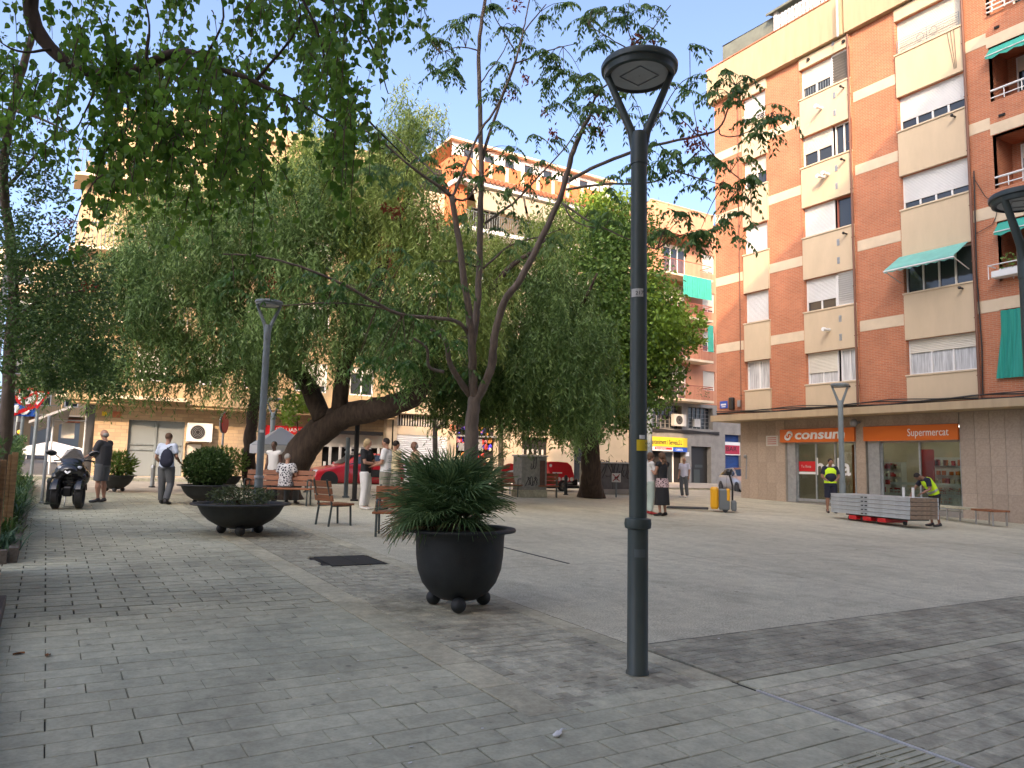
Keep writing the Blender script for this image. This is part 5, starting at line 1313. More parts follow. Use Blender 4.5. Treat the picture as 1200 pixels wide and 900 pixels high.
# --- lamp posts: pole, collar, two arms, disc head with lens
def lamp_parts(t, H, pr, hr, m, full=True):
    """H: height of the top of the disc, pr pole radius, hr disc radius"""
    zf = H - hr*2.35                                   # where the arms start
    p = MB()
    p.lathe([(pr*1.3,0),(pr*1.25,.02),(pr*1.15,.03),(pr*1.15,zf*.26)], n=24); p.build('pole_base', m, t, True)
    if full:
        c = MB(); c.lathe([(pr*1.15,zf*.26),(pr*1.45,zf*.262),(pr*1.52,zf*.27),(pr*1.45,zf*.279),(pr*1.0,zf*.281)], n=24); c.build('collar', m, t, True)
    p = MB(); p.lathe([(pr,zf*.28 if full else zf*.26),(pr*.93,zf)], n=24); p.build('pole', m, t, True)
    p = MB(); p.lathe([(pr*1.02,zf-.14),(pr*1.02,zf+.10),(pr*.9,zf+.13)], n=20); p.build('fork_socket', m, t, True)
    for s in (-1,1):
        a = MB(); a.tube([(s*pr*.45,0,zf-.04),(s*pr*.9,0,zf+.14),(s*hr*.80,0,H-hr*.42),(s*hr*.86,0,H-hr*.22)], [pr*.50,pr*.52,pr*.40,pr*.36], 10); a.build('fork_arm', m, t, True)
    d = MB(); d.lathe([(hr*.82,H-hr*.42),(hr*.90,H-hr*.40),(hr*.93,H-hr*.26),(hr*.99,H-hr*.24),(hr*1.0,H-hr*.14),(hr*.96,H-hr*.07),(hr*.75,H-hr*.02),(0.01,H)], n=40, caps=False)
    dd = d.build('lamp_head', m, t, True)
    l = MB(); l.lathe([(hr*.815,H-hr*.415),(hr*.78,H-hr*.38),(hr*.72,H-hr*.37)], n=40, caps=False); l.build('lens_ring', M['black'], dd, True)
    l = MB(); l.lathe([(.005,H-hr*.378),(hr*.745,H-hr*.375)], n=40, caps=False); l.build('lens', M['lens'], dd)
    l = MB()
    q = hr*.50
    for a in range(4):
        l.cbox((q*.5*(1 if a in (0,3) else -1), q*.5*(1 if a < 2 else -1), H-hr*.385), (q*1.42,.008,.004), rz=R(45) if a in (1,3) else R(-45))
    l.build('led_frame', M['grey_mid'], dd)
M['lens'] = mat('lamp_lens', (.34,.36,.36), .3, var=.1)
def heading(px): d = ray(px, 500); return math.atan2(d.y, d.x) - math.pi/2
lampb = on_g(747,789)
lm = thing('street_lamp', 'tall dark grey street lamp with a disc head on a forked top in the foreground', 'street lamp', lampb, heading(748)+.05, 'disc headed street lamps')
lamp_parts(lm, 4.83, .068, .312, M['grey_green'])
def sticker(z, w, h, ang, m, parent, rad=.0705):
    s = MB(); n = 6
    for k in range(n):
        a0 = ang - w/rad/2 + w/rad*k/n; a1 = ang - w/rad/2 + w/rad*(k+1)/n
        s.quad((rad*math.cos(a0),rad*math.sin(a0),z),(rad*math.cos(a1),rad*math.sin(a1),z),(rad*math.cos(a1),rad*math.sin(a1),z+h),(rad*math.cos(a0),rad*math.sin(a0),z+h))
    return s.build('sticker', m, parent)
st = sticker(2.86,.10,.065,R(-103),M['offwhite'],lm); text('217', .042, M['black'], lm, (-.028,-.0715,2.875), (R(90),0,R(-8)), .0005)
sticker(1.66,.11,.085,R(-58),M['yellow'],lm,.0715); text('ES LLOGA', .020, M['black'], lm, (.012,-.0700,1.71), (R(90),0,R(28)), .0005); text('936 42 18', .020, M['black'], lm, (.012,-.0700,1.68), (R(90),0,R(28)), .0005)
sticker(1.75,.05,.03,R(-66),M['white'],lm,.0713)
sticker(.86,.09,.06,R(-80),mat('wiped_patch',(.09,.11,.112),.6),lm,.0785)
for px, py, H, pr, hr, lab in [(300,623,3.55,.062,.21,'weathered grey street lamp rising behind the low bowl planter'),
      (986,590,4.2,.075,.40,'thin grey street lamp in front of the supermarket entrance'),
      (761,566,4.9,.08,.42,'grey street lamp far behind the standing women'),
      (316,560,5.0,.06,.36,'distant street lamp seen above the white parasol')]:
    b = on_g(px, py)
    if px == 986: b = on_x(987,560,25.3)
    if px in (761,316): b = on_y(px,560,{761:33.2,316:30.0}[px])
    b = Vector((b.x,b.y,gz(b.x,b.y)))
    t = thing('street_lamp', lab, 'street lamp', b, heading(px), 'disc headed street lamps')
    dep = (b-EYE).dot(CF)
    top = {300:350, 986:449, 761:463, 316:466}[px]
    Hh = (on_x(px, top, b.x).z if abs(b.x) > abs(b.y) else on_y(px, top, b.y).z) - b.z
    hr = {300:16.5, 986:10.5, 761:9.5, 316:9}[px]*dep/F_PX; pr = {300:4.2, 986:3.2, 761:3.4, 316:3}[px]*dep/F_PX
    lamp_parts(t, Hh, pr, hr, M['pole_grey'], False)
    if px == 300: sticker(.42*Hh,.08,.05,R(-90),M['white'],t,pr*1.02); c = MB(); c.lathe([(pr*1.3,.95),(pr*1.4,.97),(pr*1.3,1.0)], n=16); c.build('clamp', M['galv'], t, True)
# lamp at the right edge of the picture
b5 = on_x(1193,300,6.9); b5 = Vector((b5.x, b5.y, gz(b5.x,b5.y))); D5 = (b5-EYE).dot(CF); H5 = on_x(1193,233,b5.x).z - b5.z
t = thing('street_lamp', 'dark street lamp cut off by the right edge of the view', 'street lamp', b5, heading(1193)+.9, 'disc headed street lamps')
t.location = at_d(1217,560,D5); t.location.z = gz(t.location.x,t.location.y)
lamp_parts(t, H5, .066, 37*D5/F_PX, M['grey_green'])

# --- cast planters on ball feet
def planter(name, label, base, R0, H, deep, group, m=None, rot=0.0, ball=.075):
    t = thing(name, label, 'planter', base, rot, group); m = m or M['iron']
    r = R0; fz = ball*1.15
    if deep: prof = [(.02,fz),(r*.34,fz+.01),(r*.52,fz+H*.10),(r*.66,fz+H*.24),(r*.745,fz+H*.42),(r*.78,fz+H*.62),(r*.79,fz+H*.84),(r*.80,fz+H*.93),(r*.83,fz+H*.95),(r*.99,fz+H*.955),(r,fz+H*.975),(r*.985,fz+H),(r*.84,fz+H*1.0),(r*.76,fz+H*.97),(r*.74,fz+H*.9)]
    else: prof = [(.02,fz),(r*.22,fz+.005),(r*.45,fz+H*.14),(r*.63,fz+H*.34),(r*.76,fz+H*.58),(r*.84,fz+H*.86),(r*.87,fz+H*.92),(r*.985,fz+H*.93),(r,fz+H*.965),(r*.98,fz+H),(r*.87,fz+H*1.0),(r*.82,fz+H*.96),(r*.80,fz+H*.88)]
    b = MB(); b.lathe(prof, n=48, caps=False); b.build('bowl', m, t, 'all')
    s = MB(); rr = prof[-1][0]; s.lathe([(rr,fz+H*.90),(rr*.6,fz+H*.93),(rr*.25,fz+H*.94),(.01,fz+H*.95)], n=24, caps=False); s.build('soil', M['soil'], t, 'all')
    for k in range(3):
        a = 2*math.pi*k/3 + R(30); rd = r*(.52 if deep else .42)
        f = MB(); f.ell((rd*math.cos(a), rd*math.sin(a), ball), ball, 16, 12); f.build('ball_foot', m, t, 'all')
    return t, fz+H*.93
pb = on_g(537,712); D = (pb-EYE).dot(CF); S = D/F_PX
pp, top = planter('planter', 'large deep black planter on ball feet holding a spiky fan palm', pb, 66*S, .72, True, 'black ball footed planters', rot=heading(537)+R(0), ball=.077)
M['palm'] = leafmat('palm_leaves', (.06,.13,.05), (.23,.34,.14), .15, .4); M['palm_dry'] = leafmat('dry_palm_leaves', (.22,.16,.08), (.32,.25,.13), .15, .6)
pl = thing('fan_palm', 'bushy dwarf fan palm with many narrow pointed fronds in the big planter', 'palm', (pb.x-CX.x*.12,pb.y-CX.y*.12,pb.z+top-.02))
fm = {}
def frond_mesh(k):
    lv = Leaves(); L = .34+.05*(k%3); n = 16; sp = R(125+10*(k%4)); dr = .25+.2*(k%3)
    for i in range(n):
        a = -sp/2 + sp*i/(n-1); ln = L*(1-.18*abs(a)/(sp/2))*random.uniform(.9,1.05); w = .0088
        dx, dy = math.sin(a), math.cos(a); px_, py_ = dy, -dx
        z = [0, .012, -.10*dr*ln*2.2 if i % 3 else -.02, 0]
        pts = []
        for s, ww_ in ((0.03,.3),(.35,1.0),(.7,.75),(1.0,.05)):
            zz = .05*math.sin(s*2.2) - dr*(s**2.4)*ln*.5*(1 if (i*7+k)%5 else 1.6)
            pts.append(((dx*ln*s-px_*w*ww_), (dy*ln*s-py_*w*ww_), zz+.006)); pts.append(((dx*ln*s), (dy*ln*s), zz)); pts.append(((dx*ln*s+px_*w*ww_), (dy*ln*s+py_*w*ww_), zz+.006))
        v = np.array(pts); f = []
        for q in range(3): o = q*3; f += [(o,o+1,o+4,o+3),(o+1,o+2,o+5,o+4)]
        lv.add(v, np.array(f), random.random())
    v = np.concatenate(lv.V); return np_mesh('frond', v, np.concatenate(lv.F), M['palm_dry'] if k >= 9 else M['palm'], np.concatenate(lv.A))
meshes = [frond_mesh(k) for k in range(12)]
stalks = MB()
for i in range(150):
    a = random.uniform(0,2*math.pi); lf = math.cos(a)*-CX.x+math.sin(a)*-CX.y; el = random.choice([R(random.uniform(62,89)), R(random.uniform(35,65)), R(random.uniform(45,88)), R(random.uniform(14,42)), R(random.uniform(-5,18)) if lf > .3 else R(random.uniform(10,45))]); r0 = random.uniform(.02,.16); ln = random.uniform(.22,.46) if el > R(50) else (random.uniform(.10,.36) if el > R(8) else random.uniform(.26,.40))
    p0 = Vector((r0*math.cos(a), r0*math.sin(a), random.uniform(0,.30))); d = Vector((math.cos(a)*math.cos(el), math.sin(a)*math.cos(el), math.sin(el)))
    p1 = p0 + d*ln; stalks.tube([p0, p1], [.006,.004], 4)
    dry = el < R(0) and random.random() < .5
    o = bpy.data.objects.new('frond', meshes[random.randrange(9,12) if dry else random.randrange(9)]); COL.objects.link(o); o.parent = pl
    o.location = p1; q = d.to_track_quat('Y','Z'); o.rotation_mode = 'QUATERNION'; o.rotation_quaternion = q @ Euler((random.uniform(-.5,.15), random.uniform(-.6,.6), 0)).to_quaternion()
    s = random.uniform(.8,1.15); o.scale = (s,s,s)
so = stalks.build('stalks', M['palm_dry'], pl); so['kind'] = 'stuff'
tk = MB(); tk.lathe([(.09,-.02),(.10,.08),(.07,.22),(.02,.3)], n=10); tk.build('trunk', M['bark'], pl, True)

def bush(t_name, label, base, r, h, k, m, cat='shrub', L=.06, W=.03, spiky=False):
    t = thing(t_name, label, cat, base)
    lv = Leaves(); c = np.array([base[0], base[1], base[2]+h*.5])
    d = unit(rng.normal(size=(k,3))); q = rng.random(k)**.3; p = c[None] + d*q[:,None]*np.array([r, r, h*.55])[None]
    p = p[p[:,2] > base[2]-.05]; n = len(p); ns = unit(p - c[None])
    v, f = cards(p, ns*.8+rng.normal(size=(n,3))*.6+np.array([0,0,.3]), L*rng.uniform(.7,1.4,n), W, .15); lv.add(v, f, np.clip(rng.normal(.5,.2,n) ,0,1))
    lv.build('foliage', m, t, t.location)
    s = MB()
    for j in range(9): a = random.uniform(0,6.28); s.tube([(0,0,-.02),(r*.35*math.cos(a),r*.35*math.sin(a),h*.4),(r*.7*math.cos(a),r*.7*math.sin(a),h*random.uniform(.5,.85))], [.012,.008,.004], 5)
    s.build('stem', M['twig'], t); return t
M['shrub'] = leafmat('grey_green_shrub', (.05,.075,.03), (.11,.14,.06), .2); M['boxwood'] = leafmat('dense_green_shrub', (.03,.065,.02), (.08,.14,.035), .25); M['light_shrub'] = leafmat('light_green_shrub', (.08,.15,.03), (.18,.27,.05), .3)
def bowl(px, py, rpx, hm, lab, deep=False, ball=.06):
    b = on_g(px, py); D = (b-EYE).dot(CF); t, tp = planter('planter', lab, b, rpx*D/F_PX, hm, deep, 'black ball footed planters', ball=ball, rot=heading(px)); return Vector((b.x,b.y,b.z+tp)), D/F_PX
c, S = bowl(281,626,57,.44,'wide shallow black bowl planter on ball feet with a sparse low shrub',ball=.085)
bush('low_shrub','sparse spreading grey green shrub in the wide shallow bowl',c,38*S,20*S,1500,M['shrub'],L=.07,W=.022)
c, S = bowl(241,591,33,.42,'black bowl planter holding a rounded dark green bush')
bush('round_bush','rounded dense dark green bush in the bowl behind the lamp post',c,27*S,42*S,6500,M['boxwood'],L=.075,W=.045)
c, S = bowl(262,574,22,.38,'black bowl planter mostly hidden behind the rounded bush')
bush('bush','lighter green bush peeking out behind the rounded bush',c,26*S,34*S,1500,M['light_shrub'],L=.1,W=.05)
c, S = bowl(134,576,23,.40,'distant black bowl planter with leafy upright plants')
bush('leafy_plant','light green leafy plant in the distant bowl planter by the scooter',c,20*S,26*S,900,M['light_shrub'],L=.16,W=.05)

# --- wooden slat benches and chairs
def bench(label, base, rz, W=1.6, arms=True, back=True, group=None, cat='bench', name='bench', m='wood', legm='grey_green', nb=3, backtop=.92, reclined=.22):
    t = thing(name, label, cat, base, rz, group)
    for k in range(4):
        s = MB(); s.rbox((-W/2,-.24+k*.125,.41),(W/2,-.24+k*.125+.11,.45),.008); s.build('seat_slat', M[m], t)
    if back:
        for k in range(nb):
            z = .50+k*(backtop-.50)/nb; y = .27+reclined*(z-.45); b = MB(); b.cbox((0,y,z+.055),(W,.035,(backtop-.50)/nb-.02), rx=-math.atan(reclined)); b.build('back_slat', M[m], t)
    for sx in (-1,1):
        x = sx*(W/2-.08)
        f = MB(); f.tube([(x,-.22,0),(x,-.20,.41)], .022, 8); f.build('leg', M[legm], t, True)
        f = MB(); f.tube([(x,.30,0),(x,.24,.42)] + ([(x,.28+reclined*(backtop-.45),backtop)] if back else []), .022, 8); f.build('leg', M[legm], t, True)
        f = MB(); f.tube([(x,-.22,.40),(x,.26,.40)], .018, 6); f.build('seat_rail', M[legm], t, True)
        if arms: f = MB(); f.tube([(x,-.21,.40),(x,-.22,.62),(x,-.16,.66),(x,.2,.66),(x,.34,.64)], .02, 8); f.build('armrest', M[legm], t, True)
    return t
GB_ = 'wooden slat benches on the plaza'
b = on_g(322,592); bench('wooden bench with its back to the view where a man in a patterned shirt sits', (b.x+.05,b.y,gz(b.x,b.y)), math.pi+R(-28)+math.pi, 1.75, group=GB_)
b = on_g(398,617); bench('single wooden slat chair with a leaning back behind the low bowl planter', (b.x,b.y+.3,gz(b.x,b.y)), R(-75)+math.pi, .62, arms=False, group=GB_, name='chair', cat='chair', m='wood_tan' if 'wood_tan' in M else 'wood')
b = on_g(449,630); bench('wooden bench seen from its end beside the palm fronds', (b.x+.45,b.y+.1,gz(b.x,b.y)), R(-28), 1.15, group=GB_)
b = on_g(597,582); bench('dark wooden bench beside the red and white board', (b.x,b.y,gz(b.x,b.y)), R(-55), 1.0, group=GB_)
b = on_g(639,583); bench('brown wooden bench in front of the mottled cabinet', (b.x,b.y,gz(b.x,b.y)), R(-32)+math.pi*0, 1.0, group=GB_)
# --- long stone bench near the supermarket
b = on_g(1120,613); t = thing('long_bench','long low bench with a pale slab top and steel legs near the supermarket','bench',(b.x,b.y,gz(b.x,b.y)),R(2))
p0 = on_g(1172,618); p1 = on_g(1080,605)
L = (p0-p1).length; ang = math.atan2((p0-p1).y,(p0-p1).x); t.location = Vector(((p0.x+p1.x)/2,(p0.y+p1.y)/2,gz((p0.x+p1.x)/2,(p0.y+p1.y)/2))); t.rotation_euler = (0,0,ang)
s = MB(); s.rbox((-L/2,-.28,.42),(L/2-.9,.28,.48),.01); s.build('seat_slab', M['slab_pale'], t)
s = MB(); s.rbox((L/2-.895,-.28,.42),(L/2+.1,.28,.48),.01); s.build('seat_board', M['wood'], t)
for x in (-L/2+.3,-.2,L/2-.75,L/2):
    for y in (-.22,.22): s = MB(); s.tube([(x,y,0),(x,y,.42)], .028, 8); s.build('leg', M['steel'], t, True)

# --- stacked stage platforms on red dollies
pL = on_g(974,607); pR = on_g(1066,620); pF = on_g(1090,613)
u = Vector((pR.x-pL.x, pR.y-pL.y, 0)); Ls = u.length; ang = math.atan2(u.y,u.x); Wd = 1.0
w2 = Vector((-u.y,u.x,0)).normalized()
t = thing('platform_stack_trolley','flat red dolly carrying the stack of aluminium stage platforms','dolly',(pL.x,pL.y,gz(pL.x,pL.y)),ang)
s = MB(); s.box((.5,.15,.14),(Ls-.2,Wd-.15,.18)); s.build('deck', M['iron'], t)
for x in (.95,1.55,2.15):
    s = MB(); s.rbox((x-.16,-.0,.03),(x+.16,Wd-.2,.15),.02); s.build('cross_member', M['red'], t)
for x in (.7,1.25,1.9,Ls-.3):
    s = MB(); s.tube([(x,.1,.06),(x,.16,.06)], .055, 12); s.build('wheel', M['rubber'], t, True)
M['alu'] = mat('aluminium_platform', (.50,.54,.56), .38, metal=.35, var=.12, scale=5); M['ply'] = mat('plywood_edge', (.22,.16,.11), .7, var=.3, scale=8)
hp = .108
for k in range(5):
    z0 = .19+k*(hp+.012)
    o = thing('stage_platform', ['lowest','second from bottom','middle','second from top','topmost'][k]+' grey stage platform of the stack on the red dolly','platform',(pL.x,pL.y,gz(pL.x,pL.y)+z0),ang+random.uniform(-.004,.004),'stacked stage platforms')
    s = MB(); s.box((0,0,0),(Ls,.04,.022)); s.box((0,0,hp-.03),(Ls,.045,hp)); s.box((0,.012,.022),(Ls,.035,hp-.03)); s.build('side_rail', M['alu'], o)
    s = MB(); s.box((0,Wd-.045,0),(Ls,Wd,hp)); s.build('side_rail', M['alu'], o)
    s = MB(); s.box((Ls-.045,.046,0),(Ls+.01,Wd-.046,hp)); s.build('end_board', M['ply'], o)
    s = MB(); s.box((0.0,.046,0),(.04,Wd-.046,hp)); s.build('end_board', M['alu'], o)
    s = MB(); s.box((.041,.046,hp-.02),(Ls-.046,Wd-.046,hp-.003)); s.build('deck_board', M['alu'] if k == 4 else M['ply'], o)
    for x in (Ls*.42,Ls*.47): s = MB(); s.box((x,-.012,.03),(x+.09,0,.06)); s.build('latch', M['iron'], o)
for x in (Ls-.45,Ls-.1):
    pp_ = thing('loose_leg', 'short white platform leg standing on the stack, %s one' % ('left' if x < Ls-.3 else 'right'),'platform leg', Vector((pL.x,pL.y,0))+Euler((0,0,ang)).to_matrix()@Vector((x,.25,gz(pL.x,pL.y)+.19+5*(hp+.012)-.005)),ang)
    s = MB(); s.tube([(0,0,0),(0,0,.27)], .035, 10); s.build('tube', M['white'], pp_, True); s = MB(); s.tube([(0,0,.27),(0,0,.29)], .04, 10); s.build('foot_cap', M['grey_mid'], pp_, True)

# --- yellow pallet truck
b = on_g(846,600); t = thing('pallet_truck','yellow and grey electric pallet truck with its long forks pointing left','pallet truck',(b.x,b.y,gz(b.x,b.y)),math.atan2((on_g(850,601)-on_g(800,598)).y,(on_g(850,601)-on_g(800,598)).x))
M['jack_y'] = mat('truck_yellow',(.72,.36,.01),.4); M['jack_g'] = mat('truck_grey',(.13,.145,.15),.5)
s = MB(); s.rbox((-.36,-.33,.1),(-.10,.33,.80),.07); s.build('battery_cover', M['jack_y'], t)
s = MB(); s.rbox((-.098,-.34,.08),(.24,.34,.74),.04); s.build('motor_housing', M['jack_g'], t)
s = MB(); s.rbox((.13,-.345,.36),(.25,.345,.75),.03); s.build('side_cover', M['jack_y'], t)
s = MB(); s.rbox((.28,-.3,.05),(.45,.3,.38),.05); s.build('bumper', M['jack_g'], t)
for y in (-.26,.10): s = MB(); s.rbox((-1.75,y,.07),(-.42,y+.16,.13),.02); s.build('fork', M['iron'], t)
s = MB(); s.tube([(.33,0,.3),(.34,0,.85),(.24,0,1.22)], .03, 8); s.rbox((.14,-.11,1.18),(.30,.11,1.34),.04); s.build('tiller', M['black'], t)
for y in (-.3,.24): s = MB(); s.tube([(.1,y,.09),(.1,y+.06,.09)], .09, 14); s.build('wheel', M['rubber'], t, True)

# --- utility cabinets
M['cab'] = mat('mottled_cabinet',(.21,.205,.18),.8,col2=(.33,.32,.27),scale=9); M['cabg'] = mat('grey_cabinet',(.085,.083,.085),.6,var=.25,scale=3); M['graf'] = mat('graffiti_black',(.015,.013,.015),.5)
def squiggle(mb, x0, x1, z0, z1, y, n=5, r=.012, sd=1):
    rr = random.Random(sd)
    for k in range(n):
        cx_ = x0+(x1-x0)*(k+.5)/n; h_ = (z1-z0)/2; cz_ = (z0+z1)/2; ph = rr.uniform(0,6); w_ = (x1-x0)/n*.55; a = rr.choice([1,2,1.5]); 
        pts = [(cx_+w_*math.sin(a*t+ph), y, cz_+h_*math.cos(t*1.1+ph*.5)*(1-.2*math.sin(2*t))) for t in np.linspace(0,rr.uniform(3.5,6.2),14)]
        mb.tube(pts, r, 4)
D = 30.0; p0 = on_y(606,533,26.6); p1 = on_y(640,533,26.6)
b = on_g(622,583)
yb = b.y; x0 = on_y(611,560,yb).x; x1 = on_y(641,560,yb).x; zt = on_y(620,533,yb).z - gz(b.x,yb)
t = thing('utility_cabinet','mottled grey green utility cabinet behind the brown bench','cabinet',((x0+x1)/2,yb,gz(b.x,yb)),0); w = (x1-x0)/2
s = MB(); s.rbox((-w*1.04,-.02,0),(w*1.04,.65,.28),.02); s.build('plinth', M['slab_pale'], t)
s = MB(); s.rbox((-w,0,.28),(w,.6,zt-.06),.02); s.build('cabinet_body', M['cab'], t)
s = MB(); s.rbox((-w*.75,-.025,.36),(w*.25,-.0,zt-.14),.01); s.build('door', M['cab'], t)
s = MB(); s.rbox((w*.42,-.025,.4),(w*.82,0,zt-.2),.01); s.build('door', mat('brown_door',(.11,.06,.04),.7,var=.3,scale=8), t)
s = MB(); s.rbox((-w*1.05,-.06,zt-.06),(w*1.05,.66,zt),.02); s.build('cabinet_top', M['offwhite'], t)
s = MB(); squiggle(s,-w*.7,w*.2,.45,.75,-.03,5,.012,3); squiggle(s,-w*.3,w*.1,1.0,1.7,-.03,2,.012,5); s.build('graffiti', M['graf'], t)
b = on_g(705,580); yb = b.y+.35
x0 = on_y(687,560,yb).x; x1 = on_y(744,560,yb).x; zt = on_y(700,541,yb).z - gz(b.x,yb)
t = thing('utility_cabinet','long grey double cabinet covered in black graffiti behind the thick trunk','cabinet',(x0,yb,gz(b.x,yb)),0); w = x1-x0+2.0
s = MB(); s.rbox((0,-.02,0),(w,.52,.22),.02); s.build('plinth', M['concrete'], t)
for k, (a, c_) in enumerate(((.0,.30),(.31,1.42),(1.44,2.55),(2.57,w-.02))):
    s = MB(); s.rbox((a,0,.22),(c_,.5,zt-.07),.015); s.build('cabinet_body', M['cab'] if k == 0 else M['cabg'], t)
    if k: s = MB(); s.rbox((a+.06,-.02,.3),(c_-.06,0,zt-.15),.01); s.build('door', M['cabg'], t)
s = MB(); s.rbox((-.04,-.07,zt-.07),(w+.04,.56,zt),.02); s.build('cabinet_top', M['galv'], t)
s = MB(); squiggle(s,.75,1.35,.7,1.5,-.03,2,.018,11); squiggle(s,1.5,2.5,.75,1.5,-.03,4,.022,7); squiggle(s,.02,.26,.5,1.4,-.01,1,.02,9); s.build('graffiti', M['graf'], t)
# --- small signs, poles and bollards
def flat_sign(name, label, px, py_base, py_top, shape, group=None, pole_r=.03, m='pole_grey', yaw=None):
    b = on_g(px, py_base); t = thing(name, label, 'sign', b, heading(px) if yaw is None else yaw, group)
    D = (b-EYE).dot(CF); H = (py_base-py_top)*D/F_PX
    s = MB(); s.tube([(0,.04,0),(0,.04,H)], pole_r, 8); s.build('post', M[m], t, True)
    return t, H, D/F_PX
t, H, S = flat_sign('dog_ban_sign','small white square sign with a dog crossed out on a short post',722,583,560,'sq')
w = 5.2*S; z = H; s = MB(); s.rbox((-w,0,z-w),(w,.02,z+w),.01); pn = s.build('panel', M['white'], t)
s = MB(); s.ell((0,-.006,z),(w*.42,.006,w*.22),12,6); s.ell((w*.42,-.006,z+w*.25),(w*.2,.006,w*.17),10,6)
for x in (-.3,-.18,.15,.28): s.box((w*x-.012,-.01,z-w*.5),(w*x+.012,-.002,z))
s.build('dog_symbol', M['black'], pn)
s = MB()
for a in (R(45),R(-45)): s.cbox((0,-.012,z),(w*2.2,.006,w*.16),ry=a)
s.build('cross', M['g2'], pn)
# no parking and pedestrian-zone signs at the left
b = on_g(37,588); D = 24.0; S = D/F_PX
base = at_d(36,560,D); base.z = gz(base.x, base.y)
t = thing('give_way_sign','upside down triangular red and white sign on a tall grey post by the hedge','sign',base,heading(36))
zt = at_d(39,479,D).z-base.z
s = MB(); s.tube([(0,.05,0),(.03,.05,zt+.6)], .05, 8); s.build('post', M['pole_grey'], t, True)
w = 13*S; s = MB(); s.prism([(-w,zt+w*1.7),(w,zt+w*1.7),(0,zt)], lambda u,v,d: (u,d,v), -.012,.012); pn = s.build('panel', M['red'], t)
s = MB(); s.prism([(-w*.68,zt+w*1.52),(w*.68,zt+w*1.52),(0,zt+w*.36)], lambda u,v,d: (u,d,v), -.02,-.013); s.build('panel_centre', M['white'], pn)
D = 22.5; S = D/F_PX; base = at_d(19,575,D); base.z = gz(base.x, base.y)
t = thing('zone_sign','round no parking sign above a crossed out blue residential zone plate','sign',base,heading(19))
zc = at_d(23,464,D).z-base.z; zb = at_d(21,480,D).z-base.z
s = MB(); s.tube([(0,.06,0),(0,.06,zc+.4)], .05, 8); s.build('post', M['pole_grey'], t, True)
r = 11.5*S; s = MB(); s.tube([(.05,.02,zc),(.05,0,zc)], r, 28); pn = s.build('disc', M['red'], t); s = MB(); s.tube([(.05,-.004,zc),(.05,-.012,zc)], r*.76, 28); s.build('disc_centre', M['white'], pn)
s = MB(); s.cbox((.05,-.018,zc),(r*1.6,.008,r*.2),ry=R(-35)); s.build('bar', M['red'], pn); s = MB(); s.box((-.06,-.016,zc-.2),(.02,-.0125,zc+.2)); s.box((-.06,-.0165,zc+.02),(.14,-.013,zc+.2)); s.build('letter', M['black'], pn)
w = 12*S; h_ = 7*S; s = MB(); s.rbox((-w,0,zb-h_),(w,.02,zb+h_),.01); pn = s.build('panel', M['blue'], t)
s = MB(); s.tube([(-w*.6,-.012,zb-h_*.5),(-w*.6,-.012,zb+h_*.2)], .05, 6); s.ell((-w*.6,-.012,zb+h_*.5),(.07,.01,.07),8,6); s.ell((w*.0,-.012,zb-h_*.3),(.09,.01,.09),8,6); s.box((w*.2,-.014,zb+h_*.1),(w*.75,-.006,zb+h_*.6)); s.tube([(w*.2,-.012,zb-h_*.6),(w*.5,-.012,zb)], .04, 6); s.build('symbols', M['white'], pn)
s = MB(); s.cbox((0,-.025,zb),(w*2.1,.008,.11),ry=R(-28)); s.build('bar', M['red'], pn)
b = on_g(260,580); t, H, S = flat_sign('no_entry_sign','narrow round red sign edge on atop a pale pole by the ochre wall',259,572,482,'r',pole_r=.035,m='galv',yaw=R(62))
s = MB(); s.tube([(0,.0,H-.4),(0,-.02,H-.4)], .34, 24); pn = s.build('disc', M['red'], t); s = MB(); s.tube([(0,.05,H-.4),(0,.09,H-.4)], .34, 24); s.build('disc_back', M['galv'], pn)
for px,pb_,pt_,lab,m,r in [(405,583,513,'grey steel pole standing in front of the red car','pole_grey',.07),(415,587,490,'thin black pole standing behind the woman in black','black',.075),(49,590,487,'thin pale pole in the middle of the left street','galv',.035)]:
    b = on_g(px,pb_); S = (b-EYE).dot(CF)/F_PX; t = thing('pole',lab,'pole',b); s = MB(); s.tube([(0,0,0),(0,0,(pb_-pt_)*S)], r, 8); s.build('post', M[m], t, True); s = MB(); s.lathe([(r*1.6,0),(r*1.6,.04),(r*1.1,.06)],n=10); s.build('base_flange', M[m], t)
for px,pb_,pt_,lab in [(359,577,553,'dark bollard standing before the front bumper of the red car'),(663,580,557,'dark bollard in front of the red delivery box'),(57,591,560,'dark bollard left of the black scooter'),(608,578,549,'dark grey bollard beside the mottled cabinet'),(178,571,545,'pale bollard beside the man with the backpack')]:
    b = on_g(px,pb_); S = (b-EYE).dot(CF)/F_PX; H = (pb_-pt_)*S; t = thing('bollard',lab,'bollard',b,0,'street bollards'); s = MB(); s.lathe([(.07,0),(.065,H*.8),(.075,H*.82),(.075,H*.9),(.05,H),(.005,H)],n=14); s.build('post', M['iron'] if px!=178 else M['galv'], t, True); s = MB(); s.lathe([(.1,0),(.1,.03),(.072,.04)],n=14); s.build('base_ring', M['iron'], t)
# red and white board
b = on_g(600,580); t = thing('warning_board','red and white round ended board standing beside the dark bench','board',(b.x+.15,b.y+.4,gz(b.x,b.y)),heading(600)); s = MB(); s.tube([(0,0,0),(0,0,.5)],.03,6); s.build('post',M['galv'],t); s = MB(); s.tube([(0,.02,.85),(0,-.02,.85)],.36,20); pn = s.build('panel',M['red'],t); s = MB(); s.cbox((0.02,-.03,.85),(.6,.01,.16),ry=R(-12)); s.build('stripe',M['white'],pn)
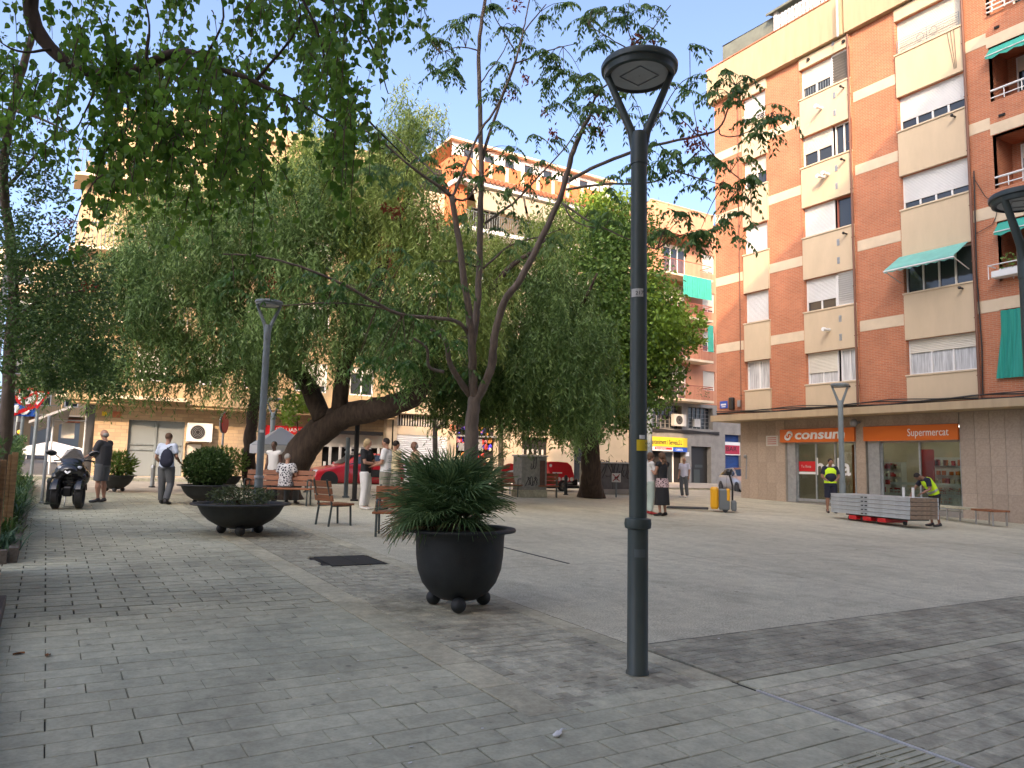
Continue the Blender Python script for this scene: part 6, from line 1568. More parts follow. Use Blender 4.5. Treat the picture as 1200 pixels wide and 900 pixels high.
# white parasols
M['canvas'] = mat('white_canvas',(.84,.84,.84),.8,trans=.2)
def parasol(label, base, r, H, rise, rz, group):
    t = thing('parasol', label, 'parasol', base, rz, group); s = MB(); n = 4
    top = (0,0,H+rise); c = [(r*math.cos(math.pi/2*k+.785),r*math.sin(math.pi/2*k+.785),H) for k in range(4)]
    for k in range(4):
        a, b2 = Vector(c[k]), Vector(c[(k+1)%4]); mid = (a+b2)/2+Vector((0,0,-.03))
        s.add([top,a,mid],[(0,1,2)]); s.add([top,mid,b2],[(0,1,2)]); dz = Vector((0,0,-.28))
        s.quad(a,a+dz,mid+dz,mid); s.quad(mid,mid+dz,b2+dz,b2)
    s.build('canopy', M['canvas'], t)
    for k in range(4): a = Vector(c[k])*.985; q = MB(); q.tube([(a.x,a.y,0),(a.x,a.y,H)], .025, 6); q.build('leg', M['galv'], t)
    q = MB()
    for k in range(4): q.tube([Vector(c[k])*.985, Vector(c[(k+1)%4])*.985], .015, 5)
    q.build('frame', M['galv'], t); return t
b = on_g(325,576); S = (b-EYE).dot(CF)/F_PX; zc = at_d(325,521,(b-EYE).dot(CF)).z-b.z
parasol('white square pop up gazebo behind the leaning trunk', b, 58*S*.72, zc, 21*S, heading(325)+.2, 'white canopies')
for px, D, r, top, lab in [(58,46,2.6,517,'white terrace parasol in the left street beyond the scooter'),(90,40,1.7,524,'smaller white terrace parasol at the corner shop')]:
    base = at_d(px,545,D); base.z = gz(base.x,base.y); zc = at_d(px,top+11,D).z-base.z; parasol(lab, base, r, zc, 11*D/F_PX, .3, 'white canopies')
# --- timber planter edging, fence and hedge plants on the left
t = thing('timber_edging','weathered timber planter edging along the left side of the walk','planter edging',(-.3,11,gz(-.3,11)))
def tl(x,y,z=0): return Vector((x+.3,y-11,gz(x,y)-gz(-.3,11)+z))
for y0,y1,nm in ((11.15,14.6,'timber_beam'),(14.62,18.4,'timber_beam'),(18.42,22.5,'timber_beam'),(22.52,26.5,'timber_beam')):
    s = MB(); a = tl(-.235,y0); b2 = tl(-.235,y1); s.add([a+Vector((-.05,0,0)),a+Vector((.05,0,0)),b2+Vector((.05,0,0)),b2+Vector((-.05,0,0)),a+Vector((-.05,0,.18)),a+Vector((.05,0,.18)),b2+Vector((.05,0,.18)),b2+Vector((-.05,0,.18))],[(0,1,5,4),(1,2,6,5),(2,3,7,6),(3,0,4,7),(4,5,6,7)]); s.build(nm, M['old_beam'] if 'old_beam' in M else M['grey_wood'] if 'grey_wood' in M else M['concrete'], t)
M['grey_wood'] = mat('grey_timber',(.14,.12,.10),.85,var=.3,scale=6,bump=.4,bscale=20,stretch=(4,.6,4))
for o in t.children: o.data.materials[0] = M['grey_wood']
s = MB(); s.rbox((-.62,.05,-.02),(-.11+.12,.16,.17),.01); s.build('timber_beam', M['grey_wood'], t)
t2 = thing('timber_edging','nearer weathered timber planter edging at the lower left corner of the view','planter edging',(-.3,6.5,gz(-.3,6.5)))
for y0,y1 in ((-3.2,-.6),(-.58,1.9)):
    s = MB(); s.rbox((.0,y0,-.03),(.10,y1,.15),.008); s.build('timber_beam', M['grey_wood'], t2)
s = MB(); s.rbox((-.5,1.91,-.03),(.1,2.0,.14),.008); s.build('timber_beam', M['grey_wood'], t2)
sl_ = MB(); sl_.quad((-1.3,3.2,.16),(-.29,3.2,.16),(-.29,8.4,.29),(-1.3,8.4,.29)); sl_.quad((-1.3,11.2,.38),(-.27,11.2,.38),(-.27,27,.75),(-1.3,27,.75)); tag(sl_.build('planting_bed', M['soil']), kind='structure')
fn_ = thing('timber_fence','weathered board fence with stakes at the left edge of the view','fence',(-.45,8.6,gz(-.45,8.6)))
for k in range(15):
    y = -1.0+k*.19; h_ = 1.28+random.uniform(-.05,.05); s = MB(); s.rbox((-.02,y,-.05),(.02,y+.17,h_),.006); s.build('fence_board', M['wood_old'], fn_)
for y in (-1.0,.4,1.8): s = MB(); s.rbox((.02,y,-.05),(.09,y+.07,1.32),.01); s.build('fence_post', M['wood_old'], fn_)
fn2 = thing('timber_fence','farther weathered board fence half hidden by strappy plants','fence',(-.42,15.2,gz(-.42,15.2)))
for k in range(14):
    y = -2.2+k*.19; h_ = 1.16+random.uniform(-.07,.07); s = MB(); s.rbox((-.02,y,-.05),(.02,y+.17,h_),.006); s.build('fence_board', M['wood_old'], fn2)
s = MB(); s.rbox((.02,-2.2,-.05),(.1,-2.1,1.25),.01); s.build('fence_post', M['wood_old'], fn2)
M['strap'] = leafmat('strappy_leaves', (.05,.11,.035), (.13,.22,.06), .25); M['strap2'] = leafmat('blue_green_leaves', (.05,.12,.07), (.12,.21,.11), .2)
def strappy(label, x, y, k, L, m):
    t = thing('strappy_plant', label, 'plant', (x,y,gz(x,y)+.1), 0, 'strappy plants in the timber bed'); lv = Leaves()
    for i in range(k):
        a = random.uniform(0,6.28); el = random.uniform(.7,1.5); ln = L*random.uniform(.6,1.1); w = .012; s = np.linspace(0,1,5)
        bx, by = x+random.gauss(0,.07), y+random.gauss(0,.12); d = np.array([math.cos(a)*math.cos(el), math.sin(a)*math.cos(el), math.sin(el)]); P = np.array([bx,by,gz(x,y)+.1])[None] + d[None]*(s*ln)[:,None] + np.array([math.cos(a)*.3,math.sin(a)*.3,-1])[None]*(s**2.5*ln*.55)[:,None]
        sd = np.array([-math.sin(a), math.cos(a), 0])*w; ww_ = np.array([1,1,.8,.5,.05])[:,None]
        v = np.concatenate([P-sd*ww_, P+sd*ww_]); f = np.array([(q,q+1,q+6,q+5) for q in range(4)]); lv.add(v, f, random.random())
    lv.build('leaf_clump', m, t, t.location)
pos = ['nearest','second','third','fourth','fifth','sixth','seventh','eighth','ninth','tenth','eleventh','twelfth']
for i in range(12):
    y = 11.7+i*1.15; strappy('%s green strappy plant from the near end of the timber bed' % pos[i], -.36-.02*(i%3), y, 90 if i < 5 else 60, .55+.25*(i>2)+.1*(i%3), M['strap'] if i%3 else M['strap2'])
hd = thing('hedge','dark green clipped hedge filling the bed behind the board fence','hedge',(-.9,17,gz(-.9,17))); lv = Leaves(); k = 12000
p = np.stack([rng.uniform(-1.3,-.5,k), rng.uniform(11.2,27,k), np.zeros(k)],1); p[:,2] = GA*p[:,0]+GB*p[:,1]+.1+rng.random(k)**.6*1.35; v,f = cards(p, rng.normal(size=(k,3))+np.array([0,0,.6]), .12, .03); lv.add(v,f,rng.random(k)); lv.build('foliage', M['strap'], hd, hd.location)
# traffic light and small things down the street
base = at_d(14,560,36); base.z = gz(base.x,base.y); t = thing('traffic_light','small traffic light showing green behind the zone sign','traffic light',base,heading(14)); s = MB(); s.tube([(0,0,0),(0,0,3.0)],.05,8); s.build('post',M['pole_grey'],t)
zc = at_d(17,512,36).z-base.z; s = MB(); s.rbox((-.02,-.1,zc-.25),(.28,.1,zc+.75),.04); s.build('housing',M['black'],t); s = MB(); s.ell((.13,-.1,zc-.05),(.11,.04,.11),12,8); s.build('green_lamp', mat('green_light',(.05,.5,.35),.4,emit=(.05,.9,.55,1.2)), t); s = MB(); s.ell((.13,-.1,zc+.25),(.1,.03,.1),10,6); s.build('amber_lamp', M['jack_y'], t)
# ================================================================== PEOPLE
DG = bpy.context.evaluated_depsgraph_get
def remeshed(mb, name, m, parent, vox=.012, smooth=4):
    o = bpy.data.objects.new(name, mb.mesh(name)); COL.objects.link(o)
    r = o.modifiers.new('r', 'REMESH'); r.mode = 'VOXEL'; r.voxel_size = vox; r.use_smooth_shade = True
    s = o.modifiers.new('s', 'SMOOTH'); s.factor = .5; s.iterations = smooth
    bpy.context.view_layer.update()
    me = bpy.data.meshes.new_from_object(o.evaluated_get(DG())); bpy.data.objects.remove(o)
    me.name = name; me.materials.clear(); me.materials.append(m); me.polygons.foreach_set('use_smooth', [True]*len(me.polygons))
    q = bpy.data.objects.new(name, me); COL.objects.link(q); q.parent = parent; return q
def skin(c): return mat('skin', c, .55, var=.08, scale=8)
SK1 = skin((.36,.19,.12)); SK2 = skin((.09,.045,.03)); SK3 = skin((.26,.13,.08))
JD = dict(pel=(0,0,.93), spi=(0,.0,1.12), che=(0,.01,1.33), nec=(0,.01,1.46), hea=(0,-.02,1.60), sl=(-.175,.01,1.40), sr=(.175,.01,1.40),
          el=(-.225,.03,1.13), er=(.225,.03,1.13), wl=(-.235,-.05,.90), wr=(.235,-.05,.90), hl=(-.09,0,.90), hr=(.09,0,.90), kl=(-.10,-.02,.49), kr=(.10,-.02,.49),
          al=(-.105,.02,.08), ar=(.105,.02,.08), fl=(-.12,-.17,.03), fr=(.12,-.17,.03))
def lerp(a, b, t): return a + (b-a)*t
def ellipt(mb, p, q, r1, r2, f1, f2, n=14, k=5, ax=Vector((0,1,0))):
    """soft segment p->q with elliptical section: r across, f*r deep"""
    d = (q-p).normalized(); side = ax.cross(d)
    if side.length < .2: side = Vector((1,0,0))
    side.normalize(); dep = d.cross(side); o = len(mb.v)
    for i in range(k+1):
        t = i/k; c = lerp(p, q, t); a = lerp(r1, r2, t); b = lerp(f1, f2, t)
        for j in range(n): th = 2*math.pi*j/n; mb.v.append(tuple(c + side*math.cos(th)*a + dep*math.sin(th)*b))
    for i in range(k):
        for j in range(n): j2 = (j+1)%n; mb.f.append((o+i*n+j, o+i*n+j2, o+(i+1)*n+j2, o+(i+1)*n+j))
    mb.f.append(tuple(o+j for j in reversed(range(n)))); mb.f.append(tuple(o+k*n+j for j in range(n)))
def person(label, base, rz, h=1.72, J=None, skinm=None, shirt=None, sleeves=.55, trousers=None, legs=1.0, hair=None, hairkind='short', shoes=None, skirt=None, vest=None, build=1.0, group=None, belly=0.0, tank=False, tuck=.0):
    t = thing('person', label, 'person', base, rz, group); k = h/1.72
    P = {n: Vector(v) for n, v in JD.items()}
    for n, v in (J or {}).items(): P[n] = Vector(v)
    P = {n: v*k for n, v in P.items()}; skinm = skinm or SK1; b = build; B = MB()
    up = (P['hea']-P['nec']).normalized(); tor = (P['nec']-P['pel']).normalized()
    def torso(mb, e=0.0, bel=belly):
        ellipt(mb, P['pel']-tor*.06, P['spi'], (.155+e)*b*k, (.14+e)*b*k, (.105+e)*b*k, (.10+e+bel)*b*k)
        ellipt(mb, P['spi']-tor*.02, P['che'], (.14+e)*b*k, (.165+e)*b*k, (.10+e+bel)*b*k, (.11+e)*b*k)
        ellipt(mb, P['che'], lerp(P['che'],P['nec'],.75), (.165+e)*b*k, (.09+e)*b*k, (.11+e)*b*k, (.075+e)*k)
        for s in 'lr': mb.ell(P['s'+s], (.062+e)*k, 10, 8); mb.tube([P['che']+tor*.03, P['s'+s]], [(.08+e)*k,(.062+e)*k], 10)
        if bel: mb.ell(P['spi']+Vector((0,-.05*k,0)), ((.14+e)*b*k,(.11+e)*b*k,(.15+e)*k), 14, 10)
    torso(B)
    B.tube([P['che']+tor*.05, P['nec'], P['nec']+up*.07*k], [.065*k,.052*k,.05*k], 12)
    rot = up.to_track_quat('Z','Y').to_matrix()
    fw = Vector((0,-1,0)); fw = (fw - up*fw.dot(up)).normalized() if abs(up.y) < .95 else Vector((0,0,-1))
    hc = P['hea']; B.ell(hc+up*.02*k, (.074*k,.092*k,.10*k), 16, 12, rot); B.ell(hc+fw*.025*k-up*.055*k, (.052*k,.055*k,.055*k), 12, 10, rot)
    B.ell(hc+fw*.092*k-up*.012*k, (.012*k,.020*k,.022*k), 8, 6, rot)
    sd = up.cross(fw).normalized()
    for s in (-1,1): B.ell(hc+sd*s*.077*k-up*.005*k, (.012*k,.02*k,.03*k), 8, 6, rot)
    for s in 'lr':
        S, E, W = P['s'+s], P['e'+s], P['w'+s]; B.tube([S, lerp(S,E,.5), E], [.052*k*b,.047*k*b,.040*k], 10); B.ell(E,.040*k,8,6); B.tube([E, lerp(E,W,.35), W], [.040*k,.041*k,.027*k], 10)
        d = (W-E).normalized(); pc = W + d*.045*k; B.ell(pc, (.032*k,.020*k,.048*k), 10, 8, d.to_track_quat('Z','Y').to_matrix())
        q = d.to_track_quat('Z','Y').to_matrix(); xx, yy = q @ Vector((1,0,0)), q @ Vector((0,1,0)); cu = Vector((0,-.35,-.1)) if abs(d.z) > .5 else Vector((0,0,-.5))
        for i, (o_, ln) in enumerate(((-.027,.058),(-.009,.068),(.009,.064),(.026,.05))):
            a = pc + d*.035*k + xx*o_*k; m1 = a + (d+cu*.3).normalized()*ln*.55*k; e = m1 + (d+cu*1.2).normalized()*ln*.5*k; B.tube([a, m1, e], [.0085*k,.008*k,.0065*k], 6)
        sg = 1 if s == 'l' else -1
        a = pc - d*.015*k + xx*sg*.028*k; B.tube([a, a+(d*.6+xx*sg*.7)*.035*k, a+(d*1.0+xx*sg*.6)*.06*k], [.011*k,.010*k,.007*k], 6)
        H_, K, A, F = P['h'+s], P['k'+s], P['a'+s], P['f'+s]
        B.tube([H_, lerp(H_,K,.4), K], [.088*k*b,.078*k*b,.055*k], 12); B.ell(K,.054*k,8,6); B.tube([K, lerp(K,A,.3), lerp(K,A,.75), A], [.053*k,.057*k*b,.038*k,.036*k], 10); B.tube([A, lerp(A,F,.6)-Vector((0,0,.01)), F], [.036*k,.036*k,.026*k], 8)
    body = remeshed(B, 'body', skinm, t, .011)
    # face
    e = MB()
    for s in (-1,1): e.ell(hc+fw*.083*k+sd*s*.03*k+up*.018*k, (.011*k,.006*k,.007*k), 8, 6, rot)
    e.build('eyes', M['black'], body); e = MB(); e.ell(hc+fw*.083*k-up*.048*k, (.022*k,.005*k,.005*k), 8, 6, rot); e.build('mouth', M['g2'], body)
    if hair:
        hm = MB()
        if hairkind == 'short': hm.ell(hc+up*.035*k-fw*.018*k, (.083*k,.092*k,.092*k), 16, 12, rot)
        elif hairkind == 'bald':
            hm.ell(hc-fw*.032*k-up*.012*k, (.084*k,.070*k,.066*k), 14, 10, rot)
        elif hairkind == 'bob': hm.ell(hc+up*.03*k-fw*.02*k, (.098*k,.103*k,.10*k), 16, 12, rot); hm.ell(hc-up*.05*k-fw*.045*k, (.085*k,.06*k,.07*k), 14, 10, rot)
        elif hairkind == 'long':
            hm.ell(hc+up*.03*k-fw*.02*k, (.10*k,.105*k,.10*k), 16, 12, rot)
            rr = random.Random(4)
            for q_ in range(26): hm.ell(hc-fw*rr.uniform(.03,.08)*k-up*rr.uniform(0,.24)*k+sd*rr.uniform(-.09,.09)*k, .035*k, 8, 6)
        remeshed(hm, 'hair', hair, t, .012, 2)
    if shirt:
        s_ = MB(); torso(s_, .016, belly)
        if not tuck: ellipt(s_, P['pel']-tor*.055*k, P['pel']+tor*.05, (.165)*b*k, (.165)*b*k, .118*b*k, .118*b*k)
        if sleeves > 0:
            for s in 'lr':
                S, E, W = P['s'+s], P['e'+s], P['w'+s]; c_ = lerp(S,E,min(1,sleeves*1.3)); s_.tube([S, lerp(S,c_,.5), c_], [.070*k*b,.066*k*b,.064*k*b], 12)
                if sleeves > 1: s_.tube([E, lerp(E,W,.9)], [.058*k,.042*k], 10); s_.ell(E,.057*k,8,6)
        remeshed(s_, 'tank_top' if tank else 'shirt', shirt, t, .014)
    if vest:
        s_ = MB(); ellipt(s_, P['pel']+tor*.0, P['spi'], .178*b*k, .165*b*k, .128*b*k, .128*b*k); ellipt(s_, P['spi'], P['che'], .165*b*k, .188*b*k, .128*b*k, .135*b*k); ellipt(s_, P['che'], lerp(P['che'],P['nec'],.7), .188*b*k, .125*b*k, .135*b*k, .10*k)
        v = remeshed(s_, 'vest', vest, t, .014)
        mid = lerp(P['pel'],P['che'],.28); r_ = MB(); ellipt(r_, mid-tor*.028*k, mid+tor*.028*k, .184*b*k, .184*b*k, .139*b*k, .139*b*k, n=24, k=1); r_.build('reflective_band', M['galv'], v, True)
    if trousers:
        s_ = MB(); ellipt(s_, P['pel']-tor*.09*k, P['pel']+tor*.10*k, .168*b*k, .158*b*k, .12*b*k, .115*b*k)
        for s in 'lr':
            H_, K, A = P['h'+s], P['k'+s], P['a'+s]
            if legs >= 1: s_.tube([H_, lerp(H_,K,.5), K, lerp(K,A,.5), lerp(K,A,.96)], [.108*k*b,.096*k*b,.078*k*b,.072*k*b,.068*k*b], 12)
            else: s_.tube([H_, lerp(H_,K,.5), lerp(H_,K,legs*1.9)], [.100*k*b,.092*k*b,.088*k*b], 12)
        remeshed(s_, 'trousers' if legs >= 1 else 'shorts', trousers, t, .014)
    if skirt:
        zc, zl, m_ = skirt; s_ = MB(); n = 36
        rings = [(zc*k,.145*k,.115*k),(zc*k-.12,.175*k,.145*k),((zc+zl)/2*k,.20*k,.17*k),(zl*k,.225*k,.19*k)]
        for z, a, bb in rings:
            for j in range(n): th = 2*math.pi*j/n; f_ = 1+.06*math.sin(th*7)*(zc*k-z); s_.v.append((P['pel'].x+a*f_*math.cos(th), P['pel'].y+bb*f_*math.sin(th), z))
        for i in range(3):
            for j in range(n): j2=(j+1)%n; s_.f.append((i*n+j,(i+1)*n+j,(i+1)*n+j2,i*n+j2))
        s_.build('skirt', m_, t, 'all')
    sm = shoes or M['black']; 
    for s in 'lr':
        A, F = P['a'+s], P['f'+s]; s_ = MB(); d = (F-A); d.z = 0; d = d.normalized() if d.length > .01 else Vector((0,-1,0)); hl_ = A - d*.05*k; tp = F + d*.02*k
        s_.tube([hl_+Vector((0,0,-.02)), lerp(hl_,tp,.3)+Vector((0,0,-.015)), lerp(hl_,tp,.75)+Vector((0,0,-.015)), tp], [.042*k,.05*k,.047*k,.034*k], 10, flat=.8); s_.ell(A+Vector((0,0,.005)), (.047*k,.05*k,.04*k), 10, 8)
        remeshed(s_, 'shoe', sm, t, .012, 2)
    return t, P
def face_dir(dx, dy): return math.atan2(dx, -dy)     # heading so that local -Y points along (dx, dy)
TOV = -CF; LEFT = -CX
def dirn(l, a):    # l: to the left of the picture, a: away from the viewer
    v = LEFT*l + CF*a; return face_dir(v.x, v.y)
def hgt(base, py_head): return (py_head)
def pers(px, py, pyh, *a, **k):
    b = on_g(px, py); D = (b-EYE).dot(CF); hh = at_d(px, pyh, D).z - b.z
    return b, hh
C = lambda n, c, **k: mat(n, c, .85, bump=.15, bscale=30, **k)
navy = C('navy_cloth',(.012,.014,.03)); black = C('black_cloth',(.012,.012,.013)); dgrey = C('dark_grey_cloth',(.035,.036,.04)); grey = C('grey_trousers',(.10,.105,.11)); lblue = C('pale_blue_shirt',(.50,.56,.66)); whitec = C('white_cloth',(.66,.65,.62)); khaki = C('khaki_cloth',(.28,.26,.20)); beige_c = C('sand_shirt',(.50,.36,.22)); hiv = C('hi_vis_yellow',(.58,.85,.02)); mint = C('pale_green_cloth',(.42,.50,.44))
hair_d = C('dark_hair',(.018,.013,.01)); hair_g = C('grey_hair',(.28,.27,.25)); hair_b = C('blonde_hair',(.34,.25,.13)); hair_br = C('brown_hair',(.10,.055,.03))
def pattern_mat(name, a, b, sc):
    mt = mat(name, a, .85); N = mt.node_tree.nodes; L = mt.node_tree.links; v = N.new('ShaderNodeTexVoronoi'); v.inputs['Scale'].default_value = sc; v.feature = 'DISTANCE_TO_EDGE'
    r = N.new('ShaderNodeValToRGB'); r.color_ramp.interpolation = 'CONSTANT'; r.color_ramp.elements[0].color = (*a,1); r.color_ramp.elements[1].position = .16; r.color_ramp.elements[1].color = (*b,1)
    L.new(N['Texture Coordinate'].outputs['Object'], v.inputs['Vector']); L.new(v.outputs['Distance'], r.inputs[0]); L.new(r.outputs[0], N['Principled BSDF'].inputs['Base Color']); return mt
patt = pattern_mat('black_white_pattern',(.55,.55,.55),(.03,.03,.045),16); patt2 = pattern_mat('pink_black_pattern',(.55,.40,.38),(.05,.02,.025),18)

b, hh = pers(117,589,503); person('bald man in a dark grey t-shirt and shorts leaning over the parked scooter', b, dirn(1,.15), hh*1.0, dict(el=(-.24,-.12,1.15),wl=(-.20,-.36,1.08),er=(.23,-.10,1.14),wr=(.16,-.34,1.06),fl=(-.13,-.15,.03)), shirt=dgrey, trousers=grey, legs=.5, hair=hair_g, hairkind='bald', build=1.18, belly=.03)
b, hh = pers(192,591,507); t, P = person('man in a pale blue shirt and grey trousers walking away with a dark bag', b, dirn(-.1,1), hh, dict(kl=(-.10,-.06,.49),al=(-.11,.12,.10),fl=(-.13,-.05,.03),ar=(.12,-.08,.08),fr=(.14,-.27,.03),er=(.27,.02,1.12),wr=(.25,-.14,1.0),el=(-.25,.02,1.14),wl=(-.22,-.16,1.05)), shirt=lblue, trousers=grey, hair=hair_br, build=1.1)
s = MB(); s.ell((0,0,0),(.155,.085,.22),16,12); s.ell((0,.0,-.08),(.17,.095,.16),16,10)
bp = thing('shoulder_bag','dark navy drawstring bag on the back of the man in pale blue','bag', b + Euler((0,0,dirn(-.1,1))).to_matrix()@Vector((-.10,.19,1.12*hh/1.72)), dirn(-.1,1)); remeshed(s,'bag_body',navy,bp,.012)
s = MB(); s.tube([(.05,-.03,.18),(-.02,-.07,.26),(-.08,-.17,.32),(-.10,-.30,.25)],.012,6); s.tube([(0,-.02,.2),(.0,0,.24)],.02,6); s.build('strap',black,bp)
# seated man
bb = on_g(322,592); hd_ = dirn(-.15,1)
t, P = person('seated grey haired man in a black and white patterned shirt on the left bench', (bb.x+.27,bb.y+.15,gz(bb.x,bb.y)-.0), hd_, 1.70, dict(pel=(0,0,.54),spi=(0,-.02,.74),che=(0,-.05,.96),nec=(0,-.08,1.09),hea=(.02,-.13,1.23),sl=(-.18,-.05,1.03),sr=(.18,-.05,1.03),el=(-.26,-.10,.78),er=(.26,-.08,.78),wl=(-.16,-.34,.68),wr=(.18,-.34,.68),hl=(-.10,-.02,.53),hr=(.10,-.02,.53),kl=(-.13,-.44,.50),kr=(.13,-.44,.50),al=(-.13,-.42,.08),ar=(.13,-.42,.08),fl=(-.14,-.60,.03),fr=(.14,-.60,.03)), shirt=patt, trousers=grey, hair=hair_g, build=1.15)
b, hh = pers(318,588,517); person('dark skinned man in a white tank top standing beyond the left bench', b, dirn(.3,-1), hh, dict(), skinm=SK2, shirt=whitec, sleeves=0, tank=True, trousers=dgrey, hair=hair_d)
b, hh = pers(427,597,514); t, P = person('blonde woman in a black top and wide white trousers with folded arms', b, dirn(-.9,-.25), hh, dict(el=(-.24,-.08,1.14),wl=(.04,-.24,1.10),er=(.24,-.10,1.14),wr=(-.02,-.28,1.14)), shirt=black, trousers=whitec, hair=hair_b, hairkind='bob', build=1.06, shoes=M['offwhite'])
s = MB(); s.rbox((-.13,-.05,0),(.13,.05,.2),.04); bg_ = thing('handbag','small black handbag at the hip of the blonde woman','bag', b + Vector((CX.x*.26,CX.y*.26,.82)), heading(440)); s.build('bag_body',black,bg_); s = MB(); s.tube([(-.1,0,.19),(-.05,0,.5),(0,0,.62)],.009,5); s.build('strap',black,bg_)
b, hh = pers(450,598,513); person('dark haired man in a white short sleeved shirt talking to the blonde woman', b, dirn(.95,.15), hh, dict(el=(-.24,-.10,1.14),wl=(-.15,-.36,1.12),er=(.22,-.04,1.12),wr=(.17,-.25,1.05)), shirt=whitec, trousers=khaki, hair=hair_d, build=1.08)
b, hh = pers(461,594,516); person('man mostly hidden behind the white shirted man with one hand reaching out', b, dirn(-.6,.6), hh, dict(er=(.26,-.12,1.16),wr=(.24,-.38,1.16)), shirt=C('straw_shirt',(.55,.46,.28)), trousers=khaki, hair=hair_d)
b, hh = pers(484,596,517); person('bald man in a sand coloured shirt with a strap across his chest', b, dirn(.9,-.3), hh, dict(el=(-.25,-.06,1.16),wl=(-.12,-.28,1.14),er=(.25,-.06,1.16),wr=(.10,-.30,1.12)), shirt=beige_c, trousers=khaki, hair=hair_g, hairkind='bald', build=1.1, skinm=SK3)
b, hh = pers(762,603,530); person('woman in a white top and pale green trousers half hidden by the lamp post', b, dirn(-.9,.1), hh*1.0, dict(el=(-.22,-.10,1.14),wl=(-.10,-.32,1.18),er=(.22,-.12,1.16),wr=(.12,-.34,1.2)), shirt=whitec, trousers=mint, hair=hair_br, hairkind='bob', build=.92, shoes=M['g2'])
b, hh = pers(776,605,530); t, P = person('woman with long curly brown hair in a black skirt and patterned wrap', b, dirn(.55,.75), hh, dict(el=(-.22,-.08,1.16),wl=(-.08,-.22,1.34),er=(.22,-.06,1.14),wr=(.12,-.24,1.2)), shirt=black, sleeves=0, hair=hair_br, hairkind='long', build=.95, skirt=(1.0,.30,black), shoes=black)
s = MB(); k_ = hh/1.72; n=30
for z,a,c_ in ((.78,.205,.17),(.9,.20,.165),(1.02,.165,.135)):
    for j in range(n): th=2*math.pi*j/n; s.v.append((a*k_*math.cos(th)*(1+.05*math.sin(5*th)),c_*k_*math.sin(th),z*k_))
for i in range(2):
    for j in range(n): j2=(j+1)%n; s.f.append((i*n+j,i*n+j2,(i+1)*n+j2,(i+1)*n+j))
s.build('wrap', patt2, t, 'all')
b, hh = pers(802,583,536); person('bald older man in a white shirt and grey trousers walking across the street', b, dirn(.6,-.75), hh, dict(kl=(-.10,-.08,.49),al=(-.10,.02,.08),ar=(.11,.05,.08)), shirt=C('lilac_shirt',(.55,.54,.62)), trousers=grey, hair=hair_g, hairkind='bald', build=1.05, shoes=M['offwhite'])
b, hh = pers(974,601,537); person('worker in a yellow high visibility vest looking down at his hands', b, dirn(.15,-1), hh, dict(hea=(0,-.06,1.585),el=(-.26,-.02,1.14),wl=(-.20,-.25,1.05),er=(.25,-.04,1.14),wr=(.12,-.28,1.05)), shirt=navy, trousers=navy, legs=.55, vest=hiv, hair=hair_d, build=1.12, belly=.02, skinm=SK3)
b, hh = pers(1093,617,560); D = (b-EYE).dot(CF)
person('worker in a yellow high visibility vest bending over the platform stack', b, dirn(1,.05), 1.74, dict(pel=(0,.08,.92),spi=(0,.01,1.11),che=(0,-.13,1.29),nec=(0,-.23,1.38),hea=(0,-.36,1.42),sl=(-.18,-.17,1.33),sr=(.18,-.17,1.33),el=(-.24,-.34,1.10),er=(.26,-.16,1.07),wl=(-.18,-.50,.88),wr=(.20,-.36,.95),hl=(-.09,.08,.88),hr=(.09,.08,.88),kl=(-.11,.0,.48),kr=(.11,.06,.48),al=(-.12,.05,.08),ar=(.12,.14,.08),fl=(-.13,-.12,.03),fr=(.14,-.03,.03)), shirt=navy, trousers=black, legs=.52, vest=hiv, hair=hair_d, build=1.1, skinm=SK3)

# ================================================================== VEHICLES
M['car_red'] = mat('car_red', (.42,.008,.02), .28, coat=.6); M['car_silver'] = mat('car_silver', (.48,.49,.50), .3, metal=.4, coat=.5); M['carglass'] = mat('car_glass', (.02,.025,.03), .05, spec=.9); M['chrome'] = mat('alloy', (.6,.6,.62), .25, metal=.9); M['lampglass'] = mat('headlamp', (.6,.62,.65), .1, spec=.9)
M['van_red'] = mat('van_red', (.62,.01,.02), .35, coat=.3); M['gloss_black'] = mat('gloss_black', (.012,.012,.014), .18, coat=.6)
def wheel(t, c, r, w, axis, rim='chrome'):
    ax = Vector(axis).normalized(); c = Vector(c); T = ax.to_track_quat('Z','Y').to_matrix().to_4x4(); T.translation = c
    s = MB(); s.lathe([(r*.66,-w/2),(r*.90,-w/2),(r,-w*.36),(r,w*.36),(r*.90,w/2),(r*.66,w/2),(r*.62,0)], n=28, caps=False); s.v = [tuple(T @ Vector(v)) for v in s.v]; wo_ = s.build('wheel', M['rubber'], t, True)
    s = MB(); s.lathe([(.01,-w*.30),(r*.2,-w*.34),(r*.22,-w*.28)], n=20, caps=False)
    for k in range(5):
        a = 2*math.pi*k/5; s.tube([(r*.1*math.cos(a),r*.1*math.sin(a),-w*.30),(r*.64*math.cos(a),r*.64*math.sin(a),-w*.36)], [r*.10,r*.085], 6)
    s.lathe([(r*.66,-w*.44),(r*.60,-w*.46),(r*.58,-w*.3)], n=28, caps=False); s.lathe([(r*.58,-w*.05),(.01,-w*.05)], n=20, caps=False)
    s.v = [tuple(T @ Vector(v)) for v in s.v]; s.build('rim', M[rim], wo_); return wo_
